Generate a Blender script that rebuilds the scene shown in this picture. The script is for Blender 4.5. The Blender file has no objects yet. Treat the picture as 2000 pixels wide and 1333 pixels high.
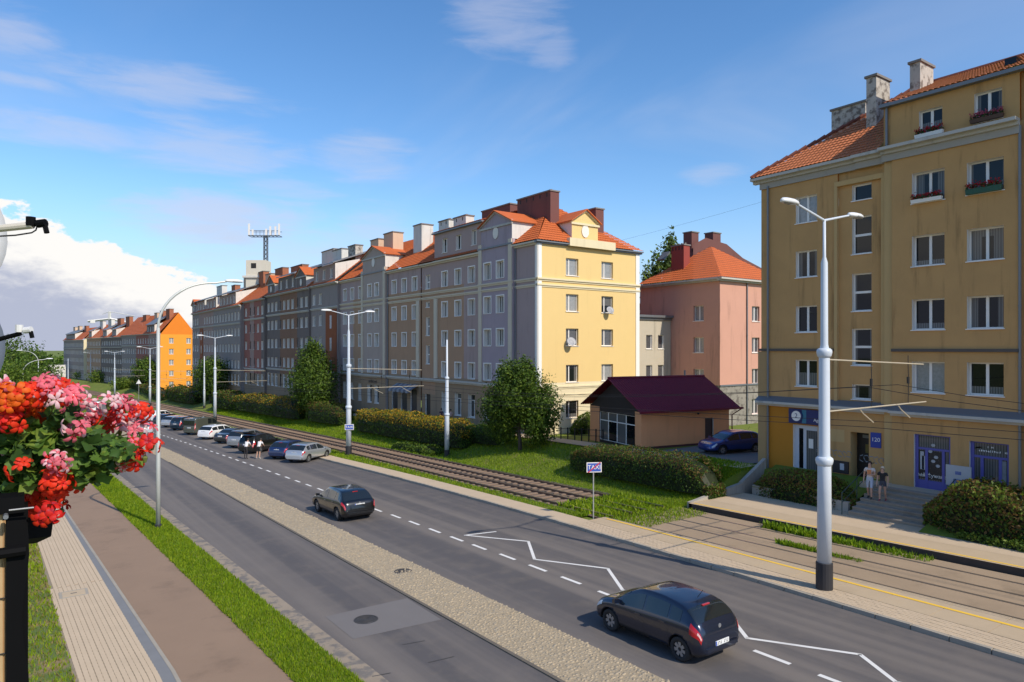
import bpy, bmesh, math, random
import numpy as np
from mathutils import Vector, Matrix
R_ = math.radians
rng = random.Random(7)
nr = np.random.default_rng(11)
SC = bpy.context.scene
COL = SC.collection

# ------------------------------------------------------------------ camera
F_PX, YH, H, K = 1335.0, 680.0, 7.6, 0.029      # focal (px of a 2000 px wide photo), horizon row, eye height, street fall
TH = math.atan(960 / 1335)                       # view direction, clockwise from the street axis (+Y)
FW = np.array([math.sin(TH), math.cos(TH), 0.0])
RT = np.array([math.cos(TH), -math.sin(TH), 0.0])
cam = bpy.data.cameras.new('camera')
cam.sensor_width = 36.0
cam.lens = 36.0 * F_PX / 2000
cam.shift_y = (YH - 666.5) / 2000
cam.clip_start = 0.05
cam.clip_end = 9000
camo = bpy.data.objects.new('camera', cam)
COL.objects.link(camo)
camo.location = (0, 0, H)
camo.rotation_euler = (math.pi / 2, 0, -TH)
SC.camera = camo

# ------------------------------------------------------------------ sun, sky, exposure
SUN_EL = R_(42.0)
SUN_AZ = math.atan2(0.175, -0.985)               # clockwise from +Y
sdir = Vector((math.sin(SUN_AZ) * math.cos(SUN_EL), math.cos(SUN_AZ) * math.cos(SUN_EL), math.sin(SUN_EL)))
sun = bpy.data.lights.new('sun', 'SUN')
sun.energy = 3.7
sun.angle = R_(0.55)
sun.color = (1.0, 0.91, 0.77)
suno = bpy.data.objects.new('sun', sun)
COL.objects.link(suno)
suno.rotation_euler = sdir.to_track_quat('Z', 'Y').to_euler()
suno.location = (0, -30, 60)

SC.view_settings.view_transform = 'Standard'
SC.view_settings.look = 'None'
SC.view_settings.exposure = 0.3
SC.view_settings.gamma = 1.0
SKY = 0.15
W = bpy.data.worlds.new('World')
SC.world = W
W.use_nodes = True


class NT:
    """small helper around a node tree"""
    def __init__(s, tree):
        s.t = tree
        s.n = tree.nodes
        s.l = tree.links

    def new(s, typ, **kw):
        n = s.n.new(typ)
        for k, v in kw.items():
            setattr(n, k, v)
        return n

    def put(s, sock, v):
        if isinstance(v, bpy.types.NodeSocket):
            s.l.new(v, sock)
        elif isinstance(v, (tuple, list)) and len(v) == 3 and sock.type == 'RGBA':
            sock.default_value = (*v, 1)
        else:
            sock.default_value = v

    def m(s, op, a, b=0.0, c=None, clamp=False):
        n = s.new('ShaderNodeMath', operation=op, use_clamp=clamp)
        s.put(n.inputs[0], a)
        s.put(n.inputs[1], b)
        if c is not None:
            s.put(n.inputs[2], c)
        return n.outputs[0]

    def noise(s, vec, scale, detail=4, rough=0.55, dist=0.0):
        n = s.new('ShaderNodeTexNoise')
        if vec is not None:
            s.l.new(vec, n.inputs['Vector'])
        n.inputs['Scale'].default_value = scale
        n.inputs['Detail'].default_value = detail
        n.inputs['Roughness'].default_value = rough
        n.inputs['Distortion'].default_value = dist
        return n.outputs[0]

    def ramp(s, fac, lo, hi, smooth=True):
        n = s.new('ShaderNodeMapRange')
        n.interpolation_type = 'SMOOTHSTEP' if smooth else 'LINEAR'
        s.put(n.inputs[0], fac)
        s.put(n.inputs[1], lo)
        s.put(n.inputs[2], hi)
        return n.outputs[0]

    def mix(s, fac, a, b, blend='MIX'):
        n = s.new('ShaderNodeMix', data_type='RGBA', blend_type=blend)
        s.put(n.inputs[0], fac)
        s.put(n.inputs[6], a)
        s.put(n.inputs[7], b)
        return n.outputs[2]

    def mapping(s, vec, scale=(1, 1, 1), loc=(0, 0, 0), rot=(0, 0, 0)):
        n = s.new('ShaderNodeMapping')
        s.l.new(vec, n.inputs[0])
        n.inputs[1].default_value = loc
        n.inputs[2].default_value = rot
        n.inputs[3].default_value = scale
        return n.outputs[0]


def build_world():
    t = NT(W.node_tree)
    t.n.clear()
    out = t.new('ShaderNodeOutputWorld')
    bg = t.new('ShaderNodeBackground')
    sky = t.new('ShaderNodeTexSky', sky_type='NISHITA', sun_disc=False)
    sky.sun_elevation = SUN_EL
    sky.sun_rotation = SUN_AZ
    sky.air_density = 1.0
    sky.dust_density = 0.3
    sky.ozone_density = 2.6
    hs = t.new('ShaderNodeHueSaturation')
    hs.inputs['Saturation'].default_value = 1.22
    hs.inputs['Value'].default_value = 1.0
    hs.inputs['Hue'].default_value = 0.502
    t.l.new(sky.outputs[0], hs.inputs['Color'])
    tc = t.new('ShaderNodeTexCoord').outputs['Generated']
    sep = t.new('ShaderNodeSeparateXYZ')
    t.l.new(tc, sep.inputs[0])
    x, y, z = sep.outputs
    el = t.m('MULTIPLY', t.m('ARCSINE', z), 57.2958)
    az = t.m('MULTIPLY', t.m('ARCTAN2', x, y), 57.2958)          # degrees clockwise from the street axis
    zz = t.m('MAXIMUM', t.m('ADD', z, 0.10), 0.04)
    cx = t.new('ShaderNodeCombineXYZ')
    t.put(cx.inputs[0], t.m('DIVIDE', x, zz))
    t.put(cx.inputs[1], t.m('DIVIDE', y, zz))
    flat = cx.outputs[0]
    # thin high cloud: stretched streaks and soft patches
    st = t.mapping(flat, scale=(1.0, 0.42, 1.0), rot=(0, 0, R_(-38)), loc=(2.3, 0.9, 0))
    n1 = t.noise(st, 0.85, 6, 0.52, 0.6)
    n2 = t.noise(t.mapping(flat, loc=(5.2, 3.7, 0)), 0.33, 3, 0.5)
    wis = t.m('MULTIPLY', t.ramp(n1, 0.50, 0.78), t.ramp(n2, 0.42, 0.66))
    low = t.ramp(el, 30.0, 6.0)
    wis = t.m('MULTIPLY', t.m('MULTIPLY', wis, t.m('ADD', t.m('MULTIPLY', low, 0.62), 0.22)), 1.0, clamp=True)
    ae = t.new('ShaderNodeCombineXYZ')
    t.put(ae.inputs[0], az)
    t.put(ae.inputs[1], t.m('MULTIPLY', el, 2.4))
    # soft grey veil near the horizon
    veil = t.m('MULTIPLY', t.ramp(t.noise(t.mapping(ae.outputs[0], loc=(4, 9, 0)), 0.075, 5, 0.5, 0.3), 0.44, 0.66), t.ramp(el, 13.0, 3.0))
    veil = t.m('MAXIMUM', t.m('MULTIPLY', veil, 0.8), t.m('MULTIPLY', t.ramp(el, 13.0, -2.0), 0.9))
    # single drifting clouds (azimuth, elevation, half sizes in degrees, strength)
    ns = t.noise(t.mapping(ae.outputs[0], scale=(0.45, 1.0, 1)), 0.30, 6, 0.6, 0.4)
    nsm = t.m('MULTIPLY', t.m('SUBTRACT', ns, 0.5), 3.4)
    soft = None
    for (a_, e_, w_, h_, k_) in ((8.5, 18.9, 8.5, 1.5, .42), (-1.5, 20.6, 4, 1.6, .42), (11.5, 15.0, 7.5, 2.2, .42), (1.5, 14.8, 9, 1.2, .42), (23.5, 15.5, 4.2, 2.3, .36), (13, 9.8, 8.0, 2.6, .62),
                                 (24.5, 10.0, 3.4, 1.8, .42), (17.5, 12.4, 4.5, .8, .36), (35.5, 25.5, 5.2, 2.6, .36), (39.0, 23.5, 2.2, 1.5, .28), (52, 13.6, 3.2, .9, .36), (0, 17.6, 4, .5, .4), (19, 7.8, 12, 2.2, .35),
                                 (-24, 19, 9, 2, .42), (-45, 13, 8, 2.4, .42), (78, 17, 9, 2, .4), (110, 22, 8, 2.4, .4), (150, 16, 10, 2.2, .42), (-100, 20, 9, 2.4, .42), (-150, 15, 9, 2, .42), (60, 34, 8, 3, .35), (-20, 40, 9, 3, .35)):
        dx = t.m('POWER', t.m('ABSOLUTE', t.m('DIVIDE', t.m('SUBTRACT', az, a_), w_)), 2.0)
        dy = t.m('POWER', t.m('ABSOLUTE', t.m('DIVIDE', t.m('SUBTRACT', el, e_), h_)), 2.0)
        mk_ = t.m('MULTIPLY', t.ramp(t.m('ADD', t.m('ADD', dx, dy), nsm), 1.3, -0.4), k_)
        soft = mk_ if soft is None else t.m('MAXIMUM', soft, mk_)
    # cumulus bank along the horizon: its top falls away towards the right
    nb = t.noise(t.mapping(ae.outputs[0], scale=(1, 0.8, 1)), 0.50, 9, 0.62, 0.1)
    nbig = t.noise(ae.outputs[0], 0.10, 2, 0.5)
    top = t.m('SUBTRACT', 10.0, t.m('MULTIPLY', t.m('MAXIMUM', t.m('ADD', az, 1.0), 0.0), 0.36))
    top = t.m('ADD', top, t.m('MULTIPLY', t.m('SUBTRACT', nbig, 0.5), 3.0))
    edge = t.m('ADD', t.m('SUBTRACT', top, el), t.m('MULTIPLY', t.m('SUBTRACT', nb, 0.5), 4.4))
    cum = t.ramp(edge, 0.0, 0.5)
    cum = t.m('MULTIPLY', cum, t.ramp(az, 15.5, 11.5))
    sh_ = t.m('ADD', edge, t.m('MULTIPLY', t.m('SUBTRACT', t.noise(ae.outputs[0], 0.14, 5, 0.55), 0.5), 8.0))
    shade = t.ramp(sh_, 2.6, 6.4)
    E_ = SKY * 1.23                                   # cloud radiance is given as it should show after exposure
    ccol = t.mix(shade, (1.0 / E_, 0.98 / E_, 0.95 / E_), (0.47 / E_, 0.51 / E_, 0.65 / E_))
    c = t.mix(wis, hs.outputs[0], (0.72 / E_, 0.74 / E_, 0.84 / E_))
    c = t.mix(veil, c, (0.40 / E_, 0.50 / E_, 0.72 / E_))
    c = t.mix(soft, c, (0.66 / E_, 0.67 / E_, 0.80 / E_))
    c = t.mix(cum, c, ccol)
    t.put(bg.inputs[0], c)
    bg.inputs[1].default_value = SKY
    t.l.new(bg.outputs[0], out.inputs[0])


build_world()


# ------------------------------------------------------------------ pixel -> place helpers (2000 px photo coordinates)
def ray(px, py):
    return F_PX * FW + (px - 1000.0) * RT + np.array([0, 0, YH - py])


def zs(Y):
    """street surface height"""
    if Y <= 190:
        return -K * Y
    return -K * 190 - 0.008 * (min(Y, 700) - 190)


def G(px, py, up=0.0):
    """where the pixel's ray meets the (falling) street plane raised by up"""
    d = ray(px, py)
    l = (H - up) / -(d[2] + K * d[1])
    return Vector((l * d[0], l * d[1], H + l * d[2]))


def atX(px, X):
    d = ray(px, YH)
    return X * d[1] / d[0]


def atY(px, Y):
    d = ray(px, YH)
    return Y * d[0] / d[1]


def dep(x, y):
    return FW[0] * x + FW[1] * y


def zpx(py, x, y):
    """height of the thing at (x, y) that shows at row py"""
    return H + (YH - py) * dep(x, y) / F_PX


def rise(X, Y):
    """bank between the tram track and the terrace of the houses"""
    Rm = 1.37 + 0.25 * min(max((Y - 15) / 30, 0), 1)
    if Y < 23.5:                                        # at the stop the bank is cut back to the house terrace
        return Rm if X > 34.2 else 0.0
    t = min(max((X - 27.4) / 6.2, 0), 1)
    return Rm * (t * t * (3 - 2 * t))


def gz(X, Y):
    return zs(Y) + rise(X, Y)


# ------------------------------------------------------------------ materials
MATS = {}


def pm(name, col, rough=0.85, var=0.12, scale=2.0, bump=0.0, bscale=60.0, metal=0.0, spec=0.5, stain=0.0, col2=None,
       c2lo=0.5, c2hi=0.62, fine=0.0, coat=0.0, trans=0.0, streak=False, lanes=None):
    if name in MATS:
        return MATS[name]
    m = bpy.data.materials.new(name)
    m.use_nodes = True
    t = NT(m.node_tree)
    b = t.n['Principled BSDF']
    pos = t.new('ShaderNodeNewGeometry').outputs['Position']
    c = tuple(col)
    n1 = t.noise(pos, scale, 5, 0.6)
    f = t.m('ADD', t.m('MULTIPLY', t.m('SUBTRACT', n1, 0.5), 2 * var), 1.0)
    if fine:
        f = t.m('MULTIPLY', f, t.m('ADD', t.m('MULTIPLY', t.m('SUBTRACT', t.noise(pos, bscale, 2, 0.6), 0.5), 2 * fine), 1.0))
    if stain:
        sv = t.mapping(pos, scale=(1.6, 1.6, 0.18) if streak else (0.5, 0.5, 0.5))
        sm = t.ramp(t.noise(sv, 1.1, 6, 0.65), 0.52, 0.75)
        f = t.m('MULTIPLY', f, t.m('SUBTRACT', 1.0, t.m('MULTIPLY', sm, stain)))
    cc = c
    if col2 is not None:
        cc = t.mix(t.ramp(t.noise(pos, scale * 1.7, 5, 0.6), c2lo, c2hi), c, tuple(col2))
    if lanes is not None:                                # worn lighter and darker bands along the street
        lf = t.ramp(t.noise(t.mapping(pos, scale=(1.0, 0.012, 0.0)), 0.75, 4, 0.55), 0.36, 0.66)
        cc = t.mix(lf, cc, tuple(lanes))
    vm = t.new('ShaderNodeVectorMath', operation='SCALE')
    t.put(vm.inputs[0], cc if not isinstance(cc, tuple) else (0, 0, 0))
    if isinstance(cc, tuple):
        vm.inputs[0].default_value = cc
    t.put(vm.inputs['Scale'], f)
    t.l.new(vm.outputs[0], b.inputs['Base Color'])
    b.inputs['Roughness'].default_value = rough
    b.inputs['Metallic'].default_value = metal
    b.inputs['Specular IOR Level'].default_value = spec
    b.inputs['Coat Weight'].default_value = coat
    if coat:
        b.inputs['Coat Roughness'].default_value = 0.04
    if bump:
        bn = t.new('ShaderNodeBump')
        bn.inputs['Strength'].default_value = bump
        bn.inputs['Distance'].default_value = 0.02
        t.put(bn.inputs['Height'], t.noise(pos, bscale, 3, 0.6))
        t.l.new(bn.outputs[0], b.inputs['Normal'])
    MATS[name] = m
    return m


def leafmat(name, col, var=0.45, trans=0.35, scale=1.2):
    if name in MATS:
        return MATS[name]
    m = bpy.data.materials.new(name)
    m.use_nodes = True
    t = NT(m.node_tree)
    b = t.n['Principled BSDF']
    pos = t.new('ShaderNodeNewGeometry').outputs['Position']
    f = t.m('ADD', t.m('MULTIPLY', t.m('SUBTRACT', t.noise(pos, scale, 3, 0.6), 0.5), 2 * var), 1.0)
    f = t.m('MULTIPLY', f, t.m('ADD', t.m('MULTIPLY', t.m('SUBTRACT', t.noise(pos, 14.0, 2, 0.6), 0.5), 0.9), 1.0))
    vm = t.new('ShaderNodeVectorMath', operation='SCALE')
    vm.inputs[0].default_value = col
    t.put(vm.inputs['Scale'], f)
    t.l.new(vm.outputs[0], b.inputs['Base Color'])
    b.inputs['Roughness'].default_value = 0.55
    b.inputs['Specular IOR Level'].default_value = 0.25
    tr = t.new('ShaderNodeBsdfTranslucent')
    t.l.new(vm.outputs[0], tr.inputs[0])
    mx = t.new('ShaderNodeMixShader')
    mx.inputs[0].default_value = trans
    t.l.new(b.outputs[0], mx.inputs[1])
    t.l.new(tr.outputs[0], mx.inputs[2])
    t.l.new(mx.outputs[0], t.n['Material Output'].inputs[0])
    MATS[name] = m
    return m


def window_glass(name):
    """dark reflecting pane; behind it, from window to window, curtains, half nets or blinds"""
    m = bpy.data.materials.new(name)
    m.use_nodes = True
    t = NT(m.node_tree)
    b = t.n['Principled BSDF']
    oc = t.new('ShaderNodeTexCoord').outputs['Object']
    sp = t.new('ShaderNodeSeparateXYZ')
    t.l.new(oc, sp.inputs[0])
    x, _, z = sp.outputs
    rn = t.new('ShaderNodeObjectInfo').outputs['Random']
    r2 = t.m('FRACT', t.m('MULTIPLY', rn, 7.31))
    r3 = t.m('FRACT', t.m('MULTIPLY', rn, 23.7))
    side = t.m('MULTIPLY', t.m('GREATER_THAN', t.m('ABSOLUTE', x), t.m('ADD', 0.12, t.m('MULTIPLY', r2, 0.5))), t.m('GREATER_THAN', r3, 0.35))
    net = t.m('MULTIPLY', t.m('LESS_THAN', z, t.m('ADD', 0.25, t.m('MULTIPLY', r3, 0.6))), t.m('GREATER_THAN', r2, 0.6))
    blind = t.m('MULTIPLY', t.m('GREATER_THAN', z, t.m('ADD', 0.5, t.m('MULTIPLY', r3, 1.4))), t.m('LESS_THAN', r2, 0.4))
    mask = t.m('MAXIMUM', t.m('MAXIMUM', t.m('MULTIPLY', side, 0.8), t.m('MULTIPLY', net, 0.9)), t.m('MULTIPLY', blind, 0.7))
    fold = t.m('ADD', 0.7, t.m('MULTIPLY', t.m('SINE', t.m('MULTIPLY', x, 60.0)), 0.3))
    c = t.mix(t.m('MULTIPLY', mask, fold), (0.008, 0.009, 0.011), (0.22, 0.21, 0.195))
    t.put(b.inputs['Base Color'], c)
    b.inputs['Roughness'].default_value = 0.03
    b.inputs['IOR'].default_value = 1.42
    MATS[name] = m
    return m


def glossy(name, col, rough=0.3, metal=0.0, coat=0.0, spec=0.5, ior=None):
    m = pm(name, col, rough=rough, var=0.03, metal=metal, coat=coat, spec=spec)
    if ior:
        m.node_tree.nodes['Principled BSDF'].inputs['IOR'].default_value = ior
    return m


# ------------------------------------------------------------------ mesh + object helpers
class MB:
    def __init__(s):
        s.v = []
        s.f = []
        s.mi = []

    def add(s, pts, faces, mi=0):
        o = len(s.v)
        s.v += [tuple(p) for p in pts]
        s.f += [tuple(i + o for i in f) for f in faces]
        s.mi += [mi] * len(faces)
        return s

    def quad(s, a, b, c, d, mi=0):
        return s.add([a, b, c, d], [(0, 1, 2, 3)], mi)

    def poly(s, pts, mi=0):
        return s.add(pts, [tuple(range(len(pts)))], mi)

    def box(s, x0, x1, y0, y1, z0, z1, mi=0):
        p = [(x0, y0, z0), (x1, y0, z0), (x1, y1, z0), (x0, y1, z0), (x0, y0, z1), (x1, y0, z1), (x1, y1, z1), (x0, y1, z1)]
        return s.add(p, [(3, 2, 1, 0), (4, 5, 6, 7), (0, 1, 5, 4), (1, 2, 6, 5), (2, 3, 7, 6), (3, 0, 4, 7)], mi)

    def hexa(s, p, mi=0):
        return s.add(p, [(3, 2, 1, 0), (4, 5, 6, 7), (0, 1, 5, 4), (1, 2, 6, 5), (2, 3, 7, 6), (3, 0, 4, 7)], mi)

    def tube(s, pts, rad, n=8, mi=0, cap=True):
        """pts: list of points; rad: radius or list"""
        pts = [Vector(p) for p in pts]
        if not isinstance(rad, (list, tuple)):
            rad = [rad] * len(pts)
        base = len(s.v)
        up = None
        for i, p in enumerate(pts):
            d = (pts[min(i + 1, len(pts) - 1)] - pts[max(i - 1, 0)]).normalized()
            if up is None:
                a = Vector((0, 0, 1)) if abs(d.z) < 0.9 else Vector((1, 0, 0))
                up = d.cross(a).normalized()
            e1 = (up - d * up.dot(d)).normalized()
            e2 = d.cross(e1)
            up = e1
            for k in range(n):
                a = 2 * math.pi * k / n
                s.v.append(tuple(p + (e1 * math.cos(a) + e2 * math.sin(a)) * rad[i]))
        for i in range(len(pts) - 1):
            for k in range(n):
                a = base + i * n + k
                b = base + i * n + (k + 1) % n
                s.f.append((a, b, b + n, a + n))
                s.mi.append(mi)
        if cap:
            s.f.append(tuple(base + k for k in range(n))[::-1])
            s.f.append(tuple(base + (len(pts) - 1) * n + k for k in range(n)))
            s.mi += [mi, mi]
        return s

    def lathe(s, prof, n=16, c=(0, 0, 0), mi=0, axis='z', cap=True):
        base = len(s.v)
        for r, h in prof:
            for k in range(n):
                a = 2 * math.pi * k / n
                p = (r * math.cos(a), r * math.sin(a), h)
                if axis == 'x':
                    p = (p[2], p[0], p[1])
                elif axis == 'y':
                    p = (p[1], p[2], p[0])
                s.v.append((p[0] + c[0], p[1] + c[1], p[2] + c[2]))
        for i in range(len(prof) - 1):
            for k in range(n):
                a = base + i * n + k
                b = base + i * n + (k + 1) % n
                s.f.append((a, b, b + n, a + n))
                s.mi.append(mi)
        if cap:
            s.f.append(tuple(base + k for k in range(n))[::-1])
            s.f.append(tuple(base + (len(prof) - 1) * n + k for k in range(n)))
            s.mi += [mi, mi]
        return s

    def mesh(s, name, mats, smooth=False):
        me = bpy.data.meshes.new(name)
        me.from_pydata(s.v, [], s.f)
        for m in (mats if isinstance(mats, (list, tuple)) else [mats]):
            me.materials.append(m)
        if any(s.mi):
            me.polygons.foreach_set('material_index', s.mi)
        if smooth:
            me.polygons.foreach_set('use_smooth', [True] * len(me.polygons))
        me.update()
        return me


def np_mesh(name, V, Fq, mats, mi=None, smooth=False):
    V = np.asarray(V, dtype=np.float32)
    Fq = np.asarray(Fq, dtype=np.int32)
    me = bpy.data.meshes.new(name)
    me.vertices.add(len(V))
    me.vertices.foreach_set('co', V.ravel())
    k = Fq.shape[1]
    me.loops.add(Fq.size)
    me.loops.foreach_set('vertex_index', Fq.ravel())
    me.polygons.add(len(Fq))
    me.polygons.foreach_set('loop_start', np.arange(0, Fq.size, k, dtype=np.int32))
    for m in (mats if isinstance(mats, (list, tuple)) else [mats]):
        me.materials.append(m)
    if mi is not None:
        me.polygons.foreach_set('material_index', np.asarray(mi, dtype=np.int32))
    if smooth:
        me.polygons.foreach_set('use_smooth', np.ones(len(Fq), dtype=bool))
    me.update(calc_edges=True)
    me.validate()
    return me


def obj(name, me, parent=None, loc=None, rz=0.0, world=True):
    """link a mesh as one object; world=True: mesh/loc are world coordinates even under a parent"""
    o = bpy.data.objects.new(name, me)
    COL.objects.link(o)
    if loc is not None:
        o.location = loc
    o.rotation_euler = (0, 0, rz)
    if parent is not None:
        o.parent = parent
        if world:
            o.matrix_parent_inverse = Matrix.LocRotScale(parent.location, parent.rotation_euler, None).inverted() if parent.parent is None \
                else (parent_matrix(parent)).inverted()
    return o


def parent_matrix(p):
    m = Matrix.LocRotScale(p.location, p.rotation_euler, p.scale)
    if p.parent is not None:
        m = parent_matrix(p.parent) @ p.matrix_parent_inverse @ m
    return m


def tag(o, label, cat, group=None, kind=None):
    o['label'] = label
    if cat:
        o['category'] = cat
    if group:
        o['group'] = group
    if kind:
        o['kind'] = kind
    return o


def thing(name, label, cat, loc=(0, 0, 0), rz=0.0, group=None):
    o = bpy.data.objects.new(name, None)
    COL.objects.link(o)
    o.empty_display_size = 0.3
    o.location = loc
    o.rotation_euler = (0, 0, rz)
    return tag(o, label, cat, group)


def struct(name, me, label=None, parent=None):
    o = obj(name, me, parent)
    o['kind'] = 'structure'
    if label:
        o['label'] = label
    return o


def dup(root, loc, rz=None, label=None, group=None, skip=()):
    def cp(o, par):
        c = o.copy()
        COL.objects.link(c)
        c.parent = par
        if par is not None:
            c.matrix_parent_inverse = o.matrix_parent_inverse.copy()
        for ch in o.children:
            if ch.name.split('.')[0] not in skip:
                cp(ch, c)
        return c
    r = cp(root, None)
    r.location = loc
    if rz is not None:
        r.rotation_euler = (0, 0, rz)
    if label:
        r['label'] = label
    if group:
        r['group'] = group
    return r


def recolor(root, old, new):
    """give one copied thing its own paint (object-level slots)"""
    st = [root]
    while st:
        o = st.pop()
        st += list(o.children)
        if o.type == 'MESH':
            for s in o.material_slots:
                if s.material == old:
                    s.link = 'OBJECT'
                    s.material = new


def text_mesh(txt, size, mat, name='lettering', extrude=0.002, align='CENTER'):
    cu = bpy.data.curves.new(name, 'FONT')
    cu.body = txt
    cu.size = size
    cu.extrude = extrude
    cu.align_x = align
    cu.align_y = 'CENTER'
    o = bpy.data.objects.new(name, cu)
    COL.objects.link(o)
    dg = bpy.context.evaluated_depsgraph_get()
    me = bpy.data.meshes.new_from_object(o.evaluated_get(dg))
    bpy.data.objects.remove(o)
    me.materials.clear()
    me.materials.append(mat)
    # stand it upright: text x -> x, text y -> z, facing -y
    me.transform(Matrix.Rotation(math.pi / 2, 4, 'X'))
    return me
# ------------------------------------------------------------------ street layout
def sh(Y):
    """sideways drift of the street with distance"""
    s = 0.0
    if Y > 60:
        s -= 0.015 * (min(Y, 190) - 60)
    if Y > 190:
        s -= 0.11 * (Y - 190)
    return s


class Line:
    """a line along the street, from photo points on the street plane"""
    def __init__(s, pts, up=0.0, deg=1):
        P = [G(x, y, up) for x, y in pts]
        s.y0 = min(p.y for p in P)
        s.y1 = max(p.y for p in P)
        s.c = np.polyfit([p.y for p in P], [p.x for p in P], deg)

    def __call__(s, Y):
        y = min(max(Y, s.y0), s.y1)
        x = float(np.polyval(s.c, y))
        if Y > s.y1:
            x += sh(Y) - sh(s.y1) - 0.02 * (min(Y, 120) - s.y1 if s.y1 < 120 else 0)
        return x


L_path = Line([(54, 1010), (91, 1121), (110, 1209), (143, 1329)])
L_pave = Line([(123, 1004), (152, 1051), (228, 1180), (313, 1322)])
L_grey = Line([(126, 1004), (164, 1047), (252, 1180), (330, 1317)])
L_bike = Line([(182, 948), (263, 1023), (324, 1084), (406, 1169), (501, 1257), (576, 1329)])
L_road = Line([(212, 924), (307, 992), (358, 1043), (440, 1111), (515, 1172), (610, 1244), (722, 1332)])
L_med = Line([(315, 893), (472, 988), (620, 1070), (865, 1201), (1110, 1333)])
L_cob = Line([(330, 880), (560, 985), (790, 1090), (1000, 1187), (1290, 1333)])
L_dash = Line([(306, 847), (543, 928), (773, 1009), (936, 1069), (1115, 1134), (1179, 1159), (1507, 1284), (1630, 1330)], deg=2)
L_kerb = Line([(638, 901), (890, 969), (1070, 1019), (1240, 1066), (1400, 1112), (1560, 1163), (1800, 1240), (2000, 1300)], deg=2)
RAILS = (23.25, 24.55, 25.55, 26.85)
PLAT_Y = 24.3                                         # the tram stop lies nearer than this

yr = [float(v) for v in np.concatenate([np.arange(-6, 60, 1.0), np.arange(60, 200, 5.0), np.arange(200, 701, 20.0)])]


def strip(name, xa, xb, mat, dz=0.0, ya=-6.0, yb=700.0, n=1, za=None, skirt=0.0, label=None, kind='structure', parent=None):
    """a sheet between two lines; dz above the street (plus the bank)"""
    ys = [ya] + [y for y in yr if ya < y < yb] + [yb]
    fa = xa if callable(xa) else (lambda Y, v=xa: v + sh(Y))
    fb = xb if callable(xb) else (lambda Y, v=xb: v + sh(Y))
    mb = MB()
    rows = []
    for y in ys:
        a, b = fa(y), fb(y)
        rows.append([(a + (b - a) * i / n, y) for i in range(n + 1)])
    pts = [(x, y, gz(x - sh(y), y) + dz) for r in rows for x, y in r]
    fs = []
    w = n + 1
    for j in range(len(ys) - 1):
        for i in range(n):
            fs.append((j * w + i, j * w + i + 1, (j + 1) * w + i + 1, (j + 1) * w + i))
    mb.add(pts, fs)
    if skirt:
        for i in (0, n):
            o = len(mb.v)
            c = [pts[j * w + i] for j in range(len(ys))]
            mb.v += c + [(p[0], p[1], p[2] - skirt) for p in c]
            m = len(c)
            for j in range(m - 1):
                f = (o + j, o + j + 1, o + m + j + 1, o + m + j)
                mb.f.append(f if i == 0 else f[::-1])
                mb.mi.append(0)
        for j in (0, len(ys) - 1):
            a, b = pts[j * w], pts[j * w + n]
            q = [a, b, (b[0], b[1], b[2] - skirt), (a[0], a[1], a[2] - skirt)]
            mb.poly(q if j else q[::-1])
    o = obj(name, mb.mesh(name, mat), parent)
    if kind:
        o['kind'] = kind
    if label:
        o['label'] = label
    return o


M_ground = pm('lawn_earth', (0.125, 0.165, 0.010), 0.95, 0.35, 0.35, 0.6, 30, col2=(0.19, 0.17, 0.045), c2lo=0.52, c2hi=0.72, fine=0.35)
M_asph = pm('asphalt', (0.092, 0.083, 0.082), 0.88, 0.10, 0.7, 0.35, 140, fine=0.14, col2=(0.12, 0.104, 0.094), c2lo=0.45, c2hi=0.7, lanes=(0.175, 0.150, 0.13))
M_asph2 = pm('asphalt_repair', (0.165, 0.15, 0.142), 0.9, 0.08, 1.2, 0.3, 120, fine=0.08)
M_bike = pm('brown_asphalt', (0.275, 0.182, 0.118), 0.92, 0.12, 0.5, 0.4, 120, fine=0.12, stain=0.25)
M_dust = pm('sandy_edge', (0.30, 0.24, 0.175), 0.95, 0.2, 1.5, 0.4, 70, col2=(0.17, 0.15, 0.13), c2lo=0.45, c2hi=0.6, fine=0.2)
M_paver = pm('concrete_paver', (0.52, 0.40, 0.27), 0.9, 0.10, 1.4, 0.3, 90, fine=0.10)
M_joint = pm('joint_sand', (0.26, 0.21, 0.15), 0.95, 0.2, 6.0)
M_grey = pm('grey_gutter', (0.19, 0.19, 0.19), 0.9, 0.12, 2.0, 0.2, 80)
M_kerb = pm('kerb_concrete', (0.34, 0.30, 0.24), 0.9, 0.16, 3.0, 0.4, 60, stain=0.35)
M_slab = pm('platform_slab', (0.47, 0.36, 0.235), 0.9, 0.12, 1.1, 0.3, 70, fine=0.08, stain=0.2)
M_bed = pm('track_paving', (0.33, 0.24, 0.155), 0.92, 0.18, 0.8, 0.4, 60, fine=0.15, stain=0.3)
M_ballast = pm('ballast', (0.155, 0.105, 0.07), 0.95, 0.3, 4.0, 1.0, 22, fine=0.35)
M_sleeper = pm('sleeper', (0.24, 0.165, 0.115), 0.9, 0.25, 3.0, 0.3, 40)
M_rail = pm('rail_steel', (0.16, 0.10, 0.07), 0.6, 0.2, 3.0, metal=0.5)
M_rtop = pm('rail_top', (0.42, 0.40, 0.38), 0.3, 0.1, 3.0, metal=0.9)
M_white = pm('road_paint', (0.72, 0.70, 0.66), 0.8, 0.10, 2.0, 0.1, 80, fine=0.1, stain=0.18)
M_yellow = pm('yellow_paint', (0.82, 0.50, 0.05), 0.75, 0.08, 2.0, stain=0.12)
M_stone = pm('field_stone', (0.39, 0.31, 0.205), 0.9, 0.35, 5.0, 0.3, 50, col2=(0.27, 0.235, 0.18), c2lo=0.45, c2hi=0.62)
M_mortar = pm('stone_bed', (0.36, 0.285, 0.185), 0.95, 0.25, 3.0, 0.6, 40, fine=0.2)
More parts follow.
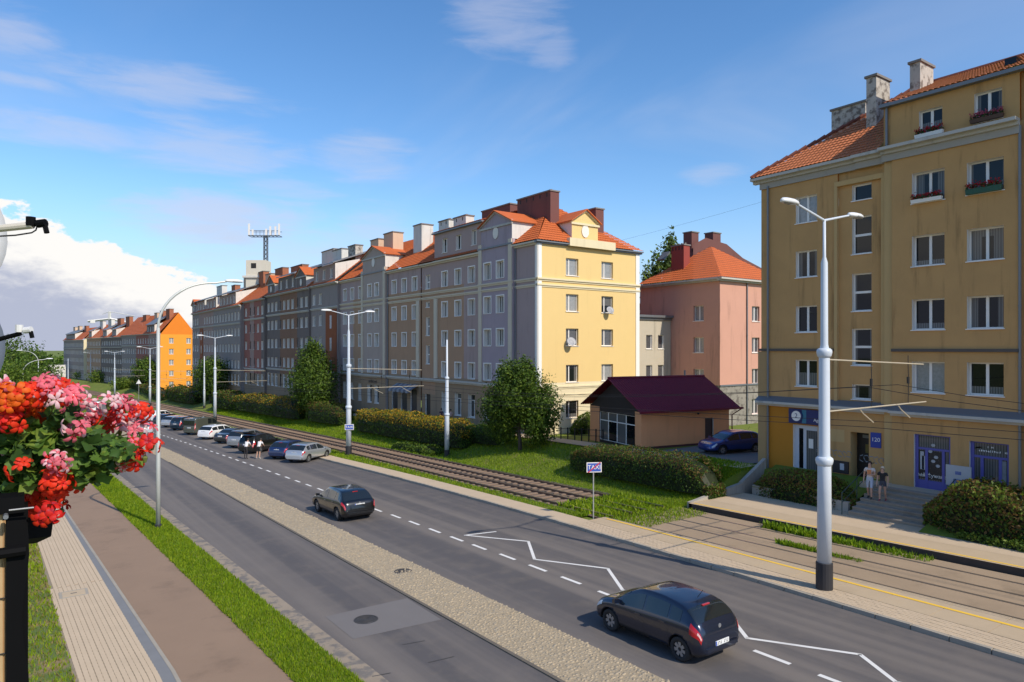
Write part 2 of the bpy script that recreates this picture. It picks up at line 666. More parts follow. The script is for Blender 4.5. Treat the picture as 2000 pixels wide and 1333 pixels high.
M_iron = pm('cast_iron', (0.075, 0.068, 0.062), 0.6, 0.2, 8.0, 0.4, 50, metal=0.4)
M_wallc = pm('old_concrete', (0.36, 0.33, 0.28), 0.92, 0.16, 1.5, 0.3, 40, stain=0.4, streak=True)

# one ground sheet to the horizon
xs = [-900, -400, -200, -100, -60, -40, -25, -15, -8, -4, 0, 2, 4, 10, 20, 26, 27.4, 28, 28.6, 29.2, 29.8, 30.4, 31, 31.6, 32.2, 32.8, 33.4, 34, 34.4, 36, 40,
      48, 60, 80, 120, 200, 400, 900]
ysg = sorted(list(np.arange(-40, 200, 4.0)) + [23.42, 23.62, 22.0]) + list(np.arange(200, 720, 20.0)) + [800, 1100, 1600, 2500, 4500]
mb = MB()
for y in ysg:
    for x in xs:
        X = x + sh(y)
        mb.v.append((X, y, (gz(x, y) if x < 40 else gz(40, y)) - 0.06))
nx = len(xs)
for j in range(len(ysg) - 1):
    for i in range(nx - 1):
        a = j * nx + i
        mb.f.append((a, a + 1, a + nx + 1, a + nx))
        mb.mi.append(0)
struct('ground', mb.mesh('ground', M_ground, True), 'grassy ground falling gently along the street')

# carriageways, median, paths
strip('road', L_road, L_med, M_asph, 0.0, n=2, label='narrow dark asphalt lane left of the cobbled median')
road2 = strip('road', L_cob, L_kerb, M_asph, 0.0, n=3, label='wide dark asphalt carriageway with parking bays along the tram track')
strip('road_edge', lambda Y: L_road(Y) - 0.12, lambda Y: L_road(Y) + 0.42, M_dust, 0.004, yb=90, label='sandy worn edge of the narrow lane')
med = strip('median', L_med, L_cob, M_mortar, 0.012, n=2, label='low median strip paved with rough field stones')
strip('bike_path', L_grey, L_bike, M_bike, 0.004, yb=220, n=1, label='brown asphalt cycle path beside the paved footway')
strip('grass_verge', L_bike, lambda Y: L_road(Y) - 0.12, M_ground, 0.03, yb=400, n=2, skirt=0.1, label='strip of bright green grass between cycle path and lane')
foot = strip('footway', L_path, L_pave, M_joint, 0.0, yb=220, n=1, label='footway of small beige concrete pavers')
strip('gutter_strip', L_pave, L_grey, M_grey, 0.006, yb=120, label='grey smooth strip between footway and cycle path')
strip('kerb_line', lambda Y: L_grey(Y) + 0.0, lambda Y: L_grey(Y) + 0.09, M_kerb, 0.012, yb=90, label='thin beige kerb line beside the cycle path')
strip('verge_by_house', lambda Y: -3.5, L_path, pm('worn_grass', (0.10, 0.14, 0.03), 0.95, 0.3, 0.7, 0.6, 40, col2=(0.23, 0.17, 0.09), c2lo=0.48, c2hi=0.6, fine=0.3),
      0.01, ya=2, yb=120, label='worn grass verge with bare earth beside the footway')

# the footway's pavers: the nearest ones singly, the rest joined
pw, pl = 0.125, 0.25


def paver_pts(x0, x1, y0, y1, g=0.003, h=0.016, c=0.004):
    zl = zs((y0 + y1) / 2)
    a, b, d, e = x0 + g, x1 - g, y0 + g, y1 - g
    z0, z1 = zl - 0.02, zl + h
    return ([(a, d, z0), (b, d, z0), (b, e, z0), (a, e, z0), (a + c, d + c, z1), (b - c, d + c, z1), (b - c, e - c, z1), (a + c, e - c, z1)],
            [(4, 5, 6, 7), (0, 1, 5, 4), (1, 2, 6, 5), (2, 3, 7, 6), (3, 0, 4, 7)])


far_mb = MB()
one = MB().add(*paver_pts(-pw / 2, pw / 2, -pl / 2, pl / 2, h=0.016))
one_me = one.mesh('paver', M_paver)
cnt = 0
y = 14.0
while y < 46:
    xl, xr = L_path(y), L_pave(y)
    n = int((xr - xl) / pw)
    off = (xr - xl - n * pw)
    for i in range(n):
        x0 = xl + off + i * pw
        yy = y + (pl / 2 if i % 2 else 0)
        if cnt < 290 and y >= 16.2:
            p = obj('paver', one_me, foot, (x0 + pw / 2, yy + pl / 2, zs(yy + pl / 2) + rng.uniform(-0.002, 0.002)))
            cnt += 1
        else:
            far_mb.add(*paver_pts(x0, x0 + pw, yy, yy + pl, h=0.016 + rng.uniform(-0.002, 0.002)))
    y += pl
pv = obj('paver_field', far_mb.mesh('paver_field', M_paver), foot)
pv['kind'] = 'stuff'
# inspection cover in the footway
c = G(144, 1161)
t = thing('inspection_cover', 'square beige inspection cover set in the footway pavers', 'cover', (c.x, c.y, c.z + 0.02))
obj('cover_frame', MB().box(-0.42, 0.42, -0.36, 0.36, -0.03, 0.012).mesh('cover_frame', M_kerb), t, world=False)
obj('lid', MB().box(-0.33, 0.33, -0.27, 0.27, 0.0, 0.02).mesh('lid', M_slab), t, world=False)
obj('grip', MB().box(-0.09, 0.09, -0.03, 0.03, 0.012, 0.024).mesh('grip', M_iron), t, world=False)

# repair patch, manholes and seams in the lane
pp = [G(635, 1205), G(690, 1249), G(862, 1211), G(795, 1169)]
struct('asphalt_patch', MB().poly([(p.x, p.y, p.z + 0.006) for p in pp]).mesh('asphalt_patch', M_asph2), 'pale rectangular asphalt repair round the manhole')
for (px, py, r, lab) in ((715, 1211, 0.36, 'round cast iron manhole cover in the pale asphalt patch'), (787, 1117, 0.33, 'round rusty manhole cover among the median stones')):
    c = G(px, py)
    t = thing('manhole_cover', lab, 'manhole', (c.x, c.y, c.z + 0.012))
    obj('rim', MB().lathe([(r, -0.03), (r, 0.004), (r * 0.86, 0.008), (r * 0.86, -0.005)], 28).mesh('rim', M_iron), t, world=False)
    g = MB().lathe([(r * 0.84, -0.02), (r * 0.84, 0.002)], 28)
    for k in range(3):
        rr = r * (0.7 - 0.2 * k)
        g.lathe([(rr, 0.0), (rr, 0.009), (rr - 0.03, 0.009), (rr - 0.03, 0.0)], 24)
    obj('lid', g.mesh('lid', M_iron), t, world=False)
for (a, b) in (((785, 1260), (830, 1252)), ((836, 1295), (887, 1283)), ((727, 1322), (763, 1315))):
    p, q = G(*a), G(*b)
    d = (q - p).normalized() * 0.5
    nrm = Vector((-d.y, d.x, 0)).normalized() * 0.018
    mb = MB()
    for k in range(6):
        u, v = p.lerp(q, k / 6), p.lerp(q, (k + 1) / 6)
        mb.quad(*[(w.x, w.y, w.z + 0.005) for w in (u - nrm, v - nrm, v + nrm, u + nrm)])
    struct('asphalt_crack', mb.mesh('asphalt_crack', M_iron), 'short dark tar seam across the narrow lane')
mk = MB()
kl = MB()
for j in range(60):
    ya = 2 + j * 1.0
    xa, xb = L_med(ya), L_med(ya + 0.98)
    kl.hexa([(xa - 0.06, ya, zs(ya) - 0.02), (xa + 0.05, ya, zs(ya) - 0.02), (xb + 0.05, ya + 0.98, zs(ya + 1) - 0.02), (xb - 0.06, ya + 0.98, zs(ya + 1) - 0.02),
             (xa - 0.05, ya, zs(ya) + 0.035), (xa + 0.05, ya, zs(ya) + 0.04), (xb + 0.05, ya + 0.98, zs(ya + 1) + 0.04), (xb - 0.05, ya + 0.98, zs(ya + 1) + 0.035)])
o = obj('median_edging', kl.mesh('median_edging', pm('dark_kerb', (0.13, 0.11, 0.085), 0.9, 0.25, 2.5, 0.4, 40)), med)
o['kind'] = 'stuff'


def stones(xa, xb, ya, yb, s, seed, name, parent):
    """rough rounded field stones packed over a strip"""
    r = random.Random(seed)
    V, Fs = [], []
    y = ya
    while y < yb:
        x = xa(y) + 0.02 + r.uniform(0, s)
        while x < xb(y) - 0.03:
            a, b = s * r.uniform(0.30, 0.66), s * r.uniform(0.28, 0.52)
            cx, cy = x + s * 0.3 + r.uniform(-.03, .03), y + r.uniform(-.07, .07)
            h = r.uniform(0.0, 0.020)
            z = zs(cy)
            o = len(V)
            rot = r.uniform(0, 3.14)
            for k in range(6):
                an = rot + k * math.pi / 3
                q = r.uniform(0.8, 1.12)
                V.append((cx + a * q * math.cos(an), cy + b * q * math.sin(an), z))
            for k in range(6):
                p = V[o + k]
                V.append((cx + (p[0] - cx) * 0.66, cy + (p[1] - cy) * 0.66, z + 0.014 + h))
            for k in range(6):
                Fs.append((o + k, o + (k + 1) % 6, o + 6 + (k + 1) % 6, o + 6 + k))
            Fs += [(o + 6, o + 7, o + 8, o + 9), (o + 6, o + 9, o + 10, o + 11)]
            x += s * r.uniform(0.7, 1.25)
        y += s * 0.86
    ob = obj(name, np_mesh(name, V, Fs, M_stone), parent)
    ob['kind'] = 'stuff'
    return ob


stones(L_med, L_cob, 8, 30, 0.115, 3, 'field_stones', med)
stones(L_med, L_cob, 30, 75, 0.19, 4, 'field_stones', med)

# painted markings
mb = MB()
for px, py in ((773, 1009), (809, 1022), (849, 1037), (892, 1053), (936, 1069), (991, 1088), (1050, 1110), (1115, 1134), (1190, 1163), (1507, 1284), (1640, 1334)):
    c = G(px, py)
    mb.quad((c.x - .07, c.y - .52, zs(c.y - .52) + .005), (c.x + .07, c.y - .52, zs(c.y - .52) + .005), (c.x + .07, c.y + .52, zs(c.y + .52) + .005), (c.x - .07, c.y + .52, zs(c.y + .52) + .005))
    struct('lane_dash', mb.mesh('lane_dash', M_white), 'short white dash of the parking lane line')
    mb = MB()
yy = G(773, 1009).y + 2.0
while yy < 140:
    x = L_dash(yy)
    mb.quad((x - .07, yy - .5, zs(yy - .5) + .005), (x + .07, yy - .5, zs(yy - .5) + .005), (x + .07, yy + .5, zs(yy + .5) + .005), (x - .07, yy + .5, zs(yy + .5) + .005))
    struct('lane_dash', mb.mesh('lane_dash', M_white), 'short white dash of the parking lane line')
    mb = MB()
    yy += 2.0


def zigzag(pts, w, lab):
    P = [G(*p) for p in pts]
    mb = MB()
    for a, b in zip(P[:-1], P[1:]):
        d = (b - a)
        d.z = 0
        d.normalize()
        n = Vector((-d.y, d.x, 0)) * w
        e = d * (w * 0.6)
        mb.quad(*[(q.x, q.y, zs(q.y) + 0.006) for q in (a - e - n, b + e - n, b + e + n, a - e + n)])
    struct('zigzag_line', mb.mesh('zigzag_line', M_white), lab)


zigzag([(968, 1039), (908, 1046), (1032, 1058), (1044, 1093), (1187, 1111), (1216, 1153), (1290, 1172)], 0.06, 'white zigzag stop marking ahead of the dark blue hatchback')
zigzag([(1434, 1215), (1459, 1247), (1680, 1279), (1750, 1333), (1930, 1372)], 0.06, 'white zigzag stop marking behind the dark blue hatchback')

# kerb stones along the far side of the carriageway, then pavement / platform
pav = strip('pavement', lambda Y: L_kerb(Y) + 0.16, lambda Y: L_kerb(Y) + 1.32, M_paver, 0.12, ya=PLAT_Y - 0.3, yb=190, label='narrow beige pavement along the parking bays')
kerb = thing('kerb', 'row of weathered concrete kerb stones along the parking bays', 'kerb', (L_kerb(20), 20, zs(20)))
r = random.Random(5)
y = -4.0
while y < 130:
    l = 1.0 if y < 60 else 2.0
    xa, xb = L_kerb(y), L_kerb(y + l)
    d = r.uniform(-.012, .012)
    e = 0.008 + r.uniform(0, .008)
    za, zb = zs(y) + .125 + d, zs(y + l) + .125 + r.uniform(-.012, .012)
    mbk = MB().hexa([(xa, y + e, za - .3), (xa + .16, y + e, za - .3), (xb + .16, y + l - e, zb - .3), (xb, y + l - e, zb - .3),
                     (xa + .02, y + e, za), (xa + .16, y + e, za), (xb + .16, y + l - e, zb), (xb + .02, y + l - e, zb)])
    obj('kerb_stone', mbk.mesh('kerb_stone', M_kerb), kerb)
    y += l
grs = strip('grass_strip', lambda Y: L_kerb(Y) + 1.32, 22.85, M_ground, 0.09, ya=PLAT_Y + 1.2, yb=190, label='thin green grass strip between pavement and tram track')

# near tram platform: paver band, slabs, yellow line
plat = strip('tram_platform', lambda Y: L_kerb(Y) + 0.16, 23.0, M_joint, 0.10, ya=-6, yb=PLAT_Y, skirt=0.25, label='low near tram platform of pavers and concrete slabs')
r = random.Random(8)
bm_ = MB()
for j in range(int((PLAT_Y + 2) / 0.22)):
    y0 = -2 + j * 0.22
    if y0 + .22 > PLAT_Y - 0.1:
        break
    for i in range(8):
        x0 = L_kerb(y0) + 0.17 + i * 0.125
        bm_.add(*[(lambda p, f: ([(a, b, cc + 0.10) for a, b, cc in p], f))(*paver_pts(x0, x0 + .125, y0 + (.11 if i % 2 else 0), y0 + .22 + (.11 if i % 2 else 0), h=.02 + r.uniform(-.003, .003)))][0])
o = obj('paver_field', bm_.mesh('paver_field', M_paver), plat)
o['kind'] = 'stuff'
y = -3.0
while y < PLAT_Y - 0.2:
    l = min(1.5, PLAT_Y - 0.05 - y)
    for (xo, xe) in ((1.17, 2.35),):
        xa, xb = L_kerb(y) + xo, L_kerb(y + l) + xo
        dd = r.uniform(-.004, .004)
        q = [(xa + .01, y + .01, zs(y) + .122 + dd), (23.0 - .02, y + .01, zs(y) + .122), (23.0 - .02, y + l - .01, zs(y + l) + .122 + dd), (xb + .01, y + l - .01, zs(y + l) + .122)]
        mbs = MB().hexa([(a, b, cz - .1) for a, b, cz in q] + q)
        obj('platform_slab', mbs.mesh('platform_slab', M_slab), plat)
    y += 1.5
L_y1 = Line([(1203, 1019), (1400, 1069), (1595, 1120), (1700, 1150), (2000, 1230)], up=0.12)
strip('yellow_line', lambda Y: L_y1(Y) - .07, lambda Y: L_y1(Y) + .07, M_yellow, 0.13, ya=-4, yb=PLAT_Y - .4, label='yellow safety line on the near tram platform')

# tram track: ballast with sleepers beyond the stop, paved in at the stop
strip('track_paving', 23.0, 27.75, M_bed, 0.035, ya=-6, yb=PLAT_Y - 0.5, n=3, label='brown paved track bed between the two platforms')
strip('ballast_bed', 22.85, 27.35, M_ballast, 0.03, ya=PLAT_Y - 0.5, yb=400, n=4, label='brown ballast bed of the tram track')
for xo in (22.85, 27.35):
    strip('track_edging', xo - .06, xo + .06, pm('dark_kerb', (0.1, 0.1, 0.1)), 0.10, ya=PLAT_Y + 2, yb=190, skirt=0.2, label='low dark concrete edging along the ballast')
sl_me = MB().hexa([(-1.08, -.12, -.1), (1.08, -.12, -.1), (1.08, .12, -.1), (-1.08, .12, -.1), (-1.06, -.10, .075), (1.06, -.10, .075), (1.06, .10, .075), (-1.06, .10, .075)]).mesh('sleeper', M_sleeper)
for k in (0, 1):
    xa, xb = RAILS[2 * k], RAILS[2 * k + 1]
    t = thing('tram_track', ('tram track of two rusty rails next to the parking bays', 'tram track of two rusty rails next to the lawn')[k], 'tram track', (xa, 30, zs(30)))
    for xr in (xa, xb):
        mb = MB()
        ys_ = [-6] + [y for y in yr if -6 < y < 400] + [400]
        for (o0, o1, h0, h1, mi) in ((-.06, .06, .03, .05, 0), (-.016, .016, .05, .15, 0), (-.036, .036, .15, .185, 1)):
            for ya, yb in zip(ys_[:-1], ys_[1:]):
                A, B = xr + sh(ya), xr + sh(yb)
                dh = 0.0 if ya >= PLAT_Y - 1 else -0.125
                za, zb = zs(ya) + dh, zs(yb) + dh
                mb.hexa([(A + o0, ya, za + h0), (A + o1, ya, za + h0), (B + o1, yb, zb + h0), (B + o0, yb, zb + h0),
                         (A + o0, ya, za + h1), (A + o1, ya, za + h1), (B + o1, yb, zb + h1), (B + o0, yb, zb + h1)], mi)
        obj('rail', mb.mesh('rail', [M_rail, M_rtop]), t)
    y = PLAT_Y + 2.5
    n = 0
    far = MB()
    while y < 300:
        p = ((xa + xb) / 2 + sh(y), y, zs(y) + .0)
        if n < 200:
            obj('sleeper', sl_me, t, p)
        else:
            far.box(p[0] - 1.06, p[0] + 1.06, y - .1, y + .1, p[2], p[2] + .075)
        n += 1
        y += 0.68
    o = obj('sleepers', far.mesh('sleepers', M_sleeper), t)
    o['kind'] = 'stuff'

# far platform, its yellow line, low wall and steps up to the corner house
P2X = 27.85
plat2 = strip('tram_platform', P2X, 32.3, M_slab, 0.0, ya=-6, yb=23.2, n=1, label='raised far tram platform in front of the ochre house', kind='structure')
for v in plat2.data.vertices:
    v.co.z = zs(v.co.y) + 0.30
mb = MB()
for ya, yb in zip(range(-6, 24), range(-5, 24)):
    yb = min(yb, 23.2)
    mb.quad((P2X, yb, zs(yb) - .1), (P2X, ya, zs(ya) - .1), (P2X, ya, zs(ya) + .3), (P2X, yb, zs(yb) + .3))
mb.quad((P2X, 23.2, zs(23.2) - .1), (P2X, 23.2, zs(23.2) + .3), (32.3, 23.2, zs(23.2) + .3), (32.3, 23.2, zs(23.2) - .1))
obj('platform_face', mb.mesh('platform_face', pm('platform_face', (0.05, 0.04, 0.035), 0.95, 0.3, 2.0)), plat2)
mb = MB()
for ya, yb in zip(range(-5, 23), range(-4, 24)):
    mb.quad((29.3, ya, zs(ya) + .304), (32.2, ya, zs(ya) + .304), (32.2, yb, zs(yb) + .304), (29.3, yb, zs(yb) + .304))
obj('pavement', mb.mesh('pavement', M_paver), plat2)
L_y2 = Line([(1385, 992), (1595, 1037), (1700, 1061), (2000, 1133)], up=0.30)
mb = MB()
for ya, yb in zip(range(-5, 23), range(-4, 24)):
    a, b = max(L_y2(ya), P2X + .2), max(L_y2(yb), P2X + .2)
    mb.quad((a - .06, ya, zs(ya) + .306), (a + .06, ya, zs(ya) + .306), (b + .06, yb, zs(yb) + .306), (b - .06, yb, zs(yb) + .306))
struct('yellow_line', mb.mesh('yellow_line', M_yellow), 'yellow safety line on the raised far tram platform')
strip('terrace_pavement', 33.3, 35.0, M_paver, 0.015, ya=24, yb=190, label='paved walk along the house fronts')
# ------------------------------------------------------------------ building kit
def plaster(name, col, stain=0.22, var=0.07):
    return pm('plaster_' + name, col, 0.92, var, 0.8, 0.25, 45, stain=stain, streak=True, fine=0.04)


M_frame = glossy('white_frame', (0.82, 0.78, 0.72), 0.4)
M_reveal = pm('white_reveal', (0.78, 0.72, 0.63), 0.85, 0.06, 2.0)
M_trim = pm('pale_trim', (0.50, 0.475, 0.42), 0.9, 0.08, 1.5, stain=0.3, streak=True)
M_gut = glossy('grey_gutter_metal', (0.20, 0.21, 0.22), 0.5, 0.5)
M_tile = pm('clay_tile', (0.52, 0.115, 0.022), 0.75, 0.22, 2.2, fine=0.16, bscale=9, stain=0.25)
M_tile_old = pm('old_clay_tile', (0.47, 0.145, 0.05), 0.8, 0.25, 2.0, fine=0.2, bscale=9, stain=0.3)
M_glass = [window_glass('window_glass'), window_glass('window_glass_b'),
           pm('glass_curtain', (0.27, 0.27, 0.265), 0.12, 0.45, 7.0, spec=0.8), pm('glass_blind', (0.085, 0.085, 0.09), 0.1, 0.5, 5.0, spec=0.9)]
M_chim = pm('sooty_plaster', (0.46, 0.42, 0.36), 0.95, 0.3, 1.6, 0.4, 30, col2=(0.17, 0.145, 0.12), c2lo=0.46, c2hi=0.62)
M_chimw = pm('white_chimney', (0.62, 0.60, 0.55), 0.92, 0.12, 1.2, stain=0.3, streak=True)
M_dark = pm('dark_opening', (0.018, 0.016, 0.015), 0.7, 0.2, 2.0)
WIN = {}


def win_mesh(w, h, style, surround, dp=.2):
    k = (round(w, 2), round(h, 2), style, surround, round(dp, 2))
    if k in WIN:
        return WIN[k]
    f = MB()
    t = 0.065
    f.box(-w / 2, -w / 2 + t, 0, .07, 0, h)
    f.box(w / 2 - t, w / 2, 0, .07, 0, h)
    f.box(-w / 2 + t, w / 2 - t, 0, .07, 0, t)
    f.box(-w / 2 + t, w / 2 - t, 0, .07, h - t, h)
    if style == 'two':
        f.box(-.06, .06, -.015, .068, t, h - t)
    elif style == 'off':
        f.box(-w * .17 - .05, -w * .17 + .05, -.015, .068, t, h - t)
    elif style == 'stair':
        f.box(-w / 2 + t, w / 2 - t, -.012, .068, h * .5 - .06, h * .5 + .06)
    elif style == 'shop':
        f.box(-w / 2 + t, w / 2 - t, -.012, .068, h * .74 - .04, h * .74 + .04)
        f.box(-.035, .035, -.012, .068, t, h * .74 - .04)
    # sill
    f.box(-w / 2 - .05, w / 2 + .05, -dp - .06, .0, -.045, -.002)
    if surround:
        b = .10
        y0, y1 = -dp - .03, -dp + .008
        f.box(-w / 2 - b, -w / 2, y0, y1, 0, h + b)
        f.box(w / 2, w / 2 + b, y0, y1, 0, h + b)
        f.box(-w / 2, w / 2, y0, y1, h + .002, h + b)
    p = MB().box(-w / 2 + .03, w / 2 - .03, .03, .045, .03, h - .03)
    WIN[k] = (f.mesh('window', M_frame), [p.mesh('pane', g) for g in M_glass])
    return WIN[k]


class Face:
    """one facade: local x to the right seen from outside, y inwards, z up (world height)"""
    def __init__(s, root, ox, oy, rz):
        s.root, s.o, s.rz = root, Vector((ox, oy, 0)), rz
        s.u = Vector((math.cos(rz), math.sin(rz), 0))
        s.n = Vector((-math.sin(rz), math.cos(rz), 0))     # inwards
        s.r = random.Random(int(abs(ox * 31 + oy * 17)) + 3)

    def P(s, x, y, z):
        p = s.o + s.u * x + s.n * y
        return (p.x, p.y, z)

    def place(s, name, me, x=0, y=0, z=0, parent=None):
        return obj(name, me, parent or s.root, s.P(x, y, z), s.rz)

    def wall(s, x0, x1, z0, z1, holes=(), mat=None, off=0.0, depth=0.2, reveal=None, colfn=None, mats=None, name='wall', top=None):
        """sheet with openings (x0, x1, z0, z1) and their reveals"""
        xs_ = sorted(set([x0, x1] + [v for h in holes for v in h[:2] if x0 < v < x1]))
        zs_ = sorted(set([z0, z1] + [v for h in holes for v in h[2:4] if z0 < v < z1]))
        mb = MB()
        for a, b in zip(xs_[:-1], xs_[1:]):
            for c, d in zip(zs_[:-1], zs_[1:]):
                mx, mz = (a + b) / 2, (c + d) / 2
                if any(h[0] < mx < h[1] and h[2] < mz < h[3] for h in holes):
                    continue
                mb.quad((a, off, c), (b, off, c), (b, off, d), (a, off, d), colfn(mx, mz) if colfn else 0)
        nm = len(mats) if mats else 1
        for (a, b, c, d) in [h[:4] for h in holes]:
            e = off + depth
            mb.quad((a, off, c), (a, off, d), (a, e, d), (a, e, c), nm)
            mb.quad((b, off, d), (b, off, c), (b, e, c), (b, e, d), nm)
            mb.quad((a, off, d), (b, off, d), (b, e, d), (a, e, d), nm)
            mb.quad((b, off, c), (a, off, c), (a, e, c), (b, e, c), nm)
        if off < 0:                                        # returns of a projecting bay
            mb.quad((x0, off, z0), (x0, off, z1), (x0, 0, z1), (x0, 0, z0))
            mb.quad((x1, off, z1), (x1, off, z0), (x1, 0, z0), (x1, 0, z1))
            mb.quad((x0, off, z1), (x1, off, z1), (x1, 0, z1), (x0, 0, z1))
        return s.place(name, mb.mesh(name, (mats or [mat]) + [reveal or M_reveal]))

    def window(s, xc, zb, w, h, style='two', off=0.0, depth=0.2, surround=False, glass=None):
        fm, pms = win_mesh(w, h, style, surround, depth)
        o = s.place('window', fm, xc, off + depth - .005, zb)
        g = s.r.choices((0, 1, 2, 3), (6, 4, .7, .5))[0] if glass is None else glass
        obj('pane', pms[g], o, world=False)
        return o

    def band(s, x0, x1, z0, z1, out, mat, off=0.0, name='cornice', step=True):
        mb = MB()
        if step:
            h = z1 - z0
            mb.box(x0, x1, off - out * .45, off + .02, z0, z0 + h * .5)
            mb.box(x0, x1, off - out, off + .02, z0 + h * .5 + .001, z1)
        else:
            mb.box(x0, x1, off - out, off + .02, z0, z1)
        return s.place(name, mb.mesh(name, mat))

    def pipe(s, x, z0, z1, off=0.0):
        mb = MB().tube([(x, off - .09, z1), (x, off - .09, z0)], .06, 8)
        for z in np.arange(z0 + 1, z1, 2.6):
            mb.lathe([(.075, -.03), (.075, .03)], 8, (x, off - .09, float(z)))
        return s.place('downpipe', mb.mesh('downpipe', M_gut))

    def gable(s, x0, x1, z0, ze, za, mat, off=0.0, deep=3.5, oval=True, trim=M_trim, tile=None):
        """attic gable with pediment, cheeks, small roof and an oval window"""
        xm = (x0 + x1) / 2
        mb = MB()
        mb.poly([(x0, off, z0), (x1, off, z0), (x1, off, ze), (xm, off, za), (x0, off, ze)])
        mb.quad((x0, off, ze), (x0, off + deep, ze), (x0, off + deep * .2, z0), (x0, off, z0), 1)
        mb.quad((x1, off, z0), (x1, off + deep * .2, z0), (x1, off + deep, ze), (x1, off, ze), 1)
        s.place('gable', mb.mesh('gable', [mat, M_chimw]))
        r = MB()
        for a, b in ((x0 - .25, xm), (x1 + .25, xm)):
            za_ = ze - .12
            q = [(a, off - .3, za_), (b, off - .3, za + .04), (b, off + deep + .8, za + .04), (a, off + deep, za_)]
            r.hexa([(x, y, z) for x, y, z in q] + [(x, y, z + .09) for x, y, z in q])
        s.place('gable_roof', r.mesh('gable_roof', tile or M_tile))
        tr = MB()
        tr.box(x0 - .12, x1 + .12, off - .12, off - .002, ze - .34, ze - .16)
        for a in (x0 - .2, x1 + .2):
            q = [(a, off - .14, ze - .16), (xm, off - .14, za - .12), (xm, off - .14, za + .03), (a, off - .14, ze)]
            tr.hexa([q[0], q[1], (q[1][0], off - .003, q[1][2]), (q[0][0], off - .003, q[0][2]), q[3], q[2], (q[2][0], off - .003, q[2][2]), (q[3][0], off - .003, q[3][2])])
        s.place('pediment', tr.mesh('pediment', trim))
        if oval:
            ov = MB()
            n = 20
            zc = z0 + (ze - z0) * .5
            for (ra, rb, y0, y1, mi) in ((.42, .55, off - .07, off - .002, 0), (.32, .44, off - .02, off - .008, 1)):
                b = len(ov.v)
                for yv in (y0, y1):
                    ov.v += [(xm + ra * math.cos(2 * math.pi * k / n), yv, zc + rb * math.sin(2 * math.pi * k / n)) for k in range(n)]
                ov.f.append(tuple(b + k for k in range(n)))
                ov.mi.append(2 if mi == 0 else mi)
                for k in range(n):
                    ov.f.append((b + k, b + n + k, b + n + (k + 1) % n, b + (k + 1) % n))
                    ov.mi.append(0)
            me = ov.mesh('oval_window', [M_trim, M_glass[0], M_reveal])
            s.place('oval_window', me, 0, -.0)


def pantile(P0, U, L, S, tmax, tmin=None, tw=.24, row=.36, q=4, amp=.045):
    """corrugated tile courses on a roof plane: P0 eave point, U along the eave, S up the slope"""
    P0, U, S = np.array(P0, float), np.array(U, float), np.array(S, float)
    U /= np.linalg.norm(U)
    S /= np.linalg.norm(S)
    N = np.cross(U, S)
    if N[2] < 0:
        N = -N
    n = max(int(L / tw * q), 2)
    sv = np.linspace(0, L, n + 1)
    hw = {4: np.array([0, .75, 1.0, .55]), 2: np.array([0, 1.0])}[q] * amp
    hv = hw[np.arange(n + 1) % q]
    T1 = np.array([tmax(x) for x in sv])
    T0 = np.array([tmin(x) if tmin else 0.0 for x in sv])
    m = int(math.ceil(T1.max() / row))
    V, Fq = [], []
    for j in range(m):
        ta = np.clip(j * row, T0, T1)
        tb = np.clip((j + 1) * row + .02, T0, T1)
        keep = (tb - ta) > 1e-4
        o = sum(len(v) for v in V)
        V.append(P0 + np.outer(sv, U) + np.outer(ta, S) + np.outer(hv + .035, N))
        V.append(P0 + np.outer(sv, U) + np.outer(tb, S) + np.outer(hv, N))
        i = np.arange(n)
        i = i[keep[:-1] | keep[1:]]
        Fq.append(np.stack([o + i, o + i + 1, o + n + 1 + i + 1, o + n + 1 + i], 1))
    return np.concatenate(V), np.concatenate(Fq)


def tiles(root, name, mat, planes):
    Vs, Fs = [], []
    o = 0
    for pl in planes:
        v, f = pantile(*pl[0], **pl[1])
        Vs.append(v)
        Fs.append(f + o)
        o += len(v)
    return obj(name, np_mesh(name, np.concatenate(Vs), np.concatenate(Fs), mat, smooth=False), root)


def chimney(root, x0, x1, y0, y1, z0, z1, mat, cap=True, pots=0, name='chimney'):
    mb = MB().box(x0, x1, y0, y1, z0, z1 - .12)
    mb.box(x0 - .08, x1 + .08, y0 - .08, y1 + .08, z1 - .12, z1, 1)
    for k in range(pots):
        yy = y0 + (k + .5) * (y1 - y0) / pots
        mb.box(x0 - .012, x0 - .002, yy - .07, yy + .07, z1 - .55, z1 - .2, 2)
        mb.box((x0 + x1) / 2 - .08, (x0 + x1) / 2 + .08, yy - .08, yy + .08, z1, z1 + .18, 1)
    return obj(name, mb.mesh(name, [mat, pm('chimney_cap', (0.20, 0.18, 0.16), 0.9, 0.2, 3.0), M_dark]), root)


# ------------------------------------------------------------------ ochre corner house (no. 120)
YC = atX(1487, 35.0)
b1 = thing('apartment_house', 'ochre five storey corner house with number 120 and orange shop corner', 'house', (38, 10, gz(36, 12)))
M_och = plaster('ochre', (0.52, 0.30, 0.115), 0.38, 0.14)
M_och2 = plaster('ochre_pale', (0.54, 0.36, 0.155), 0.15)
f1 = Face(b1, 35.0, YC, -math.pi / 2)
lx = lambda px: YC - atX(px, 35.0)
ZB = 0.6
W1 = lx(1995)
xB = lx(1748)
OFF = -.32
cA = (lx(1557) + lx(1593)) / 2
cS = (lx(1664) + lx(1698)) / 2
cB = [(lx(1797) + lx(1845)) / 2 - .05, (lx(1905) + lx(1960)) / 2 - .05]
rows = [15.95, 12.95, 9.92, 6.95]
ww, wh = 1.42, 1.46
hA = [(cA - .62, cA + .62, z - wh, z) for z in rows]
stair = [(16.04, 15.22), (14.4, 12.45), (11.45, 9.5), (8.6, 6.7), (5.72, 4.95)]
hS = [(cS - .5, cS + .5, b, a) for a, b in stair]
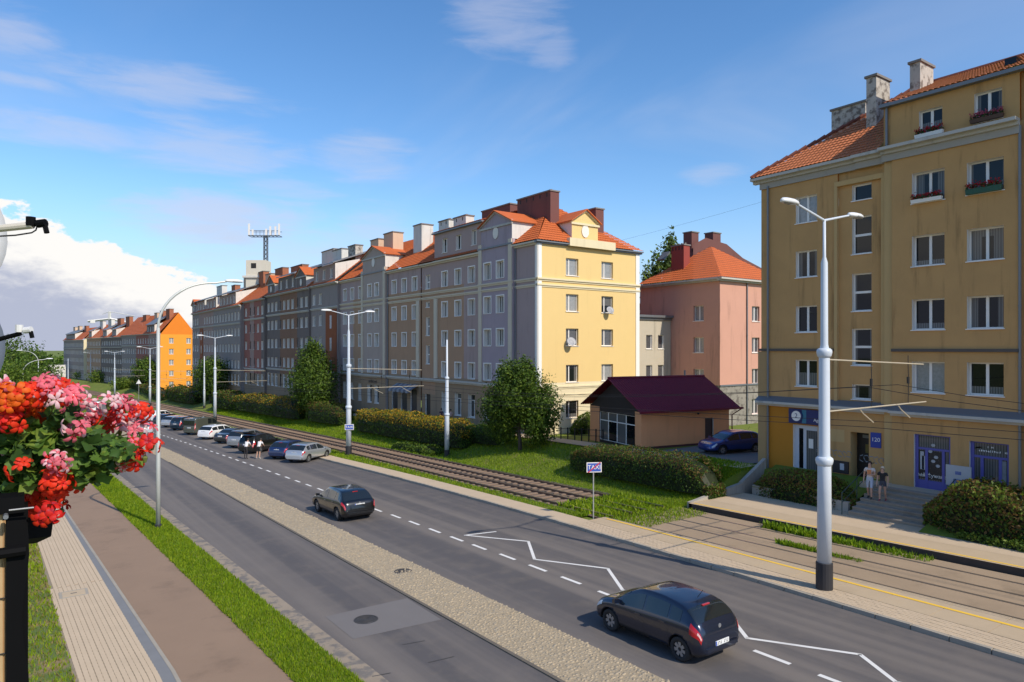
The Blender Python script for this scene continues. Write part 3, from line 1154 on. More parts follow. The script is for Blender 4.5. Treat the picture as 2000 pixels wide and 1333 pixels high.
shopA = (lx(1549), lx(1597), ZB + .3, 3.35)
entry = (lx(1661), lx(1697), ZB, 3.25)
sx0, sx1, sxm = lx(1636), lx(1722), lx(1608)
Mo = pm('orange_panel', (0.50, 0.20, 0.012), 0.8, 0.06, 1.5)
f1.wall(0, sx0, 4.42, 16.9, [h for h in hA], M_och)
f1.wall(0, sx0, ZB - 1.2, 4.42, [shopA], mats=[M_och, Mo], colfn=lambda x, z: 1 if x < sxm else 0)
f1.wall(sx0, sx1, 4.42, 16.9, hS, M_och, off=.12)
f1.wall(sx0, sx1, ZB - 1.2, 4.42, [entry], M_och, depth=.7, reveal=M_och2)
f1.wall(sx1, xB, ZB - 1.2, 16.9, [], M_och)
f1.place('pilaster', MB().box(xB - .42, xB - .0, -.2, .0, ZB - .3, 16.8).mesh('pilaster', M_och2))
f1.place('pilaster', MB().box(sx0 - .16, sx0 - .002, -.07, .12, 4.6, 16.1).mesh('pilaster', M_och2))
f1.place('pilaster', MB().box(sx1 + .002, sx1 + .2, -.07, .12, 4.6, 16.1).mesh('pilaster', M_och2))
f1.place('stair_panel_head', MB().box(sx0 - .16, sx1 + .2, -.07, .12, 16.1, 16.35).mesh('stair_panel_head', M_och2))
hB = [(c - ww / 2, c + ww / 2, z - wh, z) for c in cB for z in rows]
sh1 = (lx(1791), lx(1862), ZB + .12, 3.5)
sh2 = (lx(1899), lx(1976), ZB, 3.42)
f1.wall(xB, W1, ZB - 1.2, 16.9, hB + [sh1, sh2], M_och, off=OFF, depth=.30)
# the part of the house that runs on beside the frame
f1.wall(W1 - .06, W1 + 24, ZB - 1.2, 17.4, [], M_och, off=.02)
f1.wall(W1 - .1, W1 + 24, 17.3, 19.55, [], M_och, off=.3)
for z in rows:
    f1.window(cA, z - wh, 1.24, wh, 'two')
    for c in cB:
        f1.window(c, z - wh, ww, wh, 'two', off=OFF, depth=.30)
for (a, b) in stair:
    f1.window(cS, b, 1.0, a - b, 'stair' if a - b > 1.2 else 'one', off=.12)
# attic floor of the right part
xD = lx(1727)
hD = [(lx(1797) - .02, lx(1845) - .08, 17.62, 18.92), (lx(1904), lx(1958), 17.72, 19.05)]
f1.wall(xD, W1 - .05, 17.3, 19.5, hD, M_och, off=-.05)
f1.place('dormer_cheek', MB().quad((xD, -.05, 17.3), (xD, -.05, 19.5), (xD, 3.2, 19.9), (xD, .6, 17.3)).mesh('dormer_cheek', M_och))
for h in hD:
    f1.window((h[0] + h[1]) / 2, h[2], h[1] - h[0], h[3] - h[2], 'two', off=-.05)
f1.band(xD - .1, W1 + 14, 19.5, 19.66, .32, M_gut, off=-.05, name='gutter', step=False)
f1.pipe(xD + .18, 17.4, 19.5, off=-.05)
# cornices and belts
Mfr = pm('grey_frieze', (0.37, 0.345, 0.30), 0.9, 0.08, 1.0, stain=0.3)
for a, b, o in ((-.05, sx0 + 1.0, 0), (sx0 + 1.0, xB - .45, -.1), (xB - .45, W1 + .05, OFF)):
    f1.band(a, b, 16.78, 17.12, .10, Mfr, off=o, name='frieze', step=False)
    f1.band(a - (.35 if a < 0 else 0), b, 17.12, 17.42, .52, M_trim, off=o, name='cornice')
for a, b, o in ((-.12, sx0 - .2, 0), (xB, W1, OFF)):
    f1.band(a, b, 7.42, 7.56, .10, pm('dark_belt', (0.11, 0.09, 0.075), 0.9, 0.15, 2.0), off=o, name='belt', step=False)
for a, b, o in ((-.15, xB, 0), (xB, W1 + 6, OFF)):
    f1.band(a, b, 4.30, 4.56, .42, M_trim, off=o, name='cornice')
    f1.place('ledge_roof', MB().hexa([(a, o - .42, 4.57), (b, o - .42, 4.57), (b, o - .002, 4.575), (a, o - .002, 4.575), (a, o - .40, 4.6), (b, o - .40, 4.6), (b, o - .002, 4.85), (a, o - .002, 4.85)]).mesh('ledge_roof', M_gut))
f1.wall(-.18, lx(1499), ZB - 1.2, 7.4, [], plaster('ochre_dim', (0.42, 0.27, 0.12)), off=-.06, name='corner_plinth')
f1.pipe(lx(1502), ZB - .4, 16.9, off=-.02)
f1.pipe(W1 + .05, ZB, 17.1, off=-.25)
# shop door with sign
f1.place('shop_front', MB().box(shopA[0], shopA[1], .16, .2, shopA[2], shopA[3]).mesh('shop_front', pm('white_panel', (0.55, 0.57, 0.62), 0.5, 0.05, 2.0)))
f1.place('side_light', MB().box(shopA[0] + .28, shopA[0] + .52, .145, .158, shopA[2] + .05, shopA[3] - .2).mesh('side_light', M_glass[0]))
d0 = f1.place('shop_door', MB().box(shopA[0] + .72, shopA[1] - .12, .13, .158, shopA[2], shopA[3] - .28).mesh('shop_door', M_glass[0]))
f1.place('notice', MB().box(shopA[0] + .86, shopA[0] + 1.12, .118, .128, 2.1, 2.62).mesh('notice', M_frame))
sg = Face(b1, 35.0, YC, -math.pi / 2)
sx = shopA[0] - .1
sgt = thing('shop_sign', 'dark blue shop sign with white round emblem above the orange corner door', 'sign', f1.P(sx + 1.1, -.1, 3.45), -math.pi / 2)
obj('panel', MB().box(-1.15, 1.15, -.09, .09, -.02, .78).mesh('panel', pm('sign_blue', (0.012, 0.02, 0.12), 0.35, 0.1, 2.0)), sgt, world=False)
obj('stripe', MB().add([(-.35, -.094, 0), (-.1, -.094, 0), (-.1, -.094, .76), (-.35, -.094, .76)], [(0, 1, 2, 3)]).mesh('stripe', pm('sign_teal', (0.03, 0.17, 0.26), 0.4)), sgt, world=False)
em = MB().lathe([(.36, -.03), (.36, .03)], 28, (-.66, -.12, .4), 0, 'y')
em.lathe([(.28, -.03), (.28, .03)], 28, (-.66, -.126, .4), 1, 'y')
obj('emblem', em.mesh('emblem', [MATS['sign_blue'], M_frame]), sgt, world=False)
o = obj('emblem_lettering', text_mesh('2', .36, MATS['sign_blue']), sgt, (-.66, -.16, .4), world=False)
o = obj('lettering', text_mesh('Agent', .25, M_frame), sgt, (.62, -.095, .24), world=False)
# entrance: door, number plate, notice box, faded paint
en = f1.place('entrance_door', MB().box(entry[0], entry[1], .66, .7, entry[2], entry[3]).mesh('entrance_door', pm('black_door', (0.012, 0.010, 0.009), 0.5, 0.1, 2.0)))
f1.place('door_light', MB().box(entry[0] + .45, entry[0] + .62, .645, .655, 2.15, 2.6).mesh('door_light', pm('amber_glass', (0.16, 0.12, 0.02), 0.4)))
f1.place('transom', MB().box(entry[0] + .3, entry[1] - .1, .645, .655, 2.92, 3.08).mesh('transom', pm('grey_glass', (0.16, 0.17, 0.16), 0.3)))
npx = lx(1711)
nt = thing('house_number_plate', 'blue enamel plate with white house number 120', 'plate', f1.P(npx, -.012, 2.95), -math.pi / 2)
obj('plate', MB().box(-.26, .26, -.02, .01, -.38, .38).mesh('plate', pm('enamel_blue', (0.015, 0.045, 0.30), 0.3)), nt, world=False)
obj('lettering', text_mesh('120', .29, M_frame), nt, (0, -.022, .02), world=False)
bx = lx(1643)
nb_ = thing('notice_box', 'dark notice box with a white sheet on the ochre wall', 'notice box', f1.P(bx, -.03, 1.35), -math.pi / 2)
obj('case', MB().box(-.42, .42, -.06, .03, -.32, .32).mesh('case', pm('dark_case', (0.035, 0.028, 0.03), 0.4)), nb_, world=False)
obj('sheet', MB().box(-.02, .2, -.066, -.061, -.14, .2).mesh('sheet', pm('paper', (0.5, 0.5, 0.52), 0.8)), nb_, world=False)
M_graf = pm('faded_paint', (0.22, 0.245, 0.27), 0.9, 0.3, 3.0)
for px, z, w_, m_ in ((1628, 2.05, .85, M_graf), (1713, 1.95, .75, M_graf), (1714, 1.25, .6, pm('faded_red', (0.30, 0.14, 0.10), 0.9, 0.2, 3.0))):
    r = random.Random(px)
    mb = MB()
    x = -w_
    while x < w_:                                          # scrawled loops
        p = [(x + r.uniform(-.05, .05) + .12 * math.cos(a), -.004, z + .16 * math.sin(a) + r.uniform(-.03, .03)) for a in np.linspace(0, 5.2, 8)]
        for a, b in zip(p[:-1], p[1:]):
            mb.quad((a[0], -.005, a[2] - .02), (b[0], -.005, b[2] - .02), (b[0], -.005, b[2] + .02), (a[0], -.005, a[2] + .02))
        x += .24
    f1.place('graffiti', mb.mesh('graffiti', m_), lx(px))
f1.place('old_patch', MB().box(-.45, .45, -.006, .0, -.35, .3).mesh('old_patch', M_och2), lx(1633), 0, 3.0)
# purple shop fronts
M_pur = pm('purple_frame', (0.10, 0.095, 0.34), 0.5, 0.08, 2.0)
M_post = pm('poster_black', (0.012, 0.012, 0.014), 0.4, 0.3, 9.0, col2=(0.10, 0.085, 0.08), c2lo=0.58, c2hi=0.7)


def shopfront(h, door):
    a, b, z0, z1 = h
    y = OFF + .16
    fr = MB()
    fr.box(a, a + .14, y - .03, y + .05, z0, z1)
    fr.box(b - .1, b, y - .03, y + .05, z0, z1)
    zt = z1 - .72
    fr.box(a + .14, b - .1, y - .03, y + .05, zt, zt + .1)
    fr.box(a + .14, b - .1, y - .03, y + .05, z1 - .06, z1)
    w_ = b - a
    for t in ((.32, .78) if not door else (.30, .76)):
        fr.box(a + w_ * t - .06, a + w_ * t + .06, y - .03, y + .05, z0, zt)
    if not door:
        fr.box(a + .14, b - .1, y - .02, y + .04, z0, z0 + .62)
    else:
        fr.box(a + .14, a + w_ * .3 - .06, y - .02, y + .04, z0, z0 + .3)
        fr.box(a + w_ * .76 + .06, b - .1, y - .02, y + .04, z0, z0 + .3)
    f1.place('shop_frame', fr.mesh('shop_frame', M_pur))
    f1.place('shop_glass', MB().box(a + .05, b - .05, y + .02, y + .035, z0 + .02, z1 - .02).mesh('shop_glass', M_glass[0]))
    return a, b, z0, z1, y, w_, zt


def scrawl(w, h, mat, seed):
    """lettering too small to read: strokes of letter height"""
    r = random.Random(seed)
    mb = MB()
    x = -w / 2
    while x < w / 2:
        l = r.uniform(.3, .6) * h
        if r.random() > .12:
            mb.box(x, x + l * .45, -.003, 0, -h / 2, h * r.uniform(.1, .5))
            mb.box(x + l * .45, x + l, -.003, 0, *sorted((r.uniform(-.5, .3) * h, r.uniform(-.2, .5) * h)))
        x += l * 1.45
    return mb.mesh('lettering', mat)


a, b, z0, z1, y, w_, zt = shopfront(sh1, False)
f1.place('poster', MB().box(a + .18, a + w_ * .32 - .08, y - .008, y - .002, z0 + .7, zt - .05).mesh('poster', M_post))
f1.place('poster', MB().box(a + w_ * .32 + .08, a + w_ * .78 - .08, y - .008, y - .002, z0 + .68, zt - .05).mesh('poster', M_post))
M_pale = pm('poster_pale', (0.42, 0.42, 0.42), 0.6, 0.3, 12.0)
pe = MB()
pe.box(a + .22, a + w_ * .32 - .12, y - .013, y - .009, zt - .95, zt - .1)
pe.box(a + .3, a + .44, y - .013, y - .009, z0 + 1.1, z0 + 1.75)
for (u, v) in ((.42, 2.0), (.5, 2.3), (.58, 1.75), (.63, 1.35), (.5, 1.55)):
    pe.add([(a + w_ * u + .1 * math.cos(t_), y - .012, z0 + v + .08 * math.sin(t_)) for t_ in np.linspace(0, 6.28, 7)[:-1]], [tuple(range(6))])
f1.place('poster_print', pe.mesh('poster_print', M_pale))
f1.place('poster_lettering', text_mesh('Odzież', .22, M_frame), a + .34, y - .014, z0 + .84)
f1.place('poster_lettering', text_mesh('Używana', .27, M_frame), a + w_ * .55, y - .014, z0 + .86)
a, b, z0, z1, y, w_, zt = shopfront(sh2, True)
f1.place('doorway', MB().box(a + w_ * .3 + .06, a + w_ * .76 - .06, y + .036, y + .05, z0, zt).mesh('doorway', M_dark))
f1.place('blind', MB().box(a + w_ * .78 + .02, b - .14, y - .008, y - .002, z0 + .35, zt - .06).mesh('blind', pm('net_blind', (0.22, 0.225, 0.235), 0.7, 0.35, 5.0)))
f1.place('shop_lettering', scrawl(.24, .09, M_frame, 5), a + w_ * .52, y - .004, zt + .5)
f1.place('shop_lettering', scrawl(1.1, .10, M_frame, 6), a + w_ * .58, y - .004, zt + .32)
f1.place('shop_logo', MB().add([(a + .3 + .18 * math.cos(t_), y - .004, zt + .38 + .14 * math.sin(t_) * math.cos(t_ * .5)) for t_ in np.linspace(0, 6.28, 11)[:-1]], [tuple(range(10))]).mesh('shop_logo', pm('dull_red', (0.16, 0.02, 0.03), 0.6)))
# roof
EX, EZ, RX, RZ = 34.5, 17.42, 41.0, 22.3
sl = np.array([RX - EX, 0, RZ - EZ])
SL = float(np.linalg.norm(sl))
runx = RX - EX
Ltot = YC + .35 + 14
tiles(b1, 'roof', M_tile_old, [
    (((EX, YC + .35, EZ), (0, -1, 0), lx(1727) + .3, sl, lambda s: min(SL, SL * max(s, 0) / runx)), {}),
    (((34.7, YC - lx(1727), 19.68), (0, -1, 0), 24, (RX - 34.7, 0, RZ - 19.68), lambda s: min(float(np.hypot(RX - 34.7, RZ - 19.68)), float(np.hypot(RX - 34.7, RZ - 19.68)) * max((s + lx(1727) + .3) / runx, 0))), {})])
obj('roof_back', MB().quad((RX, YC - runx, RZ - .03), (RX, -14, RZ - .03), (RX + runx, -14, EZ), (RX + runx, YC, EZ)).quad((EX, YC + .3, EZ - .02), (RX, YC - runx, RZ - .05), (RX + runx, YC, EZ - .02), (RX + runx, YC, EZ - .02)).mesh('roof_back', M_tile_old), b1)
mbr = MB()
hp = [Vector((EX, YC + .35, EZ)).lerp(Vector((RX, YC + .35 - runx, RZ)), k / 18) for k in range(19)]
for p, q_ in zip(hp[:-1], hp[1:]):
    mbr.tube([p + Vector((0, 0, .06)), q_ + Vector((0, 0, .11))], [.11, .13], 6)
mbr.tube([(RX, YC - runx + .2, RZ + .03), (RX, -14, RZ + .03)], .12, 6)
obj('ridge_tiles', mbr.mesh('ridge_tiles', pm('ridge_tile', (0.17, 0.05, 0.03), 0.8, 0.3, 3.0)), b1)
obj('side_wall', MB().quad((35, YC, ZB - 1.2), (47, YC, ZB - 1.2), (47, YC, 16.9), (35, YC, 16.9)).mesh('side_wall', M_och), b1)
for (pa, pb, pt, X_, zb_) in ((1692, 1735, 150, 37.3, 18.6), (1777, 1822, 122, 37.6, 19.6)):
    ya, yb = atX(pa, X_), atX(pb - (pb - pa) * .55, X_)
    chimney(b1, X_, X_ + 1.5, yb, ya, zb_ - .8, zpx(pt, X_, ya), M_chim)
ya, yb = atX(1624, 41.5), atX(1690, 41.5)
chimney(b1, 41.5, 42.6, yb, ya, 18.5, zpx(205, 41.5, (ya + yb) / 2), M_chim)
obj('skylight', MB().box(36.3, 37.0, atX(1985, 36.3), atX(1962, 36.3), 20.42, 20.72).mesh('skylight', M_glass[1]), b1)
# window boxes with geraniums on the ochre house
M_red = leafmat('red_petals', (0.42, 0.02, 0.03), 0.3, 0.3, 8)
M_gl = leafmat('box_leaves', (0.05, 0.10, 0.025), 0.3)
for (xc, zb_, w_, off_, boxm, lab, fl) in (
        ((hD[0][0] + hD[0][1]) / 2, 17.62, 1.2, -.05, 'white', 'white window box of dark red geraniums below the left attic window', 1),
        ((hD[1][0] + hD[1][1]) / 2, 17.72, 1.25, -.05, 'brown', 'brown window box of loose pink flowers below the right attic window', 2),
        (cB[0], rows[0] - wh, 1.3, OFF, 'white', 'white window box of red geraniums on the top floor under the eaves', 1),
        (cB[1], rows[0] - wh, 1.35, OFF, 'green', 'long green window box of red geraniums on the top floor', 1)):
    t = thing('window_box', lab, 'window box', f1.P(xc, off_ - .16, zb_ - .03), -math.pi / 2)
    bm2 = {'white': M_frame, 'brown': pm('box_brown', (0.10, 0.05, 0.03), 0.7), 'green': pm('box_green', (0.02, 0.09, 0.06), 0.6)}[boxm]
    hh = .17 if boxm != 'green' else .24
    obj('trough', MB().hexa([(-w_ / 2, -.08, 0), (w_ / 2, -.08, 0), (w_ / 2, .07, 0), (-w_ / 2, .07, 0), (-w_ / 2 - .02, -.11, hh), (w_ / 2 + .02, -.11, hh), (w_ / 2 + .02, .1, hh), (-w_ / 2 - .02, .1, hh)]).mesh('trough', bm2), t, world=False)
    for nm, mm, cnt_, hz in (('leaves', M_gl, 160, .12), ('flowers', M_red if fl == 1 else leafmat('pink_petals', (0.55, 0.10, 0.17), 0.3), 200, .26)):
        c_ = np.stack([nr.uniform(-w_ / 2, w_ / 2, cnt_), nr.uniform(-.16, .1, cnt_), hh + np.abs(nr.normal(hz * .6, .07, cnt_))], 1)
        a_ = nr.normal(0, 1, (cnt_, 3))
        a_ /= np.linalg.norm(a_, axis=1)[:, None]
        b_ = np.cross(a_, nr.normal(0, 1, (cnt_, 3)))
        b_ /= np.linalg.norm(b_, axis=1)[:, None]
        V = np.stack([c_ - a_ * .045, c_ + b_ * .04, c_ + a_ * .045, c_ - b_ * .04], 1).reshape(-1, 3)
        o = obj(nm, np_mesh(nm, V, np.arange(cnt_ * 4).reshape(-1, 4), mm), t, world=False)
        o['kind'] = 'stuff'
# ------------------------------------------------------------------ long yellow and grey house
Y2C = 45.0
Y2L = atX(665, 35.0)
b2 = thing('apartment_house', 'long five storey house with sunny yellow end wall and grey street front', 'house', (38, 60, gz(36, 60)))
M_yel = plaster('yellow', (0.74, 0.53, 0.22), 0.05, 0.03)
M_cream = plaster('cream', (0.72, 0.62, 0.40), 0.10, 0.04)
M_vio = plaster('violet_grey', (0.40, 0.30, 0.28))
M_blu = plaster('blue_grey', (0.385, 0.31, 0.335))
M_tan = plaster('tan_grey', (0.43, 0.265, 0.16))
M_gry = plaster('mid_grey', (0.43, 0.34, 0.285))
M_mau = plaster('mauve', (0.41, 0.30, 0.27))
M_trm2 = pm('cream_trim', (0.62, 0.54, 0.41), 0.9, 0.06, 1.5, stain=0.15)
M_wtrim = pm('white_trim', (0.80, 0.78, 0.72), 0.85, 0.05, 1.5)
ZB2 = 0.2
EV = 16.35
# side facing the camera
fs = Face(b2, 35.0, Y2C, 0.0)
ax = lambda px: atY(px, Y2C) - 35.0
WS = ax(1247)
cs = [(ax(1105) + ax(1130)) / 2, (ax(1175) + ax(1197)) / 2]
zr = [15.35, 12.25, 9.28, 6.14, 3.04]
hs_ = [(c - .71, c + .71, z - 1.5, z) for c in cs for z in zr]
fs.wall(0, WS, ZB2 - .8, EV, hs_, mats=[M_yel, M_cream], colfn=lambda x, z: 1 if z < 4.2 else 0, reveal=M_yel)
for c in cs:
    for i, z in enumerate(zr):
        fs.window(c, z - 1.5, 1.42, 1.5, 'off', glass=(2, 2, 3, 0, 0)[i] if c == cs[0] else (2, 0, 3, 2, 0)[i])
wb = fs.place('window_bars', MB().mesh('window_bars', M_dark))
bars = MB()
for k in range(7):
    bars.tube([(cs[0] - .6 + k * .2, -.02, 1.55), (cs[0] - .6 + k * .2, -.02, 3.0)], .012, 5)
for k in range(3):
    bars.tube([(cs[0] - .68, -.02, 1.7 + k * .55), (cs[0] + .68, -.02, 1.7 + k * .55)], .012, 5)
wb.data = bars.mesh('window_bars', M_dark)
fs.band(-.12, WS + .12, 13.22, 13.5, .16, M_cream, name='belt')
fs.band(-.12, WS + .12, 12.72, 12.98, .12, M_cream, name='belt')
fs.band(-.05, WS + .1, 4.1, 4.35, .10, M_cream, name='belt')
fs.band(-.05, WS + .1, 2.6 + .95, 2.68 + .95, .05, M_cream, name='belt', step=False)
fs.band(-.35, WS + .35, EV, EV + .22, .35, M_gut, name='gutter')
for x in (0, WS):
    fs.place('quoin', MB().box(x - .12, x + .38 if x == 0 else x + .1, -.06, .01, 4.3, EV - .02).mesh('quoin', M_wtrim) if x == 0 else MB().box(x - .38, x + .08, -.06, .01, 4.3, EV - .02).mesh('quoin', M_wtrim))
# parapet and dormer over the side
fs.place('parapet', MB().box(ax(1107), ax(1196), -.42, .0, EV + .02, EV + .72).mesh('parapet', M_cream))
fs.gable(ax(1122), ax(1173), EV + .72, 18.75, 19.75, M_yel, off=.35, deep=2.4, trim=M_cream)
# street front
f2 = Face(b2, 35.0, Y2L, -math.pi / 2)
l2 = lambda px: Y2L - atX(px, 35.0)
WF = Y2L - Y2C
secs = [(665, 690, M_vio, [674, 688], 0, None), (690, 710, M_tan, [704], 0, None), (710, 757, M_gry, [726, 740], -.28, 'g'), (757, 822, M_tan, [770, 789.5, 810], 0, None),
        (822, 850, M_tan, [], .1, 's'), (850, 906, M_tan, [868.6, 894.5], 0, None), (906, 940, M_mau, [921], 0, None), (940, 1006, M_blu, [957, 982], -.28, 'g'), (1006, 1050, M_vio, [], 0, None)]
M_gf = plaster('brown_ground_floor', (0.34, 0.235, 0.145), 0.25)
r = random.Random(4)
for (pa, pb, m_, cols, off, kind) in secs:
    xa, xb = l2(pa), l2(pb)
    H_ = []
    for c in cols:
        for z in zr[:4]:
            H_.append((l2(c) - .55, l2(c) + .55, z - 1.5, z))
        if pa != 757:
            H_.append((l2(c) - .62, l2(c) + .62, .95, 3.15))
    if kind == 's':
        c = l2(834)
        H_ += [(c - .4, c + .4, b, a) for a, b in ((12.5, 11.9), (10.9, 8.9), (7.9, 5.9))]
        H_.append((c - .5, c + .5, 13.85, 15.35))
        H_.append((c - .55, c + .55, ZB2, 2.7))
    if pa == 757:
        for c in (771, 789, 808):
            H_.append((l2(c) - .75, l2(c) + .75, ZB2 + .25, 3.0))
    f2.wall(xa, xb, ZB2 - .8, EV, H_, mats=[m_, M_gf, M_mau], colfn=lambda x, z, m=m_: 1 if z < 4.15 else (2 if z > 13.3 and m in (M_tan, M_mau) else 0), off=off, depth=.32)
    for c in cols:
        for z in zr[:4]:
            f2.window(l2(c), z - 1.5, 1.1, 1.5, 'off', off=off, surround=True, depth=.32)
        if pa != 757:
            f2.window(l2(c), .95, 1.24, 2.2, 'shop', off=off, depth=.32)
    if kind == 's':
        for a, b in ((12.5, 11.9), (10.9, 8.9), (7.9, 5.9), (15.35, 13.85)):
            f2.window(l2(834), b, .8 if a != 15.35 else 1.0, a - b, 'stair' if a - b > 1 else 'one', off=off, glass=2)
        f2.place('entrance_door', MB().box(l2(834) - .55, l2(834) + .55, .26, .3, ZB2, 2.7).mesh('entrance_door', MATS['black_door']))
    if pa == 757:
        for c in (771, 789, 808):
            f2.place('shop_door', MB().box(l2(c) - .75, l2(c) + .75, .15, .19, ZB2 + .25, 3.0).mesh('shop_door', pm('shop_dark', (0.03, 0.027, 0.035), 0.35, 0.2, 3.0)))
    for (za, zb_, o_, m2) in ((13.22, 13.5, .16, M_trm2), (12.72, 12.98, .12, M_trm2), (EV - .1, EV + .2, .34, M_trm2), (4.05, 4.38, .34, M_trim)):
        if za > 16 and kind == 'g':
            continue
        f2.band(xa - (.02 if off < 0 else 0), xb + (.02 if off < 0 else 0), za, zb_, o_, m2, off=off, name='belt')
    if kind == 'g':
        f2.place('gable_base', MB().box(xa - .1, xb + .1, off - .12, off + .02, EV + .3, EV + .45).mesh('gable_base', M_gut))
        f2.wall(xa, xb, EV, EV + .8, [], m_, off=off, name='attic_wall')
        f2.gable(xa + .35, xb - .1, EV + .8, 18.75, 19.85, m_, off=off + .02, deep=3.0)
        for x in (xa + .05, xb - .55):
            f2.place('pilaster', MB().box(x, x + .5, off - .1, off - .002, 4.45, EV + .78).mesh('pilaster', M_trm2))
for px in (817, 852):
    f2.place('pilaster', MB().box(l2(px) - .35, l2(px) + .3, -.12, -.002, 4.45, 12.68).mesh('pilaster', M_trm2))
f2.pipe(l2(757) + .2, ZB2, EV)
f2.pipe(l2(1008), ZB2, EV)
f2.place('quoin', MB().box(WF - .3, WF + .06, -.06, .002, 4.4, EV - .02).mesh('quoin', M_wtrim))
# shop awning and letters
aw = MB()
xa, xb = l2(776), l2(818)
for k in range(10):
    u0, u1 = xa + (xb - xa) * k / 10, xa + (xb - xa) * (k + 1) / 10
    aw.hexa([(u0 + .01, -1.1, 2.95), (u1 - .01, -1.1, 2.95), (u1 - .01, -.02, 3.55), (u0 + .01, -.02, 3.55), (u0 + .01, -1.1, 3.0), (u1 - .01, -1.1, 3.0), (u1 - .01, -.02, 3.6), (u0 + .01, -.02, 3.6)], k % 2)
    aw.box(u0 + .01, u1 - .01, -1.12, -1.08, 2.7 + .05 * (k % 2), 2.96, k % 2)
f2.place('awning', aw.mesh('awning', [pm('awning_grey', (0.30, 0.31, 0.34), 0.8), pm('awning_dark', (0.14, 0.145, 0.17), 0.8)]))
f2.place('shop_lettering', scrawl(2.2, .45, M_dark, 9), l2(732), -.3, 3.55)
# attic storey between the gables and roof
xa, xb = l2(848), l2(944)
hh = [(l2(c) - .5, l2(c) + .5, 17.3, 18.75) for c in (868, 895)] + [(l2(925) - .42, l2(925) + .42, 17.4, 18.85)]
f2.wall(xa, xb, EV + .2, 19.35, hh, M_mau, off=.04, depth=.25)
for i, h in enumerate(hh):
    f2.window((h[0] + h[1]) / 2, h[2], h[1] - h[0], h[3] - h[2], 'two', off=.04, depth=.25, glass=0 if i < 2 else 3)
f2.place('dormer_cheek', MB().quad((xa, .04, EV + .2), (xa, .04, 19.35), (xa, 3.6, 19.45), (xa, .3, EV + .2)).mesh('dormer_cheek', M_mau))
f2.band(xa - .15, xb + .1, 19.35, 19.5, .3, M_gut, off=.04, name='gutter', step=False)
RZ2, RX2 = 21.5, 41.0
S2 = (RX2 - 34.7, 0, RZ2 - (EV + .25))
SL2 = float(np.hypot(S2[0], S2[2]))
run = RX2 - 34.7
Lr = WF + .35
n2 = float(np.hypot(6, RZ2 - (EV + .25)))
tiles(b2, 'roof', M_tile, [
    (((34.7, Y2L, EV + .25), (0, -1, 0), Lr, S2, lambda s: min(SL2, SL2 * max(Lr - s, 0) / run)), dict(tw=.3, row=.42)),
    (((34.7, Y2C - .35, EV + .25), (1, 0, 0), WS + .6, (0, 6.35, RZ2 - EV - .25), lambda s: n2 * max(0, min(1, s / run, (WS + .6 - s) / run))), dict(tw=.3, row=.42)),
    (((34.72, Y2L - xa + .0, 19.5), (0, -1, 0), xb - xa, (RX2 - 34.7, 0, RZ2 - 19.5), lambda s: float(np.hypot(RX2 - 34.7, RZ2 - 19.5))), dict(tw=.3, row=.42))])
obj('roof_back', MB().quad((RX2, Y2C + 6, RZ2 - .03), (RX2, Y2L, RZ2 - .03), (47.3, Y2L, EV), (47.3, Y2C, EV)).quad((47, Y2C, EV), (47, Y2L, EV), (47, Y2L, 0), (47, Y2C, 0)).mesh('roof_back', M_tile), b2)
M_mar = plaster('maroon', (0.155, 0.062, 0.052), 0.2)
chimney(b2, 38.3, 39.3, 47.4, 52.4, 18.5, 21.7, M_mar, pots=5)
chimney(b2, 38.6, 39.5, 54.0, 59.0, 18.5, 21.7, M_mar, pots=0)
chimney(b2, 43.2, 44.2, 46.8, 48.6, 17.5, 20.6, M_mar)
chimney(b2, 37.6, 38.6, 60.5, 63.0, 19, 21.5, M_chimw, pots=2)
chimney(b2, 37.6, 38.6, 64.0, 66.2, 19, 21.6, M_chimw, pots=2)
chimney(b2, 37.3, 38.8, 69.6, 71.6, 18.2, 21.9, M_chimw)
M_peach = plaster('peach', (0.60, 0.42, 0.29), 0.1)
chimney(b2, 37.0, 38.4, 76.4, 79.0, 18.2, 21.9, M_peach)
chimney(b2, 37.0, 38.4, 80.6, 83.0, 18.2, 21.6, M_peach)
# satellite dishes on the yellow wall
for (c, z, rr_) in ((cs[0] - .45, 8.1, .42), (cs[1] - .05, 10.95, .36)):
    t = thing('satellite_dish', 'small grey satellite dish at the %s of the yellow wall' % ('lower left window' if c < 4 else 'upper right window'), 'dish', fs.P(c, -.02, z), 0.0, 'dishes on the yellow wall')
    d = MB().lathe([(.02, 0), (rr_ * .5, .03), (rr_, .12), (rr_ - .01, .135), (rr_ * .5, .045), (.02, .015)], 18)
    me = d.mesh('bowl', pm('dish_grey', (0.32, 0.32, 0.33), 0.5), True)
    me.transform(Matrix.Translation((0, -.35, 0)) @ Matrix.Rotation(R_(62), 4, 'X') @ Matrix.Rotation(R_(-14), 4, 'Y'))
    obj('bowl', me, t, world=False)
    obj('bracket', MB().tube([(0, 0, -.1), (0, -.3, -.08), (0, -.36, .02)], .02, 6).tube([(0, -.4, -.3), (0, -.75, -.1)], .012, 6).mesh('bracket', M_gut), t, world=False)

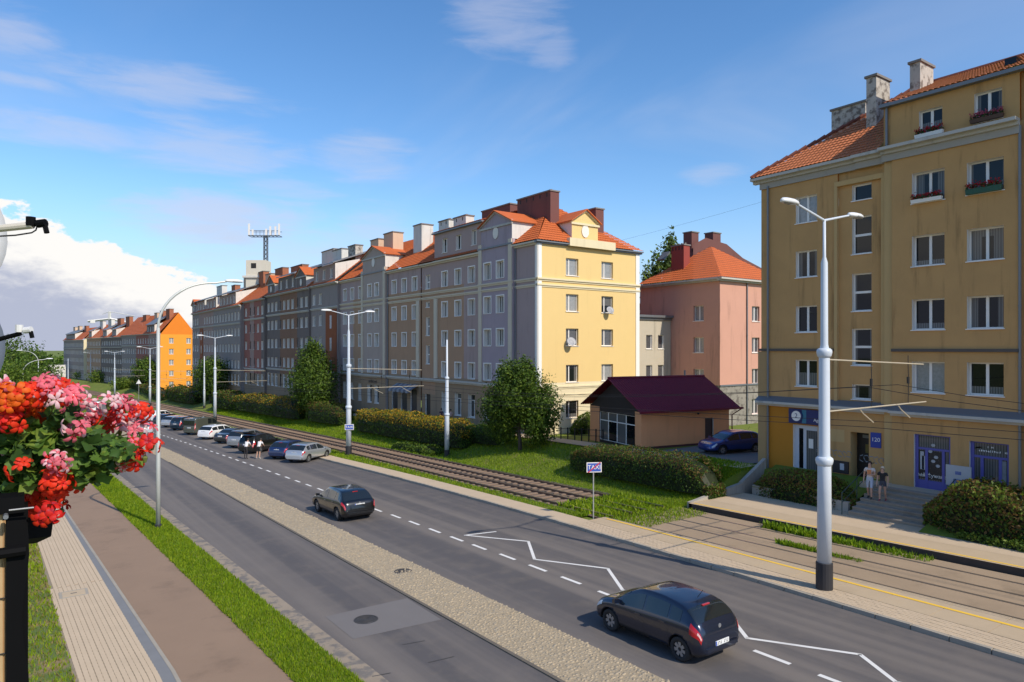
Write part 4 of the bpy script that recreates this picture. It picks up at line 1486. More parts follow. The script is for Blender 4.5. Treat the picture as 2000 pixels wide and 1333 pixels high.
# ------------------------------------------------------------------ other houses of the row, behind each other down the street
def row_house(label, ox, oy, rz, W_, zb, eave, cols, rows_n, pitch=2.5, roof=None, attic=None, gables=(), chims=(), depth=12, ridge=5.0, storey=3.05, wsz=(1.1, 1.5),
              ground=None, end=None, tw=.5, belts=(), strips=(), name='apartment_house', end_windows=True, end_z=None):
    """street front of width W_ (local x runs from the far end to the near end)"""
    P = Vector((ox, oy, zb))
    t = thing(name, label, 'house', P)
    f = Face(t, ox, oy, rz)
    tops = [eave - 1.0 - storey * k for k in range(rows_n)]
    n = max(int(W_ / pitch), 2)
    xs_ = [W_ * (i + .5) / n for i in range(n)]
    xs_ = [x for x in xs_ if not any(a - .5 < x < b + .5 for a, b, _ in strips)]
    holes = [(x - wsz[0] / 2, x + wsz[0] / 2, z - wsz[1], z) for x in xs_ for z in tops]
    gh = []
    zg = tops[-1] - storey
    gh = [(x - .65, x + .65, zg - 1.7, zg + .4) for x in xs_]
    ms = [c[2] for c in cols] + [ground or M_gf]
    def cf(x, z):
        if z < zg + .9:
            return len(ms) - 1
        for i, (a, b, _) in enumerate(cols):
            if a <= x <= b:
                return i
        return 0
    brk = sorted(set([0, W_] + [v for c in cols for v in c[:2]]))
    for a, b in zip(brk[:-1], brk[1:]):
        f.wall(a, b, zb - 1.5, eave, [h for h in holes + gh if a <= (h[0] + h[1]) / 2 < b], mats=ms, colfn=cf)
    for x in xs_:
        for z in tops:
            f.window(x, z - wsz[1], wsz[0], wsz[1], 'off')
        f.window(x, zg - 1.7, 1.3, 2.1, 'shop')
    for a, b, m_ in strips:
        f.place('stair_strip', MB().box(a, b, -.1, 0, zg + 1, eave - 3.4).mesh('stair_strip', m_))
        c = (a + b) / 2
        for z in tops[1:]:
            f.place('stair_window', MB().box(c - .35, c + .35, -.125, -.1, z - 2.0, z - .2).mesh('stair_window', M_glass[2]))
    for z in [eave - 3.3, zg + .95] + list(belts):
        f.band(0, W_, z, z + .3, .2, M_trim, name='belt')
    f.band(-.1, W_ + .1, eave, eave + .25, .4, M_trim, name='cornice')
    roof = roof or M_tile
    U, N = f.u, f.n
    e = Vector(f.P(0, -.35, eave + .25))
    sl_ = N * (depth / 2 + .35) + Vector((0, 0, ridge))
    L_ = sl_.length
    tiles(t, 'roof', roof, [((tuple(e), tuple(U), W_, tuple(sl_), lambda s: L_), dict(tw=tw, row=.6, q=2, amp=.06))])
    bk = MB().quad(f.P(0, depth / 2, eave + .2 + ridge), f.P(W_, depth / 2, eave + .2 + ridge), f.P(W_, depth, eave), f.P(0, depth, eave))
    obj('roof_back', bk.mesh('roof_back', roof), t)
    # near end wall with its gable triangle
    ew = Face(t, *f.P(W_, 0, 0)[:2], rz + math.pi / 2)
    em_ = end or cols[-1][2]
    hz = []
    if end_windows:
        for x in (depth * .3, depth * .78):
            hz += [(x - .6, x + .6, z - 1.5, z) for z in tops]
    ew.wall(0, depth, zb - 1.5, eave, hz, em_, reveal=em_)
    for h in hz:
        ew.window((h[0] + h[1]) / 2, h[2], 1.2, 1.5, 'two', glass=2)
    ew.place('end_gable', MB().poly([(0, 0, eave), (depth, 0, eave), (depth / 2, 0, eave + .2 + ridge)]).mesh('end_gable', em_ if end_z is None else end_z))
    fw = Face(t, *f.P(0, depth, 0)[:2], rz - math.pi / 2)
    fw.wall(0, depth, zb - 1.5, eave, [], em_)
    if attic:
        for (a, b, m_) in attic:
            h2 = []
            k = max(int((b - a) / 2.3), 1)
            for i in range(k):
                x = a + (b - a) * (i + .5) / k
                h2.append((x - .5, x + .5, eave + .9, eave + 2.3))
            f.wall(a, b, eave + .25, eave + 2.8, h2, m_, off=.05)
            for h in h2:
                f.window((h[0] + h[1]) / 2, h[2], 1.0, 1.4, 'two', off=.05)
            r_ = MB().hexa([f.P(a - .15, -.3, eave + 2.8), f.P(b + .15, -.3, eave + 2.8), f.P(b + .15, depth / 2, eave + ridge + .1), f.P(a - .15, depth / 2, eave + ridge + .1),
                            f.P(a - .15, -.3, eave + 2.95), f.P(b + .15, -.3, eave + 2.95), f.P(b + .15, depth / 2, eave + ridge + .3), f.P(a - .15, depth / 2, eave + ridge + .3)])
            obj('attic_roof', r_.mesh('attic_roof', M_gut), t)
            f.place('attic_cheek', MB().poly([(b, .05, eave + .25), (b, depth * .42, eave + 2.8 + 1.2), (b, .05, eave + 2.8)]).mesh('attic_cheek', M_chimw))
    for (a, b, m_) in gables:
        f.gable(a, b, eave + .2, eave + 2.3, eave + 3.5, m_, off=-.05, deep=3.4, oval=True)
    for (x, w_, y_, top, m_) in chims:
        mb_ = MB().box(x - w_ / 2, x + w_ / 2, y_, y_ + 1.1, eave + .8, eave + top)
        mb_.box(x - w_ / 2 - .08, x + w_ / 2 + .08, y_ - .08, y_ + 1.18, eave + top, eave + top + .14, 1)
        f.place('chimney', mb_.mesh('chimney', [m_, MATS['chimney_cap']]))
    return t, f


HP = -math.pi / 2
M_brn = plaster('rust_brown', (0.30, 0.09, 0.03))
M_dk = plaster('soot_grey', (0.18, 0.145, 0.125), 0.35)
M_dkb = plaster('soot_brown', (0.24, 0.13, 0.075), 0.35)
M_red_ = plaster('brick_red', (0.33, 0.125, 0.09), 0.25)
M_pkg = plaster('pink_grey', (0.37, 0.25, 0.205), 0.25)
M_gy2 = plaster('cool_grey', (0.29, 0.245, 0.22), 0.25)
M_brick = pm('brick_chimney', (0.33, 0.12, 0.06), 0.9, 0.25, 3.0, stain=0.3)
M_orw = plaster('orange', (0.80, 0.31, 0.03), 0.05, 0.03)
M_orw2 = plaster('deep_orange', (0.72, 0.20, 0.015), 0.05, 0.03)
y0, y1 = Y2L, atX(606, 34.5)
row_house('narrow grey house with a rust brown stair strip beside the sooty dark house', 34.6, y1, HP, y1 - y0, -.5, 16.3, [(0, y1 - y0, M_gy2)], 4, 2.2,
          attic=[(1.0, (y1 - y0) - 1, M_pkg)], strips=[((y1 - y0) - 4.2, (y1 - y0) - .3, M_brn)], chims=[(2.5, 3.5, 3.0, 5.6, M_chimw), (7.5, 2.6, 3.2, 5.6, M_chim)])
ya, yb = y1, atX(520, 34.2)
w_ = yb - ya
row_house('sooty dark grey house with brown panels between its windows', 34.3, yb, HP, w_, -1.3, 16.2, [(0, w_ * .35, M_dk), (w_ * .35, w_ * .75, M_dkb), (w_ * .75, w_, M_dk)], 4, 2.0,
          attic=[(w_ * .3, w_ * .72, M_dk)], gables=[(w_ * .74, w_ * .95, M_dk), (.8, w_ * .22, M_dk)], chims=[(w_ * .85, 5.0, 4.0, 6.3, M_chimw), (w_ * .1, 6.0, 4.4, 5.5, M_brick)], wsz=(1.15, 1.5))
yc, w_ = atX(476, 33.8), atX(476, 33.8) - yb
row_house('brick red and grey house between the sooty one and the pinkish grey one', 33.9, yc, HP, w_, -2.2, 15.9, [(0, w_ * .3, M_red_), (w_ * .3, w_ * .5, M_pkg), (w_ * .5, w_ * .85, M_red_), (w_ * .85, w_, M_dk)], 4, 2.2,
          chims=[(w_ * .6, 4.5, 4.0, 6.0, M_brick), (w_ * .2, 3.4, 3.6, 5.4, M_peach)])
yd, w_ = atX(374, 33.0), atX(374, 33.0) - yc
row_house('far pinkish grey house ending at the round street tree', 33.2, yd, HP, w_, -3.4, 15.4, [(0, w_ * .18, M_gy2), (w_ * .18, w_ * .5, M_pkg), (w_ * .5, w_, M_gy2)], 4, 2.3,
          attic=[(w_ * .05, w_ * .3, M_pkg), (w_ * .34, w_ * .55, M_pkg), (w_ * .62, w_ * .92, M_pkg)], strips=[(w_ * .2, w_ * .27, M_brn)],
          gables=[(w_ * .0, w_ * .05 + 2.4, M_gy2)], chims=[(w_ * .25, 5, 3.6, 6.2, M_chimw), (w_ * .5, 3, 4, 5.6, M_brick), (w_ * .75, 5, 4, 6.6, M_peach), (w_ * .93, 4.5, 4.4, 6.8, M_brick)])
# orange gable house and the row beyond it, turned with the street
d_ = Vector((13 - 31.5, 383 - 211, 0)).normalized()
rz_far = math.atan2(-d_.y, -d_.x)


def far_house(label, s0, s1, eave, zb, cols, **kw):
    p = Vector((31.5, 211, 0)) + d_ * s1
    return row_house(label, p.x, p.y, rz_far, s1 - s0, zb, eave, cols, 5, 2.6, tw=.9, depth=9.5, **kw)


far_house('house with a bright orange gable end facing up the street', 0, 44, 11.4, -4.6, [(0, 18, M_gy2), (18, 32, M_red_), (32, 41, M_pkg), (41, 44, M_red_)], end=M_orw, end_z=M_orw2, ridge=6.0,
          chims=[(40, 3.5, 3.0, 7.2, M_brick), (33, 3.2, 3.2, 7, M_brick), (27, 3.0, 3.2, 6.6, M_peach), (14, 4, 3.3, 6.4, M_brick)], attic=[(30, 38, M_dk)])
far_house('brown grey house beyond the orange gable one', 44.2, 100, 11.0, -5.0, [(0, 25, M_tan), (25, 56, M_dk)], ridge=5.2,
          chims=[(10, 5, 3, 6.6, M_chimw), (24, 5, 3, 6.8, M_chimw), (38, 5, 3, 6.8, M_brick), (50, 5, 3, 7.0, M_brick)], attic=[(4, 9, M_gy2), (28, 34, M_gy2), (42, 48, M_gy2)])
far_house('farthest grey house of the row before the white footbridge', 106, 150, 10.6, -5.3, [(0, 44, M_gy2)], end=M_cream, ridge=5.0,
          chims=[(6, 4, 3, 6, M_peach), (16, 4, 3, 6.2, M_peach), (30, 4, 3, 6, M_brick)], attic=[(6, 26, M_dk)])

# ------------------------------------------------------------------ kiosk house with maroon metal roof
M_pch = plaster('peach_kiosk', (0.80, 0.36, 0.16), 0.12)
M_mtl = pm('maroon_metal', (0.17, 0.014, 0.030), 0.6, 0.08, 3.0, spec=0.25)
kd = (0.9 * RT + 0.43 * FW)
kd = Vector(kd).normalized()
krz = math.atan2(kd.y, kd.x)
kn = Vector((-kd.y, kd.x, 0))
tip = Vector((0.812 * 8.77 + 0.584 * 47, 0.812 * 47 - 0.584 * 8.77, 0))
kz = 0.35
kb = thing('kiosk', 'small peach kiosk building with glazed front and maroon metal gable roof', 'kiosk', (tip.x + 2, tip.y + 2, kz))
ov = .55
WK, DK = 8.0, 6.7                                           # length and gable width without overhang
o_ = tip + kd * ov + kn * ov
fk = Face(kb, o_.x, o_.y, krz)
door = (5.7, 6.5, kz, 2.45)
fk.wall(0, WK, kz - .6, 3.3, [door], mats=[M_pch, pm('plinth_brown', (0.09, 0.03, 0.025), 0.9)], colfn=lambda x, z: 1 if z < kz + .02 else 0, depth=.15)
fk.place('plinth', MB().box(0, 5.65, -.04, .0, kz - .6, kz + .3).box(6.55, WK, -.04, .0, kz - .6, kz + .3).mesh('plinth', MATS['plinth_brown']))
fk.place('door', MB().box(door[0], door[1], .1, .14, door[2], door[3]).mesh('door', pm('brown_door', (0.045, 0.014, 0.012), 0.5)))
fk.place('wall_lamp', MB().lathe([(.06, 0), (.09, .12)], 10, (5.0, -.08, 2.75)).mesh('wall_lamp', M_dark))
# gable front: faces the street; local x of that face runs from the back corner to the front-right corner
c2 = o_ + kn * DK
fg = Face(kb, c2.x, c2.y, krz - math.pi / 2)
gl = (1.35, DK - .75, kz + .25, 2.75)
M_tim = pm('dark_timber', (0.028, 0.018, 0.014), 0.8, 0.2, 4.0)
fg.wall(0, DK, kz - .6, 3.1, [gl], mats=[M_pch, M_tim], colfn=lambda x, z: 1 if .7 < x < DK - .65 else 0, reveal=M_tim, depth=.12)
fg.place('gable_boards', MB().poly([(-.0, 0, 3.1), (DK, 0, 3.1), (DK / 2, 0, 5.1)]).mesh('gable_boards', M_tim))
gm = MB()
for k in range(5):
    x = gl[0] + (gl[1] - gl[0]) * k / 4
    gm.box(x - .04, x + .04, .05, .1, gl[2], gl[3])
for z in (gl[2], 2.1, gl[3]):
    gm.box(gl[0], gl[1], .052, .098, z - .035, z + .035)
fg.place('glazing_bars', gm.mesh('glazing_bars', M_frame))
for k in range(4):
    a_, b_ = gl[0] + (gl[1] - gl[0]) * k / 4 + .045, gl[0] + (gl[1] - gl[0]) * (k + 1) / 4 - .045
    fg.place('pane', MB().box(a_, b_, .07, .08, gl[2] + .04, 2.06).mesh('pane', M_glass[0]))
    fg.place('pane', MB().box(a_, b_, .07, .08, 2.14, gl[3] - .04).mesh('pane', M_glass[0]))
bk = Face(kb, *fk.P(WK, 0, 0)[:2], krz + math.pi / 2)
bk.wall(0, DK, kz - .6, 3.2, [], M_pch)
bk.place('gable_boards', MB().poly([(0, 0, 3.2), (DK, 0, 3.2), (DK / 2, 0, 5.1)]).mesh('gable_boards', M_pch))
fb_ = Face(kb, *fk.P(WK, DK, 0)[:2], krz + math.pi)
fb_.wall(0, WK, kz - .6, 3.2, [], M_pch)
ridge_z, eave_z = 5.35, 3.2
for sgn in (0, 1):
    y_e, y_r = (-ov, DK / 2) if sgn == 0 else (DK + ov, DK / 2)
    mb = MB()
    n = 44
    for i in range(n):
        xa_, xb_ = -ov + (WK + 2 * ov) * i / n, -ov + (WK + 2 * ov) * (i + 1) / n
        for (u0, u1, h) in ((0, .72, 0.0), (.72, 1.0, .03)):
            p0, p1 = xa_ + (xb_ - xa_) * u0, xa_ + (xb_ - xa_) * u1
            q = [fk.P(p0, y_e, eave_z + h), fk.P(p1, y_e, eave_z + h), fk.P(p1, y_r, ridge_z + h), fk.P(p0, y_r, ridge_z + h)]
            mb.hexa([(x, y, z - .06) for x, y, z in q] + q)
    obj('roof_slope', mb.mesh('roof_slope', M_mtl), kb)
fk.place('ridge_cap', MB().tube([(-ov, DK / 2, ridge_z + .03), (WK + ov, DK / 2, ridge_z + .03)], .09, 8).mesh('ridge_cap', M_mtl))
fk.place('gutter', MB().box(-ov, WK + ov + .25, -ov - .12, -ov, eave_z - .14, eave_z).tube([(WK + ov + .15, -ov - .06, eave_z - .1), (WK + .2, -.1, eave_z - .6), (WK + .2, -.1, kz)], .045, 8).mesh('gutter', M_mtl))
fk.place('vent_pipe', MB().tube([(WK - 1.4, DK / 2, ridge_z), (WK - 1.4, DK / 2, ridge_z + .5)], .07, 8).mesh('vent_pipe', M_gut))

# ------------------------------------------------------------------ pink house, link building and maroon house behind
M_pnk = plaster('pink', (0.58, 0.305, 0.22), 0.3)
pk = thing('apartment_house', 'pink three storey house with orange hip roof behind the kiosk', 'house', (55, 43, .2))
PX_, PY_ = 52.0, 39.7
pE = 13.75
fp = Face(pk, PX_, PY_, 0.0)
wx = [2.9 + 3.55 * k for k in range(4)]
zr3 = [11.6, 8.6, 5.6, 2.7]
ppx = atY(1476, PY_) - PX_
wx = [ppx, ppx + 3.2]
hp_ = [(x - .6, x + .6, z - 1.45, z) for x in wx for z in zr3]
M_rough = pm('bare_render', (0.27, 0.245, 0.205), 0.95, 0.3, 1.2, 0.4, 25, col2=(0.14, 0.12, 0.10), c2lo=0.48, c2hi=0.62)
fp.wall(0, 10, -1, pE, hp_, mats=[M_pnk, M_rough], colfn=lambda x, z: 1 if z < 4.1 else 0, reveal=M_pnk)
for h in hp_:
    fp.window((h[0] + h[1]) / 2, h[2], 1.2, 1.45, 'two', glass=3)
fp.pipe(atY(1458, PY_) - PX_, 0, pE)
fp.band(0, 10, 4.05, 4.2, .08, M_gut, name='belt', step=False)
WL = atX(1250, PX_) - PY_
fq = Face(pk, PX_, PY_ + WL, HP)
cq = (PY_ + WL) - (atX(1352, PX_) + atX(1377, PX_)) / 2
hq = [(cq - .6, cq + .6, z - 1.45, z) for z in zr3]
fq.wall(0, WL, -1, pE, hq, mats=[M_pnk, M_rough], colfn=lambda x, z: 1 if z < 3.6 else 0, reveal=M_pnk)
for h in hq:
    fq.window(cq, h[2], 1.2, 1.45, 'two', glass=2)
for f_, w_ in ((fp, 10), (fq, WL)):
    f_.band(-.4, w_ + .1, pE, pE + .3, .5, M_trim, name='cornice')
rzp, hx = 17.8, 5.2
n3 = float(np.hypot(hx, rzp - pE - .3))
tiles(pk, 'roof', M_tile, [
    (((PX_ - .5, PY_ + WL, pE + .32), (0, -1, 0), WL + .5, (hx, 0, rzp - pE - .3), lambda s: n3 * max(0, min(1, s / hx, (WL + .5 - s) / hx))), dict(tw=.3, row=.42)),
    (((PX_ - .5, PY_ - .5, pE + .32), (1, 0, 0), 10.6, (0, hx, rzp - pE - .3), lambda s: n3 * max(0, min(1, s / hx, (10.6 - s) / hx))), dict(tw=.3, row=.42))])
chimney(pk, 53.3, 54.2, 45.0, 46.6, 14.5, 17.9, plaster('red_chimney', (0.27, 0.05, 0.035), 0.1), pots=4)
obj('skylight', MB().hexa([(53.4, 47.6, 16.55), (54.3, 47.6, 17.4), (54.3, 48.5, 17.4), (53.4, 48.5, 16.55), (53.35, 47.6, 16.7), (54.25, 47.6, 17.55), (54.25, 48.5, 17.55), (53.35, 48.5, 16.7)]).mesh('skylight', M_glass[0]), pk)
# maroon fire wall house behind
mh = thing('apartment_house', 'maroon fire wall of the house rising behind the pink roof', 'house', (62, 50, 0))
zt = zpx(487, 60, 47)
obj('fire_wall', MB().poly([(61.4, 50.5, 0), (82, 50.5, 0), (82, 50.5, 15.5), (70.5, 50.5, 18.4), (67.4, 50.5, 19.8), (63.6, 50.5, 20.2), (61.4, 50.5, 19.2)]).mesh('fire_wall', M_mar), mh)
obj('fire_wall_back', MB().box(61.4, 82, 50.52, 51.1, 0, 15.4).box(61.4, 67, 50.52, 51.1, 15.4, 18.4).mesh('fire_wall_back', M_mar), mh)
chimney(mh, 62.0, 63.2, 51.2, 52.4, 17.5, 20.9, M_mar)
chimney(mh, 65.8, 67.2, 51.2, 52.4, 18.5, 21.2, M_mar)
obj('roof', MB().quad((70, 50.7, 18.6), (84, 50.7, 15.2), (84, 60, 19.0), (70, 60, 20.5)).mesh('roof', M_tile), mh)
# low link building
lk = thing('link_building', 'low grey beige flat roofed link between the yellow and pink houses', 'building', (48, 50, .3))
fl_ = Face(lk, 46.95, 45.5, 0.0)
wl_ = 5.0
cl = [atY(1268, 45.5) - 46.95, atY(1291, 45.5) - 46.95]
hl = [(c - .42, c + .42, z - 1.35, z) for c in cl for z in (8.85, 5.95, 3.0)]
fl_.wall(0, wl_, -1, 10.3, hl, plaster('beige_link', (0.50, 0.44, 0.34), 0.3), depth=.15)
for h in hl:
    fl_.window((h[0] + h[1]) / 2, h[2], .84, 1.35, 'one', glass=3, depth=.15)
fl_.band(-.1, wl_ + .3, 10.3, 10.75, .35, M_gut, name='parapet')
obj('flat_roof', MB().box(46.95, 51.95, 45.6, 56, 10.2, 10.6).mesh('flat_roof', M_gut), lk)

# mobile phone mast on the roof of the sooty house
mx, my = 40.0, 137.5
mz = zpx(546, mx, my)
ms = thing('antenna_mast', 'mobile phone mast with white panel antennas and equipment cabin on the roof', 'antenna', (mx, my, mz - 1))
c_ = Face(ms, mx - 1.0, my, -TH)
sc_ = dep(mx, my) / F_PX
q = lambda px, py: ((px - 525) * sc_, 0, H + (YH - py) * sc_)
cabm = pm('cabin_cream', (0.62, 0.57, 0.47), 0.8, 0.1, 1.0)
x0, _, z0 = q(494, 541)
x1, _, z1 = q(532, 511)
c_.place('cabin', MB().box(x0, x1, -1.5, 1.5, z0 - 3.5, z1).box(x0 + 1.0, x0 + 2.0, -1.52, -1.5, z1 - 1.6, z1 - .6, 1).mesh('cabin', [cabm, M_dark]))
c_.place('cabin_base', MB().box(x0 - .6, x1 + .3, -1.8, 1.8, z0 - .4, z0).mesh('cabin_base', M_chimw))
a_, b_ = q(527, 520), q(527, 462)
mm = MB()
for dx in (-.32, .32):
    for dy in (-.3, .3):
        mm.tube([(a_[0] + dx, dy, a_[2] - 3), (b_[0] + dx * .9, dy, b_[2])], .09, 6)
for k in range(7):
    z = a_[2] + (b_[2] - a_[2]) * k / 7
    z2 = a_[2] + (b_[2] - a_[2]) * (k + 1) / 7
    mm.tube([(a_[0] - .3, -.3, z), (a_[0] + .3, -.3, z2)], .05, 5)
    mm.tube([(a_[0] + .3, .3, z), (a_[0] - .3, .3, z2)], .05, 5)
c_.place('lattice_mast', mm.mesh('lattice_mast', pm('mast_steel', (0.10, 0.11, 0.12), 0.5, metal=0.4)))
pl_ = MB()
zp = q(0, 463)[2]
xa_, xb_ = q(496, 0)[0], q(556, 0)[0]
for y in (-.8, .8):
    pl_.tube([(xa_, y, zp), (xb_, y, zp)], .08, 6).tube([(xa_, y, zp + 1), (xb_, y, zp + 1)], .05, 6)
for k in range(9):
    x = xa_ + (xb_ - xa_) * k / 8
    pl_.tube([(x, -.8, zp), (x, .8, zp)], .05, 5).tube([(x, -.8, zp), (x, -.8, zp + 1)], .04, 5)
c_.place('antenna_platform', pl_.mesh('antenna_platform', MATS['mast_steel']))
for k, px in enumerate((498, 505, 531, 539, 549, 556)):
    x = q(px, 0)[0]
    h = (2.2, 1.1, 1.2, 1.7, 1.7, 2.2)[k]
    c_.place('panel_antenna', MB().box(x - .16, x + .16, -1.05, -.85, zp + .1, zp + .1 + h).mesh('panel_antenna', M_frame))
# tower crane far off
# ------------------------------------------------------------------ vegetation
def leaf_quads(C, size, flat=0.0, seed=1, out=None, droop=None):
    """diamond shaped leaves at the centres C; out: outward directions that the faces lean to"""
    g = np.random.default_rng(seed)
    n = len(C)
    nrm = g.normal(0, 1, (n, 3))
    if out is not None:
        nrm = nrm * 0.75 + out * 1.0
    nrm /= np.linalg.norm(nrm, axis=1)[:, None]
    a = np.cross(nrm, g.normal(0, 1, (n, 3)))
    if droop is not None:
        a = a * .6 + np.array([0, 0, droop])
        a -= nrm * np.sum(a * nrm, 1)[:, None]
    a /= np.linalg.norm(a, axis=1)[:, None] + 1e-9
    b = np.cross(nrm, a)
    s = (size * g.uniform(.6, 1.3, n))[:, None]
    V = np.stack([C - a * s, C + b * s * .55 + nrm * s * .12, C + a * s, C - b * s * .55 + nrm * s * .12], 1).reshape(-1, 3)
    return V, np.arange(4 * n).reshape(-1, 4)


def crown_points(blobs, n, g, shell=.62):
    """points spread through lumpy ellipsoids, most of them near the surface"""
    w = np.array([b[3] * b[4] * b[5] for b in blobs]) ** .75
    k = g.choice(len(blobs), n, p=w / w.sum())
    B = np.array(blobs)[k]
    d = g.normal(0, 1, (n, 3))
    d /= np.linalg.norm(d, axis=1)[:, None]
    r = np.where(g.random(n) < .72, g.uniform(shell, 1.06, n), g.uniform(.2, shell, n))
    lump = 1 + .22 * np.sin(d[:, 0] * 7 + k) * np.cos(d[:, 2] * 6 + k * 2) + .10 * np.sin(d[:, 1] * 17 + d[:, 2] * 13 + k) + g.normal(0, .07, n)
    C = B[:, :3] + d * B[:, 3:6] * (r * lump)[:, None]
    return C, d


def make_tree(name, label, base, blobs, n, leaf, mats, trunk_r=.14, trunk_h=1.5, seed=1, group=None, bark=(0.085, 0.065, 0.05), droop=None, top=None):
    t = thing(name, label, 'tree', base, group=group)
    g = np.random.default_rng(seed)
    r = random.Random(seed)
    tb = MB()
    zt = top or max(b[2] + b[5] * .4 for b in blobs)
    sx, sy = r.uniform(-.2, .2), r.uniform(-.2, .2)
    tb.tube([(0, 0, -.3), (sx * .3, sy * .3, trunk_h * .5), (sx, sy, trunk_h), (sx, sy, zt)], [trunk_r * 1.25, trunk_r, trunk_r * .85, trunk_r * .2], 8)
    for b in blobs:
        for k in range(2):
            z0 = trunk_h * r.uniform(.75, 1.15)
            e = (b[0] + r.uniform(-.4, .4) * b[3], b[1] + r.uniform(-.4, .4) * b[4], b[2] + r.uniform(-.1, .5) * b[5])
            m = ((sx + e[0]) / 2 + r.uniform(-.2, .2), (sy + e[1]) / 2, (z0 + e[2]) / 2 - .1)
            tb.tube([(sx, sy, z0), m, e], [trunk_r * .45, trunk_r * .28, trunk_r * .08], 5)
    obj('trunk', tb.mesh('trunk', pm('bark', bark, 0.95, 0.3, 4.0, 0.6, 20), True), t, world=False)
    C, d = crown_points(blobs, n, g)
    V, Fq = leaf_quads(C, leaf, seed=seed + 5, out=d, droop=droop)
    mi = g.choice(len(mats), n, p=[.55, .3, .15][:len(mats)] if len(mats) == 3 else None)
    obj('crown', np_mesh('crown', V, Fq, mats, mi), t, world=False)
    return t


L_a = leafmat('leaf_mid', (0.085, 0.15, 0.016))
L_b = leafmat('leaf_dark', (0.042, 0.078, 0.012))
L_c = leafmat('leaf_light', (0.15, 0.21, 0.025))
L_p = leafmat('leaf_poplar', (0.11, 0.165, 0.05))
L_y = leafmat('leaf_yellow', (0.50, 0.30, 0.025), 0.4)
L_o = leafmat('leaf_rusty', (0.16, 0.10, 0.03), 0.4)


def lawn_at(px, X, py=None):
    Y = atX(px, X + 0.0)
    return X, Y, gz(X - sh(Y), Y) - .06


# a wooded rise closing the horizon
g0 = np.random.default_rng(77)
n0 = 9000
yy0 = g0.uniform(430, 620, n0)
xx0 = g0.uniform(-420, 60, n0)
hz0 = 9 + 4 * np.sin(xx0 * .07) + 3 * np.sin(xx0 * .19 + 1) + g0.normal(0, .8, n0)
C0 = np.stack([xx0, yy0, np.array([zs(v) for v in yy0]) + hz0 * g0.random(n0) ** .5], 1)
V0, F0 = leaf_quads(C0, 1.5, seed=78)
wd = obj('distant_wood', np_mesh('distant_wood', V0, F0, [L_b, L_a], g0.choice(2, n0)))
wd['kind'] = 'stuff'
wd['label'] = 'far wooded rise along the horizon'

# street trees
X, Y, z = lawn_at(1016, 31.2)
make_tree('street_tree', 'bushy upright street tree beside the yellow end wall', (X, Y, z),
          [(-.2, .3, 4.1, 1.9, 1.9, 2.5), (.9, -1.3, 3.2, 1.5, 1.7, 2.3), (-.8, 1.6, 2.9, 1.5, 1.6, 2.1), (.1, -.6, 5.7, .9, .9, 1.4), (-.4, .9, 5.4, .9, 1.0, 1.5), (.5, -1.5, 1.9, 1.0, 1.2, 1.5), (-.5, 1.3, 1.6, 1.0, 1.2, 1.3)],
          36000, .10, [L_a, L_b, L_c], seed=3, droop=.4)
X, Y, z = lawn_at(612, 31.0)
make_tree('street_tree', 'dense cone shaped street tree before the rust brown stair strip', (X, Y, z),
          [(0, 0, 4.6, 3.1, 3.6, 3.6), (.2, .6, 7.2, 2.1, 2.4, 2.4), (-.3, -1.8, 3.6, 2.2, 2.6, 2.8), (0, 2.0, 3.8, 2.1, 2.4, 2.9), (0, .1, 8.9, 1.1, 1.1, 1.4)], 20000, .15, [L_a, L_b, L_c], .2, seed=5, droop=.4)
X, Y, z = lawn_at(412, 30.0)
make_tree('street_tree', 'broad round dark street tree before the pinkish grey house', (X, Y, z),
          [(0, 0, 5.4, 3.6, 4.0, 3.5), (.4, 1.5, 6.6, 2.5, 2.6, 2.4), (0, -2.0, 5.2, 2.6, 2.6, 3.0), (0, 2.3, 4.8, 2.4, 2.5, 3.0), (0, 0, 3.0, 3.0, 3.2, 2.2)], 11000, .19, [L_a, L_b, L_c], .25, seed=8)
X, Y, z = lawn_at(284, 28.5)
make_tree('street_tree', 'round leafy street tree before the bright orange gable', (X, Y, z),
          [(0, 0, 5.2, 3.6, 3.8, 3.6), (.5, 1.6, 7.0, 2.4, 2.4, 2.2), (0, -1.8, 4.6, 2.4, 2.6, 2.8), (0, 1.2, 3.4, 3.0, 3.4, 2.4)], 8000, .25, [L_a, L_b, L_c], .25, seed=9)
# poplar behind the pink house
d = 96.0
p = d * (FW + (1306 - 1000) / F_PX * RT)
make_tree('poplar_tree', 'tall poplar with upswept boughs behind the pink house roof', (p[0], p[1], 0.0),
          [(a * RT[0], a * RT[1], zc, rr, rr, hh) for a, zc, rr, hh in ((0, 19.5, 1.1, 4.2), (-1.6, 17.6, 1.0, 4.0), (1.4, 17.4, 1.1, 3.8), (2.7, 16.4, .9, 3.0), (-3.0, 16.2, .9, 3.4), (-.6, 14.0, 2.6, 4.0), (1.2, 12.5, 2.8, 4.0), (-2.2, 11.5, 2.4, 4.0), (.5, 21.4, .7, 2.6), (3.6, 14.5, .8, 2.6))],
          20000, .24, [L_p, L_c, L_a], .35, 8.0, seed=12, bark=(0.12, 0.11, 0.09), droop=1.2)
